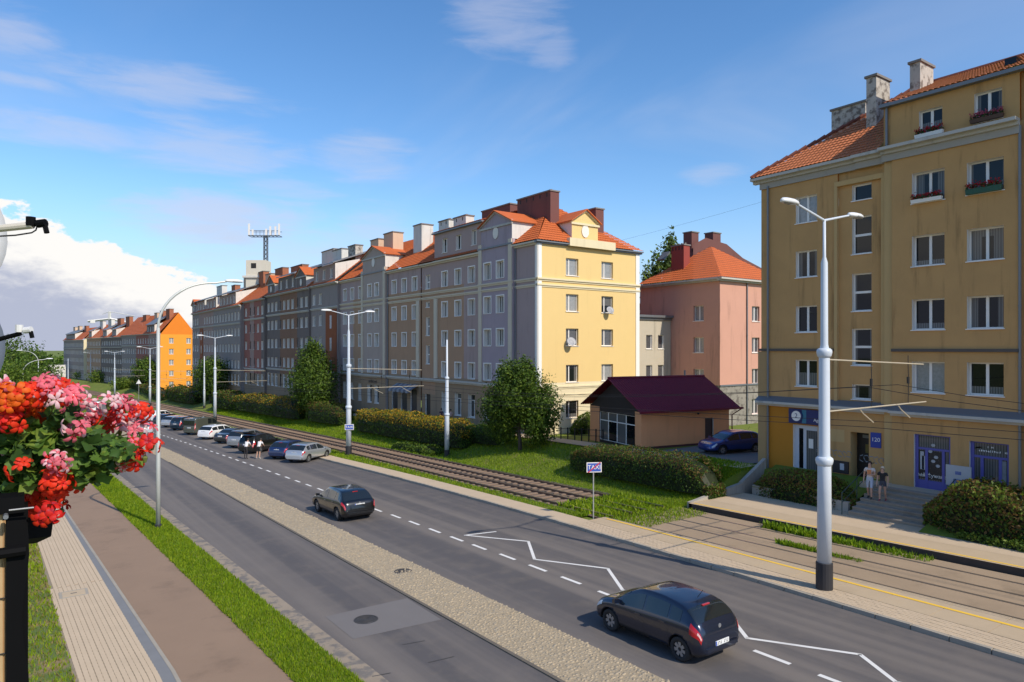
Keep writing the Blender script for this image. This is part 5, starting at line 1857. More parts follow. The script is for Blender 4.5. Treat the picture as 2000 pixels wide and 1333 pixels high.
# trees on the left at the far bend
for i, (px, Y, rr, hh, lab) in enumerate(((8, 128, 5.2, 9.0, 'wide light green tree by the left kerb behind the orange flowers'), (40, 150, 5.0, 9.6, 'rounded green tree behind the curved lamps on the left'),
                                          (62, 185, 5.2, 12.0, 'tall dark green tree nearest the white footbridge'), (22, 200, 7.0, 15.5, 'tallest tree of the clump left of the street'))):
    x = atY(px, Y)
    make_tree('broadleaf_tree', lab, (x, Y, zs(Y) - .1),
              [(0, 0, hh * .62, rr, rr, hh * .4), (rr * .5, -.6, hh * .5, rr * .7, rr * .7, hh * .35), (-rr * .5, .4, hh * .55, rr * .7, rr * .7, hh * .36), (.2, 0, hh * .85, rr * .6, rr * .6, hh * .2), (0, -.5, hh * .3, rr * .9, rr * .8, hh * .26)],
              7000, .22 if i < 2 else .28, [L_a, L_b, L_c] if i != 0 else [L_c, L_a, L_a], .22, seed=20 + i)
# shrubs between the tracks and the far houses
for i, (px, X, rr, hh, lab) in enumerate(((170, 22.0, 5.0, 5.0, 'loose green bush below the farthest grey house'), (200, 24.0, 5.0, 5.5, 'bright green bush below the brown grey house'), (245, 26.0, 4.0, 3.8, 'low bush beside the round street tree'))):
    Y = atX(px, X)
    make_tree('bush', lab, (X, Y, gz(31, Y) - .1), [(0, 0, hh * .5, rr, rr * 1.6, hh * .5), (.5, 2.5, hh * .45, rr * .8, rr, hh * .5), (0, -3, hh * .42, rr * .8, rr, hh * .45)], 3500, .3, [L_c, L_a, L_b], .1, .6, seed=40 + i)


def hedge(name, label, xa, ya, xb, yb, w, h, n, leaf, mats, seed=1, lump=.12, base=None, top_mats=None, wander=.0, cat='hedge'):
    """clipped hedge following the bank from (xa, ya) to (xb, yb): dark twiggy core and a coat of leaves"""
    g = np.random.default_rng(seed)
    A, B = np.array([xa, ya]), np.array([xb, yb])
    L_ = float(np.linalg.norm(B - A))
    D = (B - A) / L_
    N = np.array([-D[1], D[0]])
    zf = base or (lambda x, y: gz(x - sh(y), y) - .06)
    t = thing(name, label, cat, (float((xa + xb) / 2), float((ya + yb) / 2), zf((xa + xb) / 2, (ya + yb) / 2)))

    def prof(s):
        e = min(s, L_ - s)
        k = min(1.0, .55 + .45 * e / max(w * .7, .1)) if e < w * .7 else 1.0
        return k * (1 + lump * math.sin(s * 1.3 + seed) * .6 + lump * math.sin(s * .47 + seed * 2) * .7)
    core = MB()
    m = max(int(L_ / .6), 4)
    rings = []
    for i in range(m + 1):
        s = L_ * i / m
        k = prof(s) * .86
        c = A + D * s
        wob = wander * math.sin(s * .35 + seed)
        ring = []
        for (u, v) in ((-.5, 0), (-.52, .45), (-.44, .85), (-.2, 1.0), (.2, 1.0), (.44, .85), (.52, .45), (.5, 0)):
            q = c + N * (u * w * min(k + .1, 1.0) * .9 + wob)
            ring.append((q[0], q[1], zf(*c) + v * h * k - .05))
        rings.append(ring)
    for i in range(m):
        o = len(core.v)
        core.v += rings[i] + rings[i + 1]
        for k in range(7):
            core.f.append((o + k, o + k + 1, o + 8 + k + 1, o + 8 + k))
            core.mi.append(0)
    for rg in (rings[0], rings[-1]):
        core.poly(rg)
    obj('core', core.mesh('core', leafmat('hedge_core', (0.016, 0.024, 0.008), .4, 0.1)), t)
    s = g.uniform(0, L_, n)
    a = g.uniform(0, math.pi, n)
    # superellipse cross-section
    ca, sa = np.cos(a), np.sin(a)
    u = np.sign(ca) * np.abs(ca) ** .45 * .5
    v = np.abs(sa) ** .45
    low = g.random(n) < .35
    v = np.where(low, g.uniform(0, 1, n), v)
    u = np.where(low, np.sign(ca) * (.5 + g.uniform(-.04, .04, n)), u)
    end = g.random(n) < min(.25, 1.3 * w / L_)
    s = np.where(end, np.where(g.random(n) < .5, g.uniform(-.08, .12, n), L_ + g.uniform(-.12, .08, n)), s)
    u = np.where(end, g.uniform(-.5, .5, n), u)
    v = np.where(end, g.uniform(0, 1, n), v)
    pk = np.array([prof(min(max(x, 0.0), L_)) for x in s])
    q = A + D * s[:, None] + N * (u * w * np.minimum(pk + .1, 1.05) + wander * np.sin(s * .35 + seed))[:, None]
    zb_ = np.array([zf(*(A + D * min(max(x, 0.0), L_))) for x in s])
    rr_ = g.normal(0, .045, n)
    C = np.stack([q[:, 0] + g.normal(0, .04, n), q[:, 1] + g.normal(0, .04, n), zb_ + v * h * pk + rr_], 1)
    out = np.stack([N[0] * u * 1.6, N[1] * u * 1.6, v * .7], 1)
    V, Fq = leaf_quads(C, leaf, seed=seed + 1, out=out)
    mi = g.choice(len(mats), n)
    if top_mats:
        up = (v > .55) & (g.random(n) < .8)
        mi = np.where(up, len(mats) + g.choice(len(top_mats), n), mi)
    o = obj('foliage', np_mesh('foliage', V, Fq, list(mats) + list(top_mats or []), mi), t)
    return t


hp_l = [L_b, L_b, L_a]
Ya, Yb = atX(1150, 31.2), atX(1425, 31.2)
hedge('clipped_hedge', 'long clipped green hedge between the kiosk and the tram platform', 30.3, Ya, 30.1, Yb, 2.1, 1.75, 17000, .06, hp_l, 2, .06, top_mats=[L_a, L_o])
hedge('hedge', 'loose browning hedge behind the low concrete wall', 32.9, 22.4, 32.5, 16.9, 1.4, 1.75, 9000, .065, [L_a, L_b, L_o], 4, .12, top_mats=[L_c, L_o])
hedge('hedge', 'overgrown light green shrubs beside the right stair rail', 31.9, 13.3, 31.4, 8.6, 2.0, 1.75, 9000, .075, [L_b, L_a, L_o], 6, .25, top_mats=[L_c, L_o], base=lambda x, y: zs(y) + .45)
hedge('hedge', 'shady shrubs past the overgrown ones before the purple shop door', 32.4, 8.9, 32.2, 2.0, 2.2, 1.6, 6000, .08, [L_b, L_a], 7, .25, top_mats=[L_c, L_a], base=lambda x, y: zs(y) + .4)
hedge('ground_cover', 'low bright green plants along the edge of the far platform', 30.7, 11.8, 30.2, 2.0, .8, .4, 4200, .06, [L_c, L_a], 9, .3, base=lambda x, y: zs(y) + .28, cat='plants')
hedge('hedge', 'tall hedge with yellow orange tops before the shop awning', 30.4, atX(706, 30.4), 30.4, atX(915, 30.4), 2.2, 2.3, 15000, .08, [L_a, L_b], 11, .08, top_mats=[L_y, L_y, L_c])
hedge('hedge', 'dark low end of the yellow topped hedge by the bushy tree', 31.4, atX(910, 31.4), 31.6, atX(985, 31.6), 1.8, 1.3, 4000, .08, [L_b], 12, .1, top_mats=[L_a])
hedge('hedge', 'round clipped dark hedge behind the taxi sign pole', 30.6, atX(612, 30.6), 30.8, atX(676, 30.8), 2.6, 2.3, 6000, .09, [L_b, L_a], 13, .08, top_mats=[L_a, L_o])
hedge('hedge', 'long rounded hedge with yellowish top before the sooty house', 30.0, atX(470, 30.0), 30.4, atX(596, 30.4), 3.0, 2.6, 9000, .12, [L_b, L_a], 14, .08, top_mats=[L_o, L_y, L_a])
hedge('hedge', 'rounded olive hedge before the brick red house', 29.6, atX(428, 29.6), 29.8, atX(468, 29.8), 3.2, 2.8, 5000, .14, [L_b, L_a], 15, .08, top_mats=[L_o, L_a])
hedge('hedge', 'dark wavy hedge below the broad round tree', 29.0, atX(338, 29.0), 29.4, atX(392, 29.4), 3.6, 3.0, 5000, .18, [L_b, L_a], 16, .1, top_mats=[L_o, L_a])
hedge('hedge', 'far low hedge along the lawn before the brown grey house', 27.5, atX(230, 27.5), 28.4, atX(328, 28.4), 3.0, 2.0, 4000, .25, [L_b, L_a], 17, .1, top_mats=[L_a, L_o])
hedge('garden_bush', 'ragged green bushes at the foot of the yellow wall', 38.0, 44.0, 42.5, 43.6, 1.4, 1.7, 4500, .08, [L_a, L_b], 18, .35, top_mats=[L_a, L_c], cat='bush')
hedge('leafy_patch', 'low patch of light green leaves on the lawn edge by the plain pole', 28.4, atX(855, 28.4), 28.2, atX(775, 28.2), 1.6, .55, 3200, .08, [L_c, L_a], 19, .3, cat='plants')

# grass blades over the verges and the lawn
def grass(name, n, xf, ya, yb, h, mats, seed, zoff=0.0, parent=None, power=1.0, hole=None):
    g = np.random.default_rng(seed)
    y = ya + (yb - ya) * g.random(n) ** power
    u = g.random(n)
    lo = np.array([xf(v)[0] for v in y])
    hi = np.array([xf(v)[1] for v in y])
    x = lo + (hi - lo) * u
    z = np.array([gz(a - sh(b), b) for a, b in zip(x, y)]) + zoff
    hh = h * g.uniform(.45, 1.25, n) * (1 + (y - ya) / (yb - ya) * .8)
    an = g.uniform(0, 6.28, n)
    w = hh * g.uniform(.10, .2, n) * (1 + (y - ya) / (yb - ya) * 1.5)
    dx, dy = np.cos(an) * w, np.sin(an) * w
    lx_, ly_ = g.normal(0, .35, n) * hh, g.normal(0, .35, n) * hh
    V = np.stack([np.stack([x - dx, y - dy, z - .02], 1), np.stack([x + dx, y + dy, z - .02], 1), np.stack([x + lx_, y + ly_, z + hh], 1)], 1).reshape(-1, 3)
    o = obj(name, np_mesh(name, V, np.arange(3 * n).reshape(-1, 3), mats, g.choice(len(mats), n)), parent)
    o['kind'] = 'stuff'
    o['label'] = {'verge_grass': 'short bright grass on the verge beside the lane', 'lawn_grass': 'short grass covering the bank below the houses', 'weeds': 'grass and weeds along the tram track',
                  'house_grass': 'patchy grass beside the footway'}[name]
    return o


Gr1 = leafmat('grass_a', (0.20, 0.30, 0.010), 0.3, 0.4)
Gr2 = leafmat('grass_b', (0.28, 0.36, 0.014), 0.3, 0.4)
Gr3 = leafmat('grass_c', (0.13, 0.23, 0.010), 0.3, 0.4)
grass('verge_grass', 70000, lambda y: (L_bike(y) - .05, L_road(y) - .1), 13, 75, .085, [Gr1, Gr2, Gr3], 1, .02, power=1.7)
grass('house_grass', 16000, lambda y: (-.6, L_path(y) + .03), 11, 48, .09, [Gr1, Gr2, leafmat('grass_dry', (0.28, 0.22, 0.08), .3)], 2, 0, power=1.5)
grass('lawn_grass', 90000, lambda y: (27.5 + sh(y), 33.2 + sh(y)), 23.8, 130, .11, [Gr1, Gr2, Gr3], 3, -.05, power=1.6)
grass('lawn_grass', 7000, lambda y: (30.5, 35.0), 23.6, 27.5, .12, [Gr1, Gr2, Gr3], 13, -.05)
grass('weeds', 9000, lambda y: (L_kerb(y) + 1.32, 22.85), PLAT_Y + 1.0, 70, .13, [Gr1, Gr2, Gr3], 4, .05, power=1.6)
grass('weeds', 7000, lambda y: (23.0, 27.6), PLAT_Y - 2.6, PLAT_Y + 3.6, .15, [Gr1, Gr2, Gr3], 5, .0)
grass('weeds', 1500, lambda y: (27.1, 27.8), 11.5, 18.5, .16, [Gr1, Gr3], 6, .02)
grass('weeds', 700, lambda y: (25.2, 25.5), 13.0, 16.5, .12, [Gr1, Gr3], 7, .02)
grass('weeds', 3500, lambda y: (26.9, 27.6), PLAT_Y + 3, 70, .16, [Gr1, Gr3], 8, .0, power=1.4)

# ------------------------------------------------------------------ low wall, steps and rails before the ochre house
t = thing('retaining_wall', 'low concrete retaining wall at the end of the far platform', 'wall', (32.2, 20, zs(20) + .3))
blk = [(32.35, 22.6), (32.2, 21.2), (32.1, 19.8), (31.98, 18.4), (31.85, 17.0)]
for (xa, ya), (xb, yb) in zip(blk[:-1], blk[1:]):
    za, zb_ = zs(ya) + .28, zs(yb) + .28
    obj('wall_block', MB().hexa([(xa, ya - .01, za), (xa + .22, ya - .01, za), (xb + .22, yb + .01, zb_), (xb, yb + .01, zb_), (xa, ya - .01, za + .52), (xa + .22, ya - .01, za + .52), (xb + .22, yb + .01, zb_ + .5), (xb, yb + .01, zb_ + .5)]).mesh('wall_block', M_wallc), t)
for k, (xa, xb) in enumerate(((28.0, 29.4), (29.42, 30.8), (30.82, 32.3))):
    h0, h1 = .02 + .5 * (xa - 28) / 4.3, .02 + .5 * (xb - 28) / 4.3
    yw = 23.2
    zz = zs(yw) + .29
    obj('wall_block', MB().hexa([(xa, yw, zz - .3), (xb, yw, zz - .3), (xb, yw + .22, zz - .3), (xa, yw + .22, zz - .3), (xa, yw, zz + h0), (xb, yw, zz + h1), (xb, yw + .22, zz + h1), (xa, yw + .22, zz + h0)]).mesh('wall_block', M_wallc), t)
for k, (xa, xb) in enumerate(((32.32, 33.4), (33.42, 34.55))):
    h0, h1 = .55 + .5 * (xa - 32.3), .55 + .5 * (xb - 32.3)
    zz = zs(23.2) + .29
    obj('wall_block', MB().hexa([(xa, 23.2, zz - .5), (xb, 23.2, zz - .5), (xb, 23.42, zz - .5), (xa, 23.42, zz - .5), (xa, 23.2, zz + h0), (xb, 23.2, zz + h1), (xb, 23.42, zz + h1), (xa, 23.42, zz + h0)]).mesh('wall_block', M_wallc), t)
obj('bed_earth', MB().quad((32.3, 22.6, zs(22) + .7), (31.9, 16.9, zs(17) + .7), (35, 16.9, 1.0), (35, 22.9, .95)).mesh('bed_earth', M_ground), t)
st = thing('stone_steps', 'broad flight of concrete steps up to the house entrance', 'steps', (32.5, 14.4, zs(14.4) + .3))
YA, YB, NS = 16.7, 13.3, 7
zb0, zt0 = zs(15) + .30, .95
for k in range(NS):
    x0 = 31.3 + k * .36
    zt_ = zb0 + (zt0 - zb0) * (k + 1) / NS
    mb = MB().box(x0, x0 + .40, YB, YA, zb0 - .3, zt_ - .045)
    mb.box(x0 - .03, x0 + .40, YB, YA, zt_ - .044, zt_, 0)
    obj('step', mb.mesh('step', pm('worn_step', (0.30, 0.255, 0.20), 0.9, 0.2, 2.5, 0.3, 50, stain=0.35)), st)
obj('landing', MB().box(31.3 + NS * .36 + .04, 35.0, 3, 17.5, .3, zt0 - .004).mesh('landing', M_paver), st)
obj('shrub_bed', MB().quad((30.4, -2, zs(-2) + .31), (30.4, 13.25, zs(13.2) + .31), (34.2, 13.25, .9), (34.2, -2, 1.1)).mesh('shrub_bed', M_ground), st)
M_rl = glossy('rail_paint', (0.05, 0.09, 0.085), 0.4, 0.4)
for yy, lab in ((16.95, 'dark steel handrail beside the browning hedge'), (13.1, 'dark steel handrail beside the overgrown shrubs')):
    t = thing('handrail', lab, 'handrail', (31.4, yy, zb0))
    a_, b_ = Vector((31.2, yy, zb0 + .95)), Vector((33.9, yy, zt0 + .98))
    obj('top_rail', MB().tube([a_ - Vector((0, 0, .12)), a_, b_, b_ + Vector((.3, 0, 0))], .025, 8).mesh('top_rail', M_rl), t)
    obj('mid_rail', MB().tube([a_ - Vector((0, 0, .45)), b_ - Vector((0, 0, .45))], .018, 8).mesh('mid_rail', M_rl), t)
    for k in (0, .5, 1):
        p = a_.lerp(b_, k)
        obj('post', MB().tube([(p.x, p.y, p.z), (p.x, p.y, p.z - 1.05)], .022, 8).mesh('post', M_rl), t)
bd = thing('notice_board', 'pale notice board with blue print leaning by the purple shop door', 'board', (33.6, atX(1872, 33.6), .95))
obj('panel', MB().box(-.03, .03, -.5, .5, .55, 1.45).mesh('panel', pm('pale_board', (0.42, 0.43, 0.44), 0.7, 0.08, 3.0)), bd, world=False)
obj('print', MB().box(-.036, -.031, -.25, .2, .65, .85).box(-.036, -.031, -.12, .12, 1.05, 1.2).mesh('print', pm('blue_print', (0.12, 0.16, 0.34), 0.7, 0.5, 12)), bd, world=False)
for s in (-1, 1):
    obj('leg', MB().box(-.02, .02, s * .45 - .02, s * .45 + .02, 0, .55).mesh('leg', M_rl), bd, world=False)
fn = thing('garden_fence', 'low dark metal fence between the lawn and the yellow house yard', 'fence', (36, 41, gz(36, 41)))
pA, pB = Vector((33.6, 44.5, 0)), Vector((36.6, 37.2, 0))
for k in range(14):
    p = pA.lerp(pB, k / 13)
    z = gz(p.x, p.y) - .06
    obj('post', MB().box(p.x - .035, p.x + .035, p.y - .035, p.y + .035, z, z + 1.0).mesh('post', M_dark), fn)
    if k < 13:
        q = pA.lerp(pB, (k + 1) / 13)
        z2 = gz(q.x, q.y) - .06
        obj('rail', MB().tube([(p.x, p.y, z + .9), (q.x, q.y, z2 + .9)], .02, 6).tube([(p.x, p.y, z + .45), (q.x, q.y, z2 + .45)], .02, 6).mesh('rail', M_dark), fn)

# ------------------------------------------------------------------ tram poles with twin lamps
M_pole = pm('pole_paint', (0.56, 0.61, 0.67), 0.45, 0.04, 1.5, spec=0.4, stain=0.1)
M_pblk = pm('pole_base_black', (0.022, 0.022, 0.026), 0.6, 0.1, 2.0)
M_lamp = glossy('lamp_shell', (0.72, 0.73, 0.73), 0.35)
M_lens = glossy('lamp_lens', (0.32, 0.33, 0.33), 0.2)


def luminaire(s=1.0):
    m = MB()
    prof = [(.0, .05), (.12, .10), (.35, .15), (.6, .15), (.82, .10), (.9, .03)]
    n = 8
    for i, (x, w_) in enumerate(prof):
        hh = .05 + w_ * .55
        m.v += [(x * s, w_ * s * math.cos(a), (.03 + hh * max(math.sin(a), -.35)) * s) for a in [2 * math.pi * k / n for k in range(n)]]
    for i in range(len(prof) - 1):
        for k in range(n):
            a, b = i * n + k, i * n + (k + 1) % n
            m.f.append((a, b, b + n, a + n))
            m.mi.append(1 if k in (4, 5, 6) and i in (2, 3) else 0)
    m.f += [tuple(range(n))[::-1], tuple((len(prof) - 1) * n + k for k in range(n))]
    m.mi += [0, 0]
    return m.mesh('luminaire', [M_lamp, M_lens], True)


LUM = luminaire()


def make_pole(lamps=True):
    t = thing('tram_pole', '', 'pole', (0, 0, 0))
    obj('base_sleeve', MB().lathe([(.26, -.3), (.26, .85), (.235, .87)], 18).mesh('base_sleeve', M_pblk, False), t, world=False)
    obj('shaft', MB().lathe([(.225, .85), (.205, 4.15), (.175, 4.35), (.165, 7.7), (.115, 7.95), (.105, 10.6), (.05, 10.8), (.045, 12.0)], 18).mesh('shaft', M_pole, True), t, world=False)
    for z, r_ in ((4.2, .275), (7.72, .24)):
        obj('collar', MB().lathe([(r_ * .75, z - .2), (r_ * .9, z - .14), (r_, z - .03), (r_ * .95, z + .05), (r_ * .72, z + .1)], 18).mesh('collar', M_pole, True), t, world=False)
    if lamps:
        for s in (-1, 1):
            a = obj('lamp_arm', MB().tube([(0, 0, 11.98), (s * 1.55, 0, 12.32)], [.04, .032], 8).mesh('lamp_arm', M_pole), t, world=False)
            l = obj('luminaire', LUM, a, (s * 1.5, 0, 12.3), 0.0 if s > 0 else math.pi, world=False)
    return t


def add_brackets(t, Lb, full=True):
    M_br = pm('bracket_tube', (0.42, 0.37, 0.28), 0.6, 0.1, 2.0)
    obj('bracket_tube', MB().tube([(.2, 0, 7.45), (Lb * .97, 0, 7.2)], .026, 8).mesh('bracket_tube', M_br), t, world=False)
    obj('bracket_tube', MB().tube([(.2, 0, 5.75), (Lb, 0, 5.75)], .026, 8).mesh('bracket_tube', M_br), t, world=False)
    for k, f in enumerate((.42, .8)):
        obj('dropper', MB().tube([(Lb * f, 0, 7.55), (Lb * f, 0, 7.2), (Lb * f + .03, 0, 6.6), (Lb * f, 0, 5.75)], .016, 6).lathe([(.05, 6.5), (.05, 6.75)], 8, (Lb * f, 0, 0)).mesh('dropper', M_dark), t, world=False)
        obj('steady_arm', MB().tube([(Lb * f - .75, 0, 5.7), (Lb * f - .55, 0, 5.55), (Lb * f + .15, .0, 5.2)], .022, 6).mesh('steady_arm', M_br), t, world=False)


p1 = G(1610, 1150, .12)
PX1 = p1.x
poles = [(1610, None), (681, 890), (420, 822), (293, None), (224, None), (177, None), (146, None)]
labs = ['tall pale blue tram pole with twin lamps and wire brackets on the near platform', 'pale blue tram pole with twin lamps carrying the taxi plate', 'pale blue tram pole with twin lamps behind the green van',
        'pale blue tram pole with twin lamps beside the round street tree before the orange gable', None, None, None]
tp = make_pole()
add_brackets(tp, 7.2)
tp.location = (PX1, p1.y, zs(p1.y) + .12)
tp['label'] = labs[0]
tp['group'] = 'twin lamp tram poles'
for i, (px, py) in enumerate(poles[1:], 1):
    X = 22.35
    if py:
        g_ = G(px, py, .05)
        X, Y = g_.x, g_.y
        if i == 2:
            X = 22.4
            Y = atX(px, X)
    else:
        X = (21.5, 20.0, 17.5, 15.0)[i - 3]
        Y = atX(px, X)
        if Y > 190:
            for _ in range(6):
                X = 22.3 + sh(Y)
                Y = atX(px, X) if ray(px, 680)[0] > 0 else Y
            Y = min(Y, 420)
            X = atY(px, Y)
    q = dup(tp, (X, Y, zs(Y)), 0.0, labs[i] or 'far pale blue tram pole with twin lamps along the distant street', 'twin lamp tram poles')
# plain catenary poles on the lawn side
plain = [(873, 870, 28.6, 'plain tapered pale pole without lamps on the lawn beside the bushy tree', 9.6), (399, 795, 28.0, 'plain tapered pale pole without lamps near the broad round tree', 9.8), (133, None, 24.0, 'far plain pale pole by the farthest grey house', 10)]
for px, py, X, lab, hh in plain:
    Y = atX(px, X)
    if Y > 250 or Y < 0:
        Y = 300
        X = atY(px, Y)
    z = gz(X - sh(Y), Y) - .06
    t = thing('tram_pole', lab, 'pole', (X, Y, z))
    obj('base_sleeve', MB().lathe([(.22, -.3), (.22, .5), (.2, .52)], 16).mesh('base_sleeve', M_pblk), t, world=False)
    obj('shaft', MB().lathe([(.2, .5), (.185, 3.4), (.15, 3.55), (.14, 6.4), (.09, 6.6), (.07, hh)], 16).mesh('shaft', M_pole, True), t, world=False)
    for zc, r_ in ((3.45, .24), (6.45, .2)):
        obj('collar', MB().lathe([(r_ * .75, zc - .15), (r_, zc), (r_ * .7, zc + .08)], 16).mesh('collar', M_pole, True), t, world=False)
# contact wires over the two tracks
def wire(name, lab, xo, h, ya=-4, yb=260, r_=.011, sag=.12):
    pts = []
    sup = [-8.0, p1.y, 57.0, 107.0, 160.0, 215.0, 270.0]
    for a, b in zip(sup[:-1], sup[1:]):
        for k in range(8):
            y = a + (b - a) * k / 8
            if ya <= y <= yb:
                pts.append((xo + sh(y), y, zs(y) + h - sag * 4 * (k / 8) * (1 - k / 8)))
    tag(obj(name, MB().tube(pts, r_, 5).mesh(name, M_dark)), lab, 'wire', 'tram overhead wires')


for xo, l in ((23.9, 'track by the parking bays'), (26.2, 'track by the lawn')):
    wire('contact_wire', f'thin dark contact wire over the tram {l}', xo, 5.2)
    wire('carrier_wire', f'slack dark carrier wire above the tram {l}', xo, 6.6, sag=.9)
tag(obj('overhead_cable', MB().tube([(44 + k * 1.6, 60 - k * 2.2, 16.6 + k * .62 - .05 * k * (14 - k) * .2) for k in range(15)], .008, 5).mesh('overhead_cable', M_dark)), 'thin dark cable sagging through the sky towards the ochre house', 'wire')

# ------------------------------------------------------------------ street lamps with one curved arm
def curved_lamp(px, py, label, hgt=None, Y=None, s=1.0, arm=3.0, rz=0.0):
    if Y is None:
        p = G(px, py, .03)
    else:
        p = Vector((atY(px, Y), Y, zs(Y)))
    t = thing('street_lamp', label, 'street lamp', p, rz)
    Mp = pm('lamp_post', (0.50, 0.52, 0.49), 0.5, 0.06, 2.0, metal=0.2)
    obj('base_sleeve', MB().lathe([(.16, -.1), (.15, .12), (.11, .16)], 14).mesh('base_sleeve', M_pblk), t, world=False)
    obj('post', MB().lathe([(.105 * s, .1), (.10 * s, 3), (.075 * s, 9.6 * s)], 14).mesh('post', Mp, True), t, world=False)
    pts = []
    h0, h1 = 9.6 * s, 11.9 * s
    for k in range(13):
        a = math.pi / 2 * k / 12
        pts.append((arm * .78 * (1 - math.cos(a)), 0, h0 + (h1 - h0) * math.sin(a)))
    pts.append((arm * .95, 0, h1 + .12))
    ar = obj('curved_arm', MB().tube(pts, [.06 * s] * 8 + [.045] * (len(pts) - 8), 8).mesh('curved_arm', Mp), t, world=False)
    obj('luminaire', LUM, ar, (arm * .92, 0, h1 + .1), 0.0, world=False)
    return t


curved_lamp(309, 1030, 'grey street lamp with one long curved arm on the grass verge', arm=3.3)
curved_lamp(45, None, 'distant curved street lamp left of the road before the rounded tree', Y=130, s=.8, arm=3.2)
curved_lamp(75, None, 'distant street lamp by the road before the white footbridge', Y=170, s=1.0, arm=3.2, rz=R_(160))
# far white footbridge across the street
bY = 340
x0, x1 = atY(72, bY), atY(106, bY)
zb_ = H - (735 - YH) * dep(x0, bY) / F_PX
br = thing('footbridge', 'far white footbridge closing the view down the street', 'bridge', ((x0 + x1) / 2, bY, zs(bY)))
obj('deck', MB().box(x0 - 12, x1 + 4, bY, bY + 4, H - 34 * dep(x0, bY) / F_PX - 7.0, H - 34 * dep(x0, bY) / F_PX).mesh('deck', pm('bridge_white', (0.62, 0.60, 0.55), 0.8, 0.08, .5)), br)
obj('abutment', MB().box(x0 + 1, x1 - 3, bY + .5, bY + 3.5, zs(bY) - 1, H - 34 * dep(x0, bY) / F_PX - 7.2).mesh('abutment', pm('bridge_grey', (0.36, 0.35, 0.33), 0.9, 0.15, .5)), br)
# tower crane behind the far houses
cY = 520.0
cx = atY(214, cY)
sc_ = dep(cx, cY) / F_PX
cr = thing('tower_crane', 'pale tower crane far behind the distant roofs', 'crane', (cx, cY, -8))
Mc = pm('crane_pale', (0.66, 0.64, 0.60), 0.7)
fc = Face(cr, cx, cY, -TH)
zz = lambda py: H + (YH - py) * sc_
obj('tower', MB().tube([fc.P(0, 0, -8), fc.P(0, 0, zz(609))], .9, 4).mesh('tower', Mc), cr)
obj('jib', MB().tube([fc.P(-42 * sc_, 0, zz(628)), fc.P(2 * sc_, 0, zz(623)), fc.P(32 * sc_, 0, zz(630))], .8, 4).tube([fc.P(0, 0, zz(609)), fc.P(50 * sc_, 0, zz(618))], .2, 4).tube([fc.P(0, 0, zz(609)), fc.P(-14 * sc_, 0, zz(614))], .2, 4).mesh('jib', Mc), cr)
obj('counterweight', MB().box(*sorted((fc.P(-40 * sc_, 0, 0)[0], fc.P(-30 * sc_, 0, 0)[0])), cY - 1, cY + 1, zz(632), zz(626)).mesh('counterweight', Mc), cr)

# ------------------------------------------------------------------ taxi signs
M_sblue = pm('sign_panel_blue', (0.045, 0.10, 0.42), 0.35)
M_sred = pm('sign_red', (0.55, 0.03, 0.05), 0.35)


def taxi_plate(parent, loc, rz, slash):
    obj('plate', MB().box(-.37, .37, -.012, .012, -.24, .24).mesh('plate', M_frame), parent, loc, rz, world=False)
    obj('field', MB().box(-.33, .33, -.017, -.0125, -.20, .20).mesh('field', M_sblue), parent, loc, rz, world=False)
    obj('lettering', text_mesh('TAXI', .29, M_frame), parent, (loc[0] - math.sin(-rz) * 0 + .02 * math.sin(rz), loc[1] - .02 * math.cos(rz), loc[2] + .0), rz, world=False)
    if slash:
        m = MB().hexa([(-.34, -.03, -.24), (-.26, -.03, -.24), (-.26, -.024, -.24), (-.34, -.024, -.24), (.26, -.03, .24), (.34, -.03, .24), (.34, -.024, .24), (.26, -.024, .24)])
        obj('slash', m.mesh('slash', M_sred), parent, loc, rz, world=False)


p = G(1159, 1012, .1)
ts = thing('taxi_sign', 'end of taxi rank sign with red slash on a thin pole in the grass', 'sign', (p.x, p.y, zs(p.y) + .05))
obj('post', MB().tube([(0, 0, -.2), (0, 0, 2.35)], .03, 8).mesh('post', glossy('galvanised', (0.5, 0.5, 0.5), 0.4, 0.5)), ts, world=False)
taxi_plate(ts, (0, -.05, 2.5), -R_(28), True)
p = G(681, 890, .05)
hz_ = zpx(834, p.x, p.y) - zs(p.y)
tq = thing('taxi_sign', 'small blue and white taxi plate strapped to the tram pole', 'sign', (p.x, p.y, zs(p.y) + hz_))
taxi_plate(tq, (-.05, -.26, 0), -R_(28), False)
obj('strap', MB().lathe([(.235, -.06), (.235, .06)], 16).mesh('strap', M_gut), tq, world=False)
# small triangular road sign and pole far off
p = G(269, 795)
rs = thing('road_sign', 'small pale road sign on a post beyond the bend lamp', 'sign', (24.0, atX(271, 24.0), gz(24, 150)))
obj('post', MB().tube([(0, 0, -1.5), (0, 0, 3.0)], .05, 6).mesh('post', MATS['galvanised']), rs, world=False)
obj('plate', MB().add([(-.6, -.06, 3.0), (.6, -.06, 3.0), (0, -.06, 4.1), (-.6, -.03, 3.0), (.6, -.03, 3.0), (0, -.03, 4.1)], [(0, 1, 2), (5, 4, 3), (0, 3, 4, 1), (1, 4, 5, 2), (2, 5, 3, 0)]).mesh('plate', M_lamp), rs, world=False)
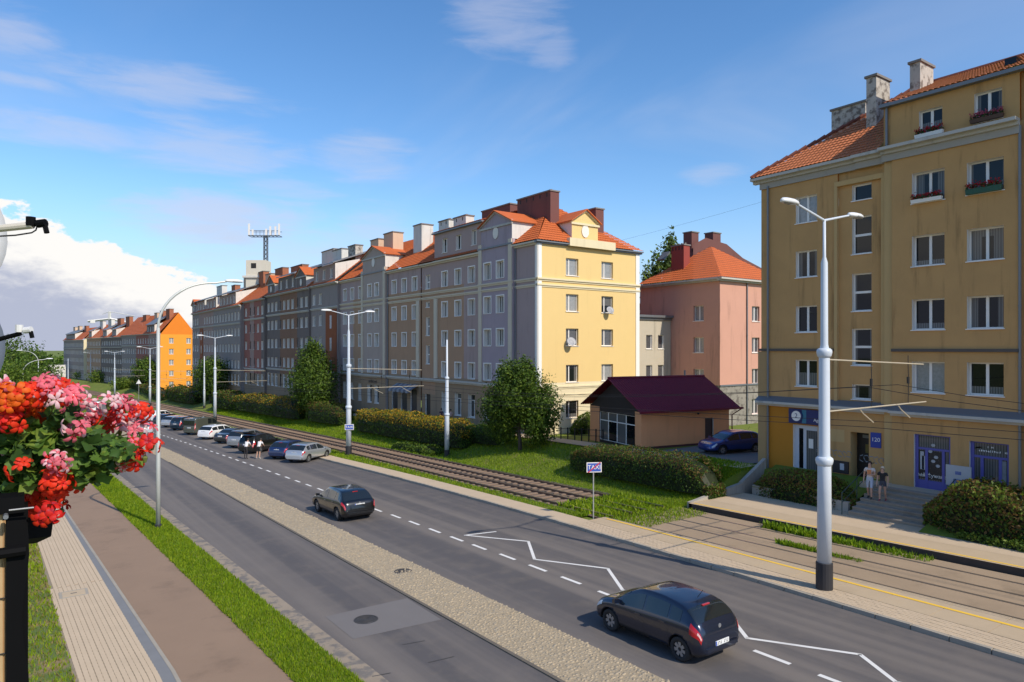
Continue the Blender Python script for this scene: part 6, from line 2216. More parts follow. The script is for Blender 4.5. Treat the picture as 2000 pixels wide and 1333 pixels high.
# ------------------------------------------------------------------ cars
def pchip(xs_, ys_, x):
    xs_, ys_ = np.asarray(xs_, float), np.asarray(ys_, float)
    h = np.diff(xs_)
    dl = np.diff(ys_) / h
    m = np.zeros(len(xs_))
    m[0], m[-1] = dl[0], dl[-1]
    for i in range(1, len(xs_) - 1):
        if dl[i - 1] * dl[i] > 0:
            w1, w2 = 2 * h[i] + h[i - 1], h[i] + 2 * h[i - 1]
            m[i] = (w1 + w2) / (w1 / dl[i - 1] + w2 / dl[i])
    i = np.clip(np.searchsorted(xs_, x) - 1, 0, len(h) - 1)
    t = (x - xs_[i]) / h[i]
    return ((1 + 2 * t) * (1 - t) ** 2 * ys_[i] + t * (1 - t) ** 2 * h[i] * m[i] + t * t * (3 - 2 * t) * ys_[i + 1] + t * t * (t - 1) * h[i] * m[i + 1])


CAR = {
    # x: tail .. nose; top line, belt line, widths (low, belt, roof); side windows; screens
    'small_hatch': dict(L=3.9, h=1.45, w=.85, top=[(-1.95, .60), (-1.925, .76), (-1.87, .93), (-1.74, 1.10), (-1.42, 1.32), (-1.1, 1.395), (-.4, 1.45), (.1, 1.43), (.55, 1.28), (1.1, .97), (1.55, .87), (1.83, .72), (1.95, .5)],
                        belt=[(-1.95, .52), (-1.85, .82), (-1.5, .97), (0, .90), (1.0, .85), (1.55, .74), (1.95, .44)], side=[(-1.30, -.95), (-.88, -.1), (-.02, .78)], rear=(-1.78, -1.42), front=(.55, 1.08), wb=(-1.27, 1.24), r=.305),
    'hatch': dict(L=4.4, h=1.48, w=.89, top=[(-2.2, .60), (-2.17, .78), (-2.1, .94), (-1.95, 1.06), (-1.5, 1.37), (-1.2, 1.44), (-.4, 1.48), (.2, 1.44), (.7, 1.24), (1.25, .98), (1.8, .86), (2.1, .70), (2.2, .5)],
                  belt=[(-2.2, .52), (-2.05, .84), (-1.5, .97), (0, .91), (1.1, .86), (1.8, .74), (2.2, .44)], side=[(-1.5, -1.08), (-1.0, -.12), (-.03, .88)], rear=(-2.0, -1.52), front=(.62, 1.2), wb=(-1.33, 1.33), r=.32),
    'estate': dict(L=4.8, h=1.5, w=.91, top=[(-2.4, .60), (-2.37, .80), (-2.3, .96), (-2.18, 1.10), (-1.85, 1.38), (-1.6, 1.44), (-.4, 1.5), (.2, 1.46), (.75, 1.24), (1.35, .98), (2.0, .86), (2.3, .70), (2.4, .5)],
                   belt=[(-2.4, .52), (-2.25, .86), (-1.8, .97), (0, .92), (1.2, .87), (2.0, .74), (2.4, .44)], side=[(-1.95, -1.15), (-1.05, -.12), (-.03, .92)], rear=(-2.24, -1.86), front=(.65, 1.3), wb=(-1.42, 1.42), r=.33),
    'suv': dict(L=4.5, h=1.7, w=.91, top=[(-2.25, .66), (-2.23, .9), (-2.18, 1.10), (-2.08, 1.25), (-1.82, 1.6), (-1.6, 1.66), (-.4, 1.7), (.2, 1.66), (.7, 1.42), (1.2, 1.12), (1.8, 1.0), (2.15, .82), (2.25, .55)],
                belt=[(-2.25, .58), (-2.12, .98), (-1.7, 1.1), (0, 1.05), (1.1, 1.0), (1.8, .86), (2.25, .5)], side=[(-1.75, -1.1), (-1.0, -.12), (-.03, .88)], rear=(-2.14, -1.83), front=(.62, 1.16), wb=(-1.33, 1.33), r=.36),
    'sedan': dict(L=4.6, h=1.43, w=.89, top=[(-2.3, .60), (-2.27, .84), (-2.2, .97), (-1.9, 1.02), (-1.62, 1.06), (-1.1, 1.34), (-.8, 1.40), (-.2, 1.43), (.3, 1.39), (.75, 1.2), (1.3, .95), (1.9, .84), (2.2, .68), (2.3, .5)],
                  belt=[(-2.3, .52), (-2.1, .86), (-1.5, .94), (0, .90), (1.2, .85), (1.9, .72), (2.3, .44)], side=[(-1.2, -.95), (-.88, -.12), (-.03, .9)], rear=(-1.6, -1.14), front=(.66, 1.25), wb=(-1.35, 1.4), r=.32),
    'van': dict(L=4.8, h=1.96, w=.95, top=[(-2.4, .70), (-2.39, 1.1), (-2.37, 1.5), (-2.32, 1.84), (-2.2, 1.93), (-.5, 1.96), (.5, 1.92), (.95, 1.68), (1.5, 1.26), (2.0, 1.05), (2.3, .85), (2.4, .55)],
                belt=[(-2.4, .6), (-2.36, 1.0), (-2.2, 1.12), (0, 1.12), (1.3, 1.04), (2.0, .88), (2.4, .5)], side=[(-.35, .28), (.36, 1.12)], rear=(-2.385, -2.335), front=(.92, 1.42), wb=(-1.5, 1.5), r=.33),
}
M_black = glossy('black_plastic', (0.02, 0.02, 0.022), 0.55)
M_cglass = glossy('car_glass', (0.012, 0.016, 0.018), 0.04, spec=0.9)
M_tyre = pm('tyre', (0.02, 0.02, 0.021), 0.85, 0.1, 5.0)
M_rim = glossy('wheel_rim', (0.34, 0.345, 0.35), 0.35, 0.6)
M_tail = glossy('tail_lens', (0.42, 0.012, 0.016), 0.12, coat=0.5)
M_tailw = glossy('tail_lens_clear', (0.7, 0.42, 0.40), 0.15)
M_head = glossy('head_lens', (0.6, 0.62, 0.64), 0.1)
M_plate = glossy('number_plate', (0.72, 0.73, 0.72), 0.4)
PROTO = {}


def make_car(kind):
    c = CAR[kind]
    L_, w0 = c['L'], c['w']
    hl = L_ / 2
    tx, tv = zip(*c['top'])
    bx_, bv = zip(*c['belt'])
    roof_w = .66 if kind != 'van' else .84

    def sec(x):
        e = (hl - abs(x)) / hl
        end = min(1.0, (e / .12)) if e < .12 else 1.0
        rear = x < 0
        k = .80 + .20 * math.sqrt(max(end, 0)) if rear else .70 + .30 * math.sqrt(max(end, 0))
        top = float(pchip(tx, tv, x))
        belt = min(float(pchip(bx_, bv, x)), top - .06)
        bot = .20 + .10 * (1 - end)
        wl, wb_ = w0 * k * .97, w0 * k * .97
        g = min(max((top - belt - .1) / .42, 0), 1)
        wr = w0 * k * (.90 - (.90 - roof_w / .9) * g)
        mid = (bot + belt) * .5 + .04
        return [(wl * .80, bot), (wl * .97, bot + .10), (w0 * k, mid), (wb_, belt), (wr, top - .055 - .03 * g), (wr * .78, top - .012), (0, top)]

    def P(x, v):
        s = sec(x)
        i = min(int(v), 5)
        t = v - i
        p = [s[max(i - 1, 0)], s[i], s[i + 1], s[i + 2] if i + 2 <= 6 else (-s[5][0], s[5][1])]
        if i == 3 and False:
            pass
        def cr(a, b, cc, d):
            return .5 * (2 * b + (cc - a) * t + (2 * a - 5 * b + 4 * cc - d) * t * t + (3 * b - a - 3 * cc + d) * t ** 3)
        lin = (3 <= i < 4)
        y = p[1][0] + (p[2][0] - p[1][0]) * t if lin else cr(p[0][0], p[1][0], p[2][0], p[3][0])
        z = p[1][1] + (p[2][1] - p[1][1]) * t if lin else cr(p[0][1], p[1][1], p[2][1], p[3][1])
        return Vector((x, max(y, 0.0), z))

    def N(x, v):
        a = P(x + .01, v) - P(x - .01, v)
        b = P(x, min(v + .02, 6)) - P(x, v - .02)
        n = a.cross(b)
        n.normalize()
        return -n if n.dot(Vector((0, 1, .4))) < 0 else n

    t = thing('car', '', 'car')
    xs_ = np.unique(np.concatenate([np.linspace(-hl, -hl * .72, 16), np.linspace(-hl * .72, hl * .85, 40), np.linspace(hl * .85, hl, 10)]))
    vs_ = np.linspace(0, 6, 25)
    nv = len(vs_)
    mb = MB()
    for x in xs_:
        half = [P(float(x), float(v)) for v in vs_]
        mb.v += [tuple(p) for p in half] + [(p.x, -p.y, p.z) for p in half[-2::-1]]
    m = 2 * nv - 1
    for i in range(len(xs_) - 1):
        for k in range(m):
            a, b = i * m + k, i * m + (k + 1) % m
            mb.f.append((a, a + m, b + m, b))
            zc = mb.v[a][2]
            mb.mi.append(1 if (zc < .31 and mb.v[b][2] < .36) or k == m - 1 else 0)
    mb.f.append(tuple(range(m)))
    mb.f.append(tuple((len(xs_) - 1) * m + k for k in range(m))[::-1])
    mb.mi += [0, 0]
    paint = bpy.data.materials.get('paint_proto') or glossy('paint_proto', (0.5, 0.5, 0.5), 0.25, coat=1.0)
    body_me = mb.mesh('body', [paint, M_black], True)
    bmx = bmesh.new()
    bmx.from_mesh(body_me)
    bmesh.ops.remove_doubles(bmx, verts=bmx.verts, dist=1e-5)
    bmesh.ops.recalc_face_normals(bmx, faces=bmx.faces)
    bmx.to_mesh(body_me)
    bmx.free()
    cut = MB()
    for wx in c['wb']:
        for s in (-1, 1):
            cut.lathe([(c['r'] + .055, 0), (c['r'] + .055, .5)], 28, (wx, w0 - .30 if s > 0 else -w0 - .2, c['r']), 1, 'y')
    cme = cut.mesh('cut', [M_black, M_black])
    bmx = bmesh.new()
    bmx.from_mesh(cme)
    bmesh.ops.recalc_face_normals(bmx, faces=bmx.faces)
    bmx.to_mesh(cme)
    bmx.free()
    bo = bpy.data.objects.new('tmp', body_me)
    co = bpy.data.objects.new('tmpc', cme)
    COL.objects.link(bo)
    COL.objects.link(co)
    md = bo.modifiers.new('b', 'BOOLEAN')
    md.operation = 'DIFFERENCE'
    md.object = co
    md.solver = 'EXACT'
    dg = bpy.context.evaluated_depsgraph_get()
    me = bpy.data.meshes.new_from_object(bo.evaluated_get(dg))
    bpy.data.objects.remove(bo)
    bpy.data.objects.remove(co)
    me.name = 'body'
    body = obj('body', me, t, world=False)

    def patch(name, xa, xb, va, vb, mat, off=.006, nx=10, nvv=8, sides=(1, -1), parent=None, across=False, shrink=None, th=.004):
        out = []
        for s in sides:
            q = MB()
            g = []
            for i in range(nx + 1):
                x = xa + (xb - xa) * i / nx
                lo, hi = va, vb
                if shrink:
                    lo, hi = shrink(i / nx, va, vb)
                for k in range(nvv + 1):
                    v = lo + (hi - lo) * k / nvv
                    p = P(x, v) + N(x, v) * off
                    g.append((p.x, p.y * s, p.z))
            if across:
                half = [g[i * (nvv + 1):(i + 1) * (nvv + 1)] for i in range(nx + 1)]
                rows_ = [h + [(a, -b, cz) for a, b, cz in h[-2::-1]] for h in half]
                n_ = len(rows_[0])
                q.v = [p for r_ in rows_ for p in r_]
            else:
                n_ = nvv + 1
                q.v = g
            for i in range(nx):
                for k in range(n_ - 1):
                    f = (i * n_ + k, (i + 1) * n_ + k, (i + 1) * n_ + k + 1, i * n_ + k + 1)
                    q.f.append(f if s > 0 else f[::-1])
                    q.mi.append(0)
            out.append(obj(name, q.mesh(name, mat, True), parent or t, world=False))
            if across:
                break
        return out

    for i, (a, b) in enumerate(c['side']):
        patch('side_window', a, b, 3.10, 3.90, M_cglass)
    patch('rear_window', c['rear'][0], c['rear'][1], 4.12, 6, M_cglass, across=True, nvv=10) if kind != 'van' else None
    if kind == 'van':
        obj('rear_window', MB().box(-hl - .004, -hl + .02, -.74, -.03, 1.12, 1.7).box(-hl - .004, -hl + .02, .03, .74, 1.12, 1.7).mesh('rear_window', M_cglass), t, world=False)
    patch('windscreen', c['front'][0], c['front'][1], 4.10, 6, M_cglass, across=True, nvv=10)
    # lamps wrap the tail corners
    tl = {'small_hatch': (-1.91, -1.62, 2.5, 3.5), 'hatch': (-2.16, -1.86, 2.75, 3.45), 'estate': (-2.365, -2.05, 2.75, 3.4), 'suv': (-2.23, -2.0, 2.5, 3.6), 'sedan': (-2.275, -2.05, 2.5, 3.4), 'van': (-2.392, -2.30, 2.3, 3.5)}[kind]
    for o in patch('tail_light', *tl, M_tail, off=.010, nx=6, nvv=6):
        pass
    patch('tail_light_lens', tl[0] + .01, tl[0] + .09, tl[2] + .35, tl[3] - .3, M_tailw, off=.014, nx=3, nvv=3)
    patch('head_light', hl - .42, hl - .08, 2.7, 3.5, M_head, off=.008, nx=5, nvv=4)
    # bumper line, plate, badge, handles, mirrors
    zpl = {'small_hatch': .52, 'hatch': .80, 'estate': .86, 'suv': .84, 'sedan': .78, 'van': .86}[kind]
    xpl = -hl - .012
    for (xx, zz_) in c['top']:
        if zz_ >= zpl:
            xpl = min(xx, -hl * .97) - .02
            break
    xpl = -hl - .014 if zpl < .62 else xpl
    pl = obj('number_plate', MB().box(xpl - .006, xpl + .01, -.26, .26, zpl - .057, zpl + .057).mesh('number_plate', M_plate), t, world=False)
    r = random.Random(len(kind))
    ch = MB()
    y = .2
    for k in range(7):
        if k != 3:
            ch.box(xpl - .008, xpl - .0062, y - .042, y - .03, zpl - .036, zpl + .036)
            ch.box(xpl - .008, xpl - .0062, y - .03, y - .008, zpl + (.02 if k % 2 else -.036), zpl + (.036 if k % 2 else -.02))
        y -= .062
    obj('plate_characters', ch.mesh('plate_characters', M_black), pl, world=False)
    obj('plate_band', MB().box(xpl - .0075, xpl - .006, .215, .258, zpl - .055, zpl + .055).mesh('plate_band', M_sblue), pl, world=False)
    obj('rear_bumper', MB().hexa([(-hl - .035, -w0 * .70, .36), (-hl + .1, -w0 * .86, .36), (-hl + .1, w0 * .86, .36), (-hl - .035, w0 * .70, .36), (-hl - .03, -w0 * .70, .46), (-hl + .1, -w0 * .87, .46), (-hl + .1, w0 * .87, .46), (-hl - .03, w0 * .70, .46)]).mesh('rear_bumper', paint), t, world=False)
    obj('badge', MB().lathe([(.055, 0), (.055, .012)], 16, (P(-hl + .08, 5.99).x - .03, 0, P(-hl + .08, 5.99).z - .03), 0, 'x').mesh('badge', M_rim), t, world=False)
    for s in (-1, 1):
        xm = c['front'][1] - .18
        pm_ = P(xm, 3.1)
        obj('mirror', MB().hexa([(xm - .05, s * (pm_.y - .02), pm_.z + .02), (xm + .07, s * (pm_.y - .02), pm_.z + .03), (xm + .05, s * (pm_.y + .18), pm_.z + .03), (xm - .05, s * (pm_.y + .18), pm_.z + .03),
                                (xm - .05, s * (pm_.y - .02), pm_.z + .12), (xm + .07, s * (pm_.y - .02), pm_.z + .12), (xm + .04, s * (pm_.y + .18), pm_.z + .15), (xm - .05, s * (pm_.y + .18), pm_.z + .15)]).mesh('mirror', paint), t, world=False)
        for (a, b) in c['side'][-2:]:
            ph = P(a + .12, 2.75)
            obj('door_handle', MB().box(a + .05, a + .25, s * ph.y - .02, s * ph.y + .02, ph.z - .02, ph.z + .02).mesh('door_handle', paint), t, world=False)
        for (a, b) in c['side'][-2:]:
            g = MB()
            for xx in (a - .045,):
                pts = [P(xx, v) + N(xx, v) * .002 for v in np.linspace(.8, 3.05, 9)]
                for p0, p1_ in zip(pts[:-1], pts[1:]):
                    g.quad((p0.x - .004, p0.y * s, p0.z), (p0.x + .004, p0.y * s, p0.z), (p1_.x + .004, p1_.y * s, p1_.z), (p1_.x - .004, p1_.y * s, p1_.z))
            obj('door_gap', g.mesh('door_gap', M_black), t, world=False)
    rr = c['r']
    ty = MB().lathe([(rr * .64, -.10), (rr * .93, -.10), (rr, -.075), (rr, .075), (rr * .93, .10), (rr * .64, .10), (rr * .62, .02)], 28, axis='y', cap=False)
    ty_me = ty.mesh('wheel', M_tyre, True)
    rim = MB().lathe([(rr * .64, -.085), (rr * .66, .075), (rr * .60, .082), (rr * .58, .03), (.05, .035), (.045, .065), (.01, .065)], 28, axis='y', cap=False)
    for k in range(7):
        a = 2 * math.pi * k / 7
        ca, sa = math.cos(a), math.sin(a)
        q = []
        for yy_ in (.03, .078):
            for (rd, wd) in ((.05, -.035), (.05, .035), (rr * .6, .045), (rr * .6, -.045)):
                q.append((rd * sa + wd * ca, yy_, rd * ca - wd * sa))
        rim.hexa(q, 1)
    rim_me = rim.mesh('rim', [M_black, M_rim])
    for wx in c['wb']:
        for s in (-1, 1):
            o = obj('wheel', ty_me, t, (wx, s * (w0 - .12), rr), 0 if s > 0 else math.pi, world=False)
            obj('rim', rim_me, o, world=False)
    if kind in ('small_hatch', 'hatch', 'suv'):
        obj('aerial', MB().tube([(-hl * .62, 0, c['h'] - .03), (-hl * .62 - .18, 0, c['h'] + .2)], .008, 5).mesh('aerial', M_black), t, world=False)
        sp = P(c['rear'][1] - .02, 6)
        obj('high_brake_light', MB().box(sp.x - .05, sp.x, -.14, .14, sp.z - .01, sp.z + .02).mesh('high_brake_light', M_tail), t, world=False)
    t.location = (0, -200, -50)
    return t


PAINT = {}


def paint(name, col, metal=0.35, rough=0.28):
    return pm('paint_' + name, col, rough, 0.02, 1.0, metal=metal, coat=1.0)


def car(kind, x, y, heading, pname, col, label, group=None, metal=.35, part_at=None):
    """heading: direction the nose points, degrees counter-clockwise from +X; (x, y) is the car's middle"""
    first = kind not in PROTO
    if first:
        PROTO[kind] = make_car(kind)
        t = PROTO[kind]
        t.location = (x, y, 0)
    else:
        t = dup(PROTO[kind], (x, y, 0))
    hd = R_(heading)
    fall = -K * math.sin(hd)                        # the street falls along +Y
    roll = -K * math.cos(hd)
    t.rotation_euler = (0, math.atan(-fall) * -1 * -1 if False else -math.atan(fall), hd)
    t.location.z = zs(y) + .004
    t['label'] = label
    if group:
        t['group'] = group
    t['_paint'] = pname
    CARS.append((t, paint(pname, col, metal)))
    return t


CARS = []
car('small_hatch', 0, 0, 90, 'navy', (0.012, 0.019, 0.042), 'dark blue small hatchback driving off past the zigzag marking', metal=.5)
g_ = G(1192, 1234)
h_ = G(1329, 1291)
CARS[-1][0].location.x = (g_.x + h_.x) / 2 + .80
CARS[-1][0].location.y = (g_.y + h_.y) / 2 + .02
CARS[-1][0].location.z = zs(CARS[-1][0].location.y) + .004
g_ = G(659, 1018)
car('hatch', g_.x + .85, g_.y + 1.45, 91, 'black', (0.007, 0.008, 0.010), 'black hatchback driving down the lane beside the cobbled median', metal=.4)
# parked at an angle, tails to the road
HEAD = math.degrees(math.atan2(.62, .79))
hv = Vector((math.cos(R_(HEAD)), math.sin(R_(HEAD)), 0))
parked = [('hatch', 572, 906, 'silver', (0.50, 0.53, 0.56), 'silver hatchback parked at the near end of the row', .6),
          ('hatch', 538, 899, 'blue', (0.018, 0.035, 0.11), 'dark blue hatchback parked between the silver hatchback and the open black car', .4),
          ('suv', 478, 888, 'coal', (0.012, 0.012, 0.013), 'black car with its tailgate raised and two people behind it', .3),
          ('suv', 455, 877, 'grey', (0.30, 0.32, 0.34), 'grey people carrier parked between the open black car and the dark saloon', .5),
          ('sedan', 428, 868, 'plum', (0.020, 0.022, 0.026), 'dark saloon parked beside the white estate', .3),
          ('estate', 396, 860, 'white', (0.74, 0.74, 0.73), 'white estate car parked beside the green van', .0),
          ('van', 368, 851, 'olive', (0.085, 0.092, 0.075), 'dull green van parked in the row', .2),
          ('suv', 340, 842, 'petrol', (0.014, 0.035, 0.06), 'dark teal car parked beyond the green van', .4),
          ('estate', 322, 836, 'light grey', (0.42, 0.44, 0.46), 'light grey car parked beyond the dark teal one', .5),
          ('hatch', 306, 831, 'ink', (0.015, 0.017, 0.022), 'black car parked between the light grey and far white ones', .3),
          ('suv', 291, 826, 'chalk', (0.72, 0.72, 0.72), 'far white car parked beyond the black one', .0)]
for kind, px, py, pn, col_, lab, mt in parked:
    g_ = G(px, py)
    c_ = g_ + hv * (CAR[kind]['L'] / 2 + .05)
    car(kind, c_.x, c_.y, HEAD, pn, col_, lab, 'cars parked along the tram track', mt)
    if pn == 'coal':
        OPEN = CARS[-1][0]
for px, py, kind, pn, col_, lab, mt, hd in ((283, 851, 'sedan', 'pearl', (0.55, 0.57, 0.58), 'light silver saloon driving away beside the parked row', .4, 92),
                                            (186, 806, 'van', 'clean white', (0.78, 0.78, 0.77), 'white van on the far road behind the flowers', 0, 93),
                                            (228, 806, 'estate', 'shell', (0.7, 0.69, 0.66), 'pale estate car far down the parked row behind the flowers', 0, HEAD),
                                            (252, 815, 'sedan', 'deep blue', (0.02, 0.03, 0.06), 'dark saloon far down the parked row behind the flowers', .3, HEAD),
                                            (118, 786, 'suv', 'tan', (0.3, 0.16, 0.09), 'brown car on the distant road near the bend', .2, 93)):
    g_ = G(px, py)
    car(kind, g_.x + (0 if hd > 90 else 1.2), g_.y + 2.2, hd, pn, col_, lab, None, mt)
c_ = Vector((.84 * 0, 0, 0))
cy = 28.6
cxx = atY(1428, cy)
t = car('hatch', cxx, cy, 165, 'royal blue', (0.02, 0.045, 0.22), 'bright blue car parked between the kiosk and the ochre house', None, .5)
t.rotation_euler = (0, 0, R_(165))
t.location.z = gz(36, cy) - .04
strip('yard_paving', 34.9, 52.0, M_asph2, 0.0, ya=24.6, yb=32.0, n=4, label='grey paved yard between the kiosk and the ochre house')
for t, m in CARS:
    recolor(t, bpy.data.materials['paint_proto'], m)
# raised tailgate of the black car
hl = CAR['suv']['L'] / 2
tg = obj('tailgate', MB().hexa([(-1.72, -.72, 1.66), (-1.72, .72, 1.66), (-2.75, .66, 1.98), (-2.75, -.66, 1.98), (-1.72, -.72, 1.72), (-1.72, .72, 1.72), (-2.72, .66, 2.05), (-2.72, -.66, 2.05)]).mesh('tailgate', MATS['paint_coal']), OPEN, world=False)
obj('tailgate_glass', MB().hexa([(-1.95, -.6, 1.722), (-1.95, .6, 1.722), (-2.4, .57, 1.865), (-2.4, -.57, 1.865), (-1.95, -.6, 1.802), (-1.95, .6, 1.802), (-2.4, .57, 1.955), (-2.4, -.57, 1.955)]).mesh('tailgate_glass', M_cglass), tg, world=False)
obj('boot_opening', MB().hexa([(-2.262, -.66, .72), (-2.262, .66, .72), (-2.2, .66, .72), (-2.2, -.66, .72), (-1.86, -.62, 1.58), (-1.86, .62, 1.58), (-1.8, .62, 1.58), (-1.8, -.62, 1.58)]).mesh('boot_opening', M_dark), OPEN, world=False)

# ------------------------------------------------------------------ people
def person(label, loc, rz, height, pose, cloth, hair_col, hair_long=False, group=None, skin_c=(0.50, 0.30, 0.21)):
    """one continuous skinned figure; pose gives joint positions for a 1.75 m body facing -y"""
    J = {'pelvis': (0, 0, .95), 'waist': (0, .01, 1.08), 'chest': (0, .0, 1.30), 'neck': (0, .0, 1.47), 'head': (0, -.02, 1.60), 'crown': (0, -.01, 1.70),
         'hipL': (.09, 0, .92), 'kneeL': (.10, -.02, .50), 'ankL': (.10, .02, .09), 'toeL': (.11, -.15, .035),
         'hipR': (-.09, 0, .92), 'kneeR': (-.10, -.02, .50), 'ankR': (-.10, .02, .09), 'toeR': (-.11, -.15, .035),
         'shL': (.185, 0, 1.41), 'elL': (.235, .02, 1.13), 'wrL': (.245, -.06, .89), 'haL': (.245, -.09, .82),
         'shR': (-.185, 0, 1.41), 'elR': (-.235, .02, 1.13), 'wrR': (-.245, -.06, .89), 'haR': (-.245, -.09, .82), 'nose': (0, -.115, 1.585)}
    J.update(pose)
    R0 = dict(pelvis=.145, waist=.125, chest=.15, neck=.055, head=.088, crown=.075, hipL=.09, kneeL=.058, ankL=.04, toeL=.03, hipR=.09, kneeR=.058, ankR=.04, toeR=.03,
              shL=.062, elL=.043, wrL=.028, haL=.03, shR=.062, elR=.043, wrR=.028, haR=.03, nose=.016)
    E_ = [('pelvis', 'waist'), ('waist', 'chest'), ('chest', 'neck'), ('neck', 'head'), ('head', 'crown'), ('pelvis', 'hipL'), ('hipL', 'kneeL'), ('kneeL', 'ankL'), ('ankL', 'toeL'),
          ('pelvis', 'hipR'), ('hipR', 'kneeR'), ('kneeR', 'ankR'), ('ankR', 'toeR'), ('chest', 'shL'), ('shL', 'elL'), ('elL', 'wrL'), ('wrL', 'haL'), ('chest', 'shR'), ('shR', 'elR'), ('elR', 'wrR'), ('wrR', 'haR'), ('head', 'nose')]
    for s in 'LR':
        h, w_ = Vector(J['ha' + s]), Vector(J['wr' + s])
        d = (h - w_).normalized()
        side = d.cross(Vector((0, -1, 0)))
        side = side.normalized() if side.length > .1 else Vector((1, 0, 0))
        fwd = side.cross(d).normalized()
        for k, (o_, l_) in enumerate(((-.028, .065), (-.009, .078), (.010, .074), (.027, .06))):
            a, b = f'f{k}{s}', f'g{k}{s}'
            J[a] = tuple(h + fwd * o_ + d * (.03 + l_ * .5))
            J[b] = tuple(h + fwd * o_ * 1.1 + d * (.03 + l_) + side * (.012 if s == 'L' else -.012))
            R0[a], R0[b] = .009, .007
            E_ += [('ha' + s, a), (a, b)]
        J['t' + s] = tuple(w_ + d * .05 + fwd * -.045)
        R0['t' + s] = .010
        E_.append(('ha' + s, 't' + s))
    names = list(J)
    k = height / 1.75
    me = bpy.data.meshes.new('body')
    me.from_pydata([tuple(Vector(J[n]) * k) for n in names], [(names.index(a), names.index(b)) for a, b in E_], [])
    o = bpy.data.objects.new('tmp', me)
    COL.objects.link(o)
    sk = o.modifiers.new('s', 'SKIN')
    sk.use_smooth_shade = True
    for i, n in enumerate(names):
        rr = R0[n] * k
        depth = .72 if n in ('pelvis', 'waist', 'chest') else (1.15 if n in ('head', 'crown') else 1)
        me.skin_vertices[0].data[i].radius = (rr, rr * depth)
        me.skin_vertices[0].data[i].use_root = n == 'pelvis'
    sb = o.modifiers.new('u', 'SUBSURF')
    sb.levels = 2
    sb.render_levels = 2
    dg = bpy.context.evaluated_depsgraph_get()
    bm_me = bpy.data.meshes.new_from_object(o.evaluated_get(dg))
    bpy.data.objects.remove(o)
    bm_me.materials.clear()
    Msk = pm('skin_%.2f' % skin_c[0], skin_c, 0.6, 0.05, 5.0)
    for m_ in (Msk, cloth['top'], cloth['legs'], cloth['shoes']):
        bm_me.materials.append(m_)
    seg = [(a, b) for a, b in E_]
    A = np.array([J[a] for a, b in seg]) * k
    B = np.array([J[b] for a, b in seg]) * k
    for p in bm_me.polygons:
        c = np.array(p.center)
        ab = B - A
        tt = np.clip(np.sum((c - A) * ab, 1) / np.sum(ab * ab, 1), 0, 1)
        i = int(np.argmin(np.linalg.norm(c - (A + ab * tt[:, None]), axis=1)))
        a, b = seg[i]
        f = tt[i]
        mi = 0
        if a in ('waist', 'chest') or (a == 'pelvis' and b == 'waist' and f > .5):
            mi = 1
        if b in ('neck',) and f > .75:
            mi = 0
        if a in ('shL', 'shR') and f < cloth.get('sleeve', .55):
            mi = 1
        if (a == 'pelvis' and b in ('hipL', 'hipR')) or (a == 'pelvis' and b == 'waist' and f <= .5) or (a in ('hipL', 'hipR') and f < cloth.get('leg', 1)):
            mi = 2
        if a in ('kneeL', 'kneeR') and f < cloth.get('shin', 0):
            mi = 2
        if a in ('ankL', 'ankR') or (a in ('kneeL', 'kneeR') and f > .93):
            mi = 3
        p.material_index = mi
    bm_me.name = 'body'
    t = thing('person', label, 'person', loc, rz, group)
    obj('body', bm_me, t, world=False)
    hd = Vector(J['head']) * k
    cr_ = Vector(J['crown']) * k
    up = (cr_ - hd).normalized()
    hb = MB()
    n = 14
    for i in range(8):
        th = (math.pi * (.62 if not hair_long else .70)) * i / 7
        for j in range(n):
            a = 2 * math.pi * j / n
            front = max(0, -math.sin(a))
            lim = th * (1 - .42 * front)
            rr = .105 * k
            hb.v.append((hd.x + rr * .92 * math.sin(lim) * math.cos(a), hd.y + .008 + rr * 1.08 * math.sin(lim) * math.sin(a) + (up.y * .03), hd.z + .04 * k + rr * 1.12 * math.cos(lim) - (.10 * k * max(0, math.sin(a)) * (i / 7) if hair_long else 0)))
    for i in range(7):
        for j in range(n):
            hb.f.append((i * n + j, i * n + (j + 1) % n, (i + 1) * n + (j + 1) % n, (i + 1) * n + j))
            hb.mi.append(0)
    obj('hair', hb.mesh('hair', pm('hair_%.2f' % hair_col[0], hair_col, 0.7, 0.2, 20), True), t, world=False)
    ey = MB()
    for s in (-1, 1):
        ey.lathe([(.010 * k, 0), (.010 * k, .006)], 8, (hd.x + s * .035 * k, hd.y - .092 * k, hd.z + .02 * k), 0, 'y')
    obj('eyes', ey.mesh('eyes', M_dark), t, world=False)
    return t


cl = lambda n, c: pm('cloth_' + n, c, 0.9, 0.08, 6.0)
walk = dict(kneeL=(.10, -.14, .52), ankL=(.10, -.12, .10), toeL=(.11, -.29, .06), kneeR=(-.10, .03, .50), ankR=(-.10, .20, .12), toeR=(-.11, .06, .03))
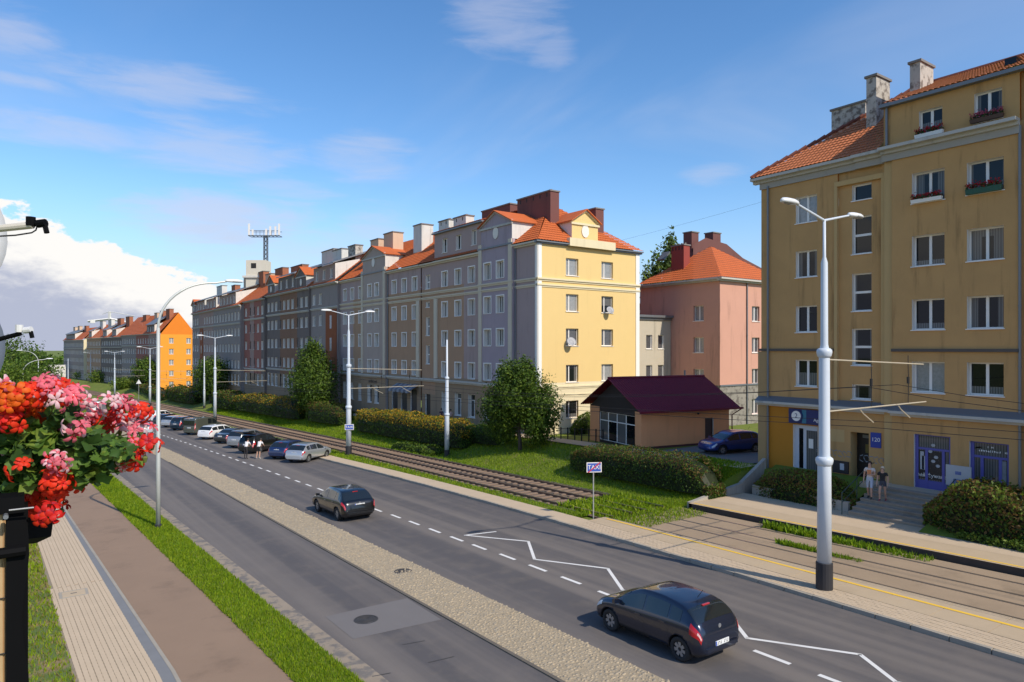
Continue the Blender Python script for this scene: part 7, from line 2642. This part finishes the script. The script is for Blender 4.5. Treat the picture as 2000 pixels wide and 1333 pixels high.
# couple on the stairs
sxp = 32.55
for px, h_, lab, cth, hc, lng, pz in (
        (1699, 1.80, 'person in a pale shirt with orange print and light shorts on the steps', dict(top=cl('peach_shirt', (0.64, 0.58, 0.52)), legs=cl('light_denim', (0.42, 0.47, 0.55)), shoes=cl('dark_shoe', (0.05, 0.045, 0.04)), sleeve=.5, leg=.95), (0.05, 0.03, 0.02), False,
         dict(walk, elL=(.22, -.06, 1.16), wrL=(.05, -.20, 1.14), haL=(.0, -.22, 1.15))),
        (1724, 1.64, 'fair haired person in a black t-shirt and dark shorts on the steps', dict(top=cl('black_tee', (0.02, 0.02, 0.022)), legs=cl('dark_denim', (0.05, 0.055, 0.075)), shoes=cl('red_shoe', (0.30, 0.06, 0.07)), sleeve=.5, leg=.42), (0.62, 0.50, 0.34), True,
         dict(kneeR=(-.10, -.14, .52), ankR=(-.10, -.12, .10), toeR=(-.11, -.29, .06), kneeL=(.10, .03, .50), ankL=(.10, .20, .12), toeL=(.11, .06, .03)))):
    yy = atX(px, sxp)
    kk = int((sxp - 31.3) / .36)
    zt_ = zb0 + (zt0 - zb0) * (kk + 1) / NS
    person(lab, (sxp, yy, zt_ - .02), -math.pi / 2 + R_(12), h_, pz, cth, hc, lng)
obj('shirt_print', MB().box(-.09, .09, -.128, -.120, 1.16, 1.40).mesh('shirt_print', cl('orange_print', (0.62, 0.25, 0.10))), bpy.data.objects['person'], world=False)
# two people at the open boot: leaning forward, backs to the road
lean = dict(waist=(0, -.03, 1.07), chest=(0, -.16, 1.26), neck=(0, -.25, 1.41), head=(0, -.31, 1.52), crown=(0, -.34, 1.62), nose=(0, -.40, 1.49),
            shL=(.18, -.20, 1.37), elL=(.24, -.30, 1.12), wrL=(.18, -.46, 1.02), haL=(.16, -.53, 1.0), shR=(-.18, -.20, 1.37), elR=(-.24, -.30, 1.12), wrR=(-.18, -.46, 1.02), haR=(-.16, -.53, 1.0))
for px, py, h_, lab, legs, lf, shn, pz in ((480, 897, 1.78, 'person in a white t-shirt and long dark trousers bending at the open boot', (0.025, 0.022, 0.024), 1.1, .95, lean),
                                           (505, 897, 1.80, 'person in a white t-shirt and black shorts standing at the open boot', (0.02, 0.02, 0.022), .72, 0, dict(lean, ankL=(.18, .05, .09), kneeL=(.14, -.02, .5), toeL=(.2, -.12, .035)))):
    g_ = G(px, py)
    person(lab, g_, R_(HEAD) + math.pi / 2, h_, pz, dict(top=cl('white_tee', (0.74, 0.72, 0.72)), legs=cl('trousers_%d' % px, legs), shoes=cl('white_shoe', (0.6, 0.6, 0.58)) if lf < 1 else cl('dark_shoe', (0.05, 0.045, 0.04)), sleeve=.55, leg=lf, shin=shn), (0.03, 0.022, 0.016))
# pair walking along the houses behind the plain pole
for px, lab, tc in ((862, 'distant person in dark clothes walking by the house wall', (0.10, 0.06, 0.07)), (880, 'distant person in a pale top walking by the house wall', (0.55, 0.40, 0.36))):
    yy = atX(px, 33.9)
    person(lab, (33.9, yy, gz(33.9, yy) + .015), math.pi, 1.7, walk, dict(top=cl('far_%d' % px, tc), legs=cl('far_dark', (0.04, 0.035, 0.04)), shoes=cl('dark_shoe', (0.05, 0.045, 0.04)), leg=1.1, shin=.95), (0.06, 0.04, 0.03))
# ------------------------------------------------------------------ balcony edge with geraniums
def cp(px, py, d):
    v = np.array([0, 0, H]) + d / F_PX * ray(px, py)
    return Vector(v)


M_bk = pm('black_paint', (0.004, 0.004, 0.0045), 0.7, 0.2, 8.0, spec=0.08)
M_bk2 = pm('black_planter', (0.007, 0.007, 0.010), 0.45, 0.15, 6.0, spec=0.2)
RY = 1.72
rl = thing('balcony_railing', 'black balcony railing post with bamboo screen below the flowers', 'railing', (-.3, RY, H - 1.1))
x_post = atY(36, RY)
zt_ = zpx(985, x_post, RY)
obj('post', MB().box(x_post - .018, x_post + .016, RY - .02, RY + .02, H - 1.25, zt_).mesh('post', M_bk), rl)
obj('top_rail', MB().box(-1.5, x_post + .01, RY - .03, RY + .03, zt_ - .012, zt_ + .02).mesh('top_rail', M_bk), rl)
zr_ = zpx(1072, x_post, RY)
obj('screen_rail', MB().tube([(-1.5, RY - .035, zr_ - .012), (x_post + .012, RY - .035, zr_ + .004)], .011, 8).mesh('screen_rail', M_bk), rl)
obj('bolt', MB().lathe([(.0045, 0), (.0045, .02)], 10, (x_post - .02, RY - .06, zt_ - .012), 0, 'y').lathe([(.002, 0), (.002, .04)], 8, (x_post - .015, RY - .055, zt_ + .0), 0, 'x').mesh('bolt', M_gut), rl)
ed = MB()
for k in range(30):
    z0, z1 = zt_ - .02 - k * .04, zt_ - .02 - (k + 1) * .04
    a, b = .012 + .006 * math.sin(k * .9), .012 + .006 * math.sin((k + 1) * .9)
    ed.quad((x_post - .02, RY - .03, z0), (x_post + a, RY - .028, z0), (x_post + b, RY - .028, z1), (x_post - .02, RY - .03, z1))
obj('screen_hem', ed.mesh('screen_hem', M_bk), rl)
r = random.Random(3)
bb = MB()
x = x_post - .022
while x > -.75:
    w_ = r.uniform(.0028, .0048)
    tl_ = zpx(1015, x_post, RY) + r.uniform(-.015, .02)
    lean_ = r.uniform(-.006, .006)
    bb.tube([(x + lean_, RY - .012 + r.uniform(-.004, .004), tl_), (x, RY - .012 + r.uniform(-.004, .004), H - .7), (x - lean_, RY - .012, H - 1.25)], w_, 6, mi=r.choice((0, 0, 1, 2)))
    x -= w_ * 2.05
bbo = obj('bamboo_screen', bb.mesh('bamboo_screen', [pm('bamboo_a', (0.40, 0.24, 0.11), 0.6, 0.2, 12.0), pm('bamboo_b', (0.28, 0.15, 0.065), 0.6, 0.2, 12.0), pm('bamboo_c', (0.52, 0.36, 0.19), 0.6, 0.2, 12.0)]), rl)
bbo['kind'] = 'stuff'
obj('binding_wire', MB().tube([(-.75, RY - .02, zpx(1160, x_post, RY)), (x_post - .02, RY - .02, zpx(1158, x_post, RY))], .0015, 5).tube([(-.75, RY - .02, zpx(1262, x_post, RY)), (x_post - .02, RY - .02, zpx(1264, x_post, RY))], .0015, 5).mesh('binding_wire', M_dark), rl)
# planter box hanging outside the railing
pb = thing('planter_box', 'black plastic planter box hanging from the balcony railing', 'planter', (-.1, 1.85, zt_ - .1))
D_ = 1.58
e = [cp(58, 955, D_), cp(113, 950, D_), cp(100, 1048, D_), cp(72, 1061, D_), cp(60, 1015, D_)]
along = Vector((-1.0, 0.12, 0)) * .8
mb = MB()
n = len(e)
mb.v = [tuple(p) for p in e] + [tuple(p + along) for p in e]
mb.f = [tuple(range(n))] + [tuple(n + k for k in range(n))[::-1]] + [(k, n + k, n + (k + 1) % n, (k + 1) % n) for k in range(n)]
mb.mi = [0] * len(mb.f)
obj('trough', mb.mesh('trough', M_bk2), pb)
obj('rim', MB().tube([e[0], e[1], e[1] + along], .006, 6).mesh('rim', M_bk2), pb)
obj('hook', MB().tube([cp(20, 948, 1.5), cp(45, 935, 1.5), cp(62, 960, 1.55)], .005, 6).tube([cp(10, 1010, 1.5), cp(38, 935, 1.5)], .008, 6).mesh('hook', M_bk), pb)
# geranium parts
petal_mats = {'orange': leafmat('petal_orange', (0.80, 0.14, 0.012), .18, .35, 30), 'red': leafmat('petal_red', (0.66, 0.022, 0.016), .2, .3, 30), 'scarlet': leafmat('petal_scarlet', (0.78, 0.045, 0.014), .2, .35, 30),
              'pink': leafmat('petal_pink', (0.78, 0.17, 0.22), .22, .35, 30), 'white': leafmat('petal_white', (0.82, 0.55, 0.57), .15, .4, 30), 'deep': leafmat('petal_deep', (0.45, 0.03, 0.05), .2, .3, 30)}
M_stem = leafmat('geranium_stem', (0.16, 0.19, 0.05), .2, .2, 20)
M_leafs = [leafmat('geranium_leaf', (0.10, 0.185, 0.028), .3, .35, 25), leafmat('geranium_leaf_dark', (0.045, 0.095, 0.018), .3, .3, 25), leafmat('geranium_leaf_lime', (0.20, 0.28, 0.04), .25, .4, 25)]


def floret_mesh(col, col2, seed):
    """five petals round an eye; outer half in col, base in col2"""
    r = random.Random(seed)
    m = MB()
    for k in range(5):
        a0 = 2 * math.pi * k / 5 + r.uniform(-.15, .15)
        ln, wd = r.uniform(.015, .020), (r.uniform(.0034, .0048) if col in ('pink', 'white') else r.uniform(.0048, .0062))
        o = len(m.v)
        for i, (t, w_) in enumerate(((.08, .25), (.35, .75), (.7, 1.0), (.92, .72), (1.0, .25))):
            h = .004 + .006 * math.sin(t * 2.4) - .004 * t * t
            for u in (-1, 0, 1):
                x_, y_ = t * ln, u * w_ * wd
                m.v.append((x_ * math.cos(a0) - y_ * math.sin(a0), x_ * math.sin(a0) + y_ * math.cos(a0), h + (.0016 if u == 0 else 0)))
        for i in range(4):
            for u in range(2):
                a = o + i * 3 + u
                m.f.append((a, a + 1, a + 4, a + 3))
                m.mi.append(1 if i == 0 else 0)
    return m.mesh('floret', [petal_mats[col], petal_mats[col2]], True)


FLO = {'orange': [floret_mesh('orange', 'orange', 1), floret_mesh('orange', 'scarlet', 2)], 'red': [floret_mesh('red', 'deep', 3), floret_mesh('scarlet', 'red', 4)],
       'scarlet': [floret_mesh('scarlet', 'red', 5), floret_mesh('scarlet', 'scarlet', 6)], 'pink': [floret_mesh('pink', 'red', 7), floret_mesh('pink', 'pink', 8), floret_mesh('white', 'pink', 9)],
       'white': [floret_mesh('white', 'pink', 10), floret_mesh('white', 'white', 11), floret_mesh('pink', 'deep', 12)]}


def leaf_mesh(seed, mat):
    r = random.Random(seed)
    m = MB()
    m.v.append((0, 0, 0))
    n = 15
    for k in range(n):
        a = R_(-150) + R_(300) * k / (n - 1)
        lobe = 1.0 if k % 3 == 1 else (.80 if k % 3 == 0 else .84)
        rr = .024 * lobe * (1 - .12 * abs(a) / 2.6) * r.uniform(.92, 1.08)
        m.v.append((rr * math.cos(a) + .008, rr * math.sin(a), .006 * math.cos(3 * a) + .25 * rr * abs(math.sin(a))))
    m.f = [(0, k, k + 1) for k in range(1, n)]
    m.mi = [0] * len(m.f)
    return m.mesh('leaf', mat, True)


LEAVES = [leaf_mesh(i, M_leafs[(0, 0, 1, 1, 2)[i % 5]]) for i in range(10)]
plants = [('trailing geranium with orange and scarlet flower heads at the railing', [(2, 779, 'orange', 20, 22), (27, 776, 'orange', 22, 24), (54, 774, 'scarlet', 20, 18), (58, 813, 'orange', 24, 20), (76, 793, 'scarlet', 22, 16), (90, 813, 'orange', 18, 16),
                                                                                      (11, 803, 'scarlet', 24, 22), (20, 825, 'red', 18, 18), (38, 798, 'orange', 20, 20), (-12, 800, 'orange', 20, 26), (40, 838, 'red', 8, 14), (108, 808, 'scarlet', 10, 14)]),
          ('trailing geranium with pink flower heads at the top of the box', [(81, 755, 'pink', 14, 20), (102, 754, 'pink', 14, 18), (91, 777, 'white', 12, 18), (106, 780, 'white', 10, 15), (124, 767, 'red', 20, 20), (144, 776, 'pink', 18, 16), (162, 778, 'pink', 20, 20), (4, 752, 'white', 8, 12)]),
          ('trailing geranium with a large pink and white head above the planter', [(124, 834, 'pink', 14, 16), (146, 834, 'white', 16, 18), (150, 852, 'pink', 14, 16), (122, 893, 'pink', 26, 22), (112, 905, 'pink', 16, 16), (142, 912, 'white', 18, 16), (9, 877, 'white', 10, 18), (36, 911, 'scarlet', 7, 14)]),
          ('trailing geranium with bright scarlet heads over the planter end', [(115, 944, 'scarlet', 32, 24), (140, 940, 'scarlet', 16, 16), (67, 975, 'scarlet', 34, 24), (60, 992, 'scarlet', 14, 16), (95, 1003, 'red', 10, 12), (120, 996, 'red', 5, 12), (82, 968, 'scarlet', 14, 14), (108, 968, 'scarlet', 14, 16)]),
          ('long trailing geranium reaching out over the street with red and pink heads', [(212, 790, 'white', 14, 18), (188, 806, 'white', 14, 18), (178, 826, 'red', 14, 14), (192, 838, 'red', 10, 12), (248, 797, 'pink', 20, 20), (270, 808, 'red', 22, 20), (230, 815, 'red', 20, 18), (256, 838, 'white', 22, 22), (234, 842, 'pink', 20, 18), (275, 842, 'pink', 12, 16),
                                                                                           (297, 869, 'red', 8, 16), (283, 893, 'red', 4, 10), (258, 893, 'red', 16, 16), (238, 905, 'pink', 12, 14), (214, 875, 'deep', 8, 12), (205, 820, 'red', 8, 10), (262, 868, 'pink', 8, 12)])]
leaf_zone = [(0, 842, 150, 70), (35, 870, 80, 40), (80, 868, 70, 38), (30, 925, 70, 36), (75, 925, 60, 28), (130, 868, 50, 26), (165, 858, 50, 26), (180, 890, 45, 26), (205, 905, 35, 20), (225, 870, 40, 24), (120, 815, 30, 16), (140, 808, 22, 12), (240, 885, 24, 16), (165, 925, 30, 16), (150, 890, 40, 20)]
FLO['deep'] = [floret_mesh('deep', 'deep', 13)]
r = random.Random(12)
roots = [cp(20, 930, 1.62), cp(60, 920, 1.60), cp(85, 935, 1.58), cp(90, 950, 1.56), cp(110, 930, 1.60)]
zone_of = [[0, 1, 3], [10, 11, 2], [1, 2, 4], [3, 4, 13], [5, 6, 7, 8, 9, 12, 14]]
for pi, (lab, heads) in enumerate(plants):
    base = roots[pi]
    t = thing('geranium', lab, 'flowers', base)
    stems = MB()
    for (px, py, col_, nfl, rad) in heads:
        d = r.uniform(1.38, 1.56) if pi != 4 else r.uniform(1.5, 1.75)
        c = cp(px, py, d)
        mid = base.lerp(c, .55) + Vector((r.uniform(-.02, .02), r.uniform(-.02, .02), r.uniform(.0, .03)))
        stems.tube([base, mid, c - Vector((0, 0, .012))], [.0028, .002, .0014], 5)
        R1 = rad * .92 * d / F_PX
        hm = MB().lathe([(.003, -.012), (.006, -.002), (.002, .004)], 8, tuple(c))
        hd = obj('flower_head', hm.mesh('flower_head', M_stem), t)
        for k in range(int(nfl * (.46 if col_ in ('pink', 'white') else .55))):
            dv = Vector((r.gauss(0, 1), r.gauss(0, 1) - .5, r.gauss(0, 1) + .25)).normalized()
            p = c + Vector((dv.x * R1, dv.y * R1 * .8, dv.z * R1 * .85)) * r.uniform(.75, 1.3)
            o = bpy.data.objects.new('floret', r.choice(FLO[col_]))
            COL.objects.link(o)
            o.parent = hd
            s = r.uniform(.8, 1.25)
            q = (dv * 1.0 + Vector((r.gauss(0, .4), -.35 + r.gauss(0, .3), .15 + r.gauss(0, .4)))).to_track_quat('Z', 'Y')
            o.matrix_parent_inverse = parent_matrix(hd).inverted()
            o.location = p
            o.rotation_euler = q.to_euler()
            o.scale = (s, s, s)
    for zi in zone_of[pi]:
        zx, zy, cnt_, sp = leaf_zone[zi]
        for k in range(int(cnt_ * 1.5)):
            px, py = r.gauss(zx, sp * .8), r.gauss(zy + 4, sp * .46)
            d = r.uniform(1.42, 1.72)
            p = cp(px, py, d)
            o = bpy.data.objects.new('leaf', r.choice(LEAVES))
            COL.objects.link(o)
            o.parent = t
            o.matrix_parent_inverse = parent_matrix(t).inverted()
            o.location = p
            nv_ = Vector((r.gauss(0, .5), r.gauss(-.45, .5), r.gauss(.75, .35)))
            o.rotation_euler = (nv_.to_track_quat('Z', 'Y') @ Vector((0, 0, 1)).rotation_difference(Vector((0, 0, 1)))).to_euler()
            o.rotation_euler.rotate_axis('Z', r.uniform(0, 6.28))
            s = r.uniform(.55, 1.15) * (1.15 if zi in (0, 1, 2) else .8)
            o.scale = (s, s, s)
            if k % 3 == 0:
                m_ = base.lerp(p, .6) + Vector((0, 0, r.uniform(-.01, .015)))
                stems.tube([base, m_, p], [.0022, .0016, .001], 4)
    obj('stems', stems.mesh('stems', M_stem), t)

# ------------------------------------------------------------------ two satellite dishes at the left edge
M_dw = pm('dish_white', (0.66, 0.66, 0.65), 0.5, 0.04, 2.0)
M_dg = pm('dish_slate', (0.16, 0.19, 0.24), 0.5, 0.04, 2.0)
M_arm = pm('dish_arm_cream', (0.58, 0.53, 0.44), 0.5, 0.05, 3.0)
for (lab, d, rim_px, y0, y1, arm, head, mb_, ma) in (
        ('white satellite dish rim with cream feed arm and cable', 3.4, 5, 345, 470, [(-60, 441), (64, 440)], (68, 438), M_dw, M_arm),
        ('slate grey satellite dish rim with dark feed arm', 4.2, 4, 590, 700, [(-60, 669), (40, 652)], (44, 646), M_dg, M_bk)):
    yc_ = (y0 + y1) / 2
    t = thing('satellite_dish', lab, 'dish', cp(-60, yc_, d))
    R1 = .40
    cen = cp(rim_px, yc_ + 20, d) - Vector(RT) * (R1 * .34)
    me = MB().lathe([(.01, 0), (R1 * .4, .02), (R1 * .75, .06), (R1, .11), (R1, .118), (R1 * .75, .07), (R1 * .4, .03), (.01, .01)], 36).mesh('bowl', mb_, True)
    ax_ = (Vector(RT) * .93 - Vector(FW) * .30 + Vector((0, 0, .18))).normalized()
    me.transform(Matrix.Translation(cen - ax_ * .10) @ ax_.to_track_quat('Z', 'Y').to_matrix().to_4x4())
    mp = max(1000 + F_PX * (v.co.dot(Vector(RT)) / v.co.dot(Vector(FW))) for v in me.vertices)
    me.transform(Matrix.Translation(Vector(RT) * ((rim_px - mp) * d / F_PX)))
    obj('bowl', me, t)
    a, b = cp(*arm[0], d), cp(*arm[1], d)
    obj('feed_arm', MB().tube([a - Vector((0, 0, .03)), b], .018 if ma is M_arm else .014, 10).mesh('feed_arm', ma), t)
    h = cp(*head, d)
    rt, fw = Vector(RT), Vector(FW)
    ln = MB().tube([h - rt * .02 + Vector((0, 0, -.01)), h - rt * .02 + Vector((0, 0, .035))], .022, 10).tube([h + rt * .012, h + rt * .055 + Vector((0, 0, .006))], .02, 10)
    obj('feed_head', ln.mesh('feed_head', M_bk if ma is M_arm else M_dw), t)
    obj('feed_cap', MB().tube([h + rt * .05 + Vector((0, 0, -.005)), h + rt * .06 + Vector((0, 0, -.045))], .012, 8).mesh('feed_cap', M_bk), t)
    if ma is M_arm:
        obj('cable', MB().tube([cp(73, 441, d), cp(70, 450, d), cp(62, 455, d), cp(30, 460, d), cp(-40, 464, d)], .004, 6).mesh('cable', M_dark), t)
    obj('mast', MB().tube([a - Vector((0, 0, .5)) - rt * .2, a + Vector((0, 0, .3)) - rt * .2], .025, 8).mesh('mast', M_gut), t)
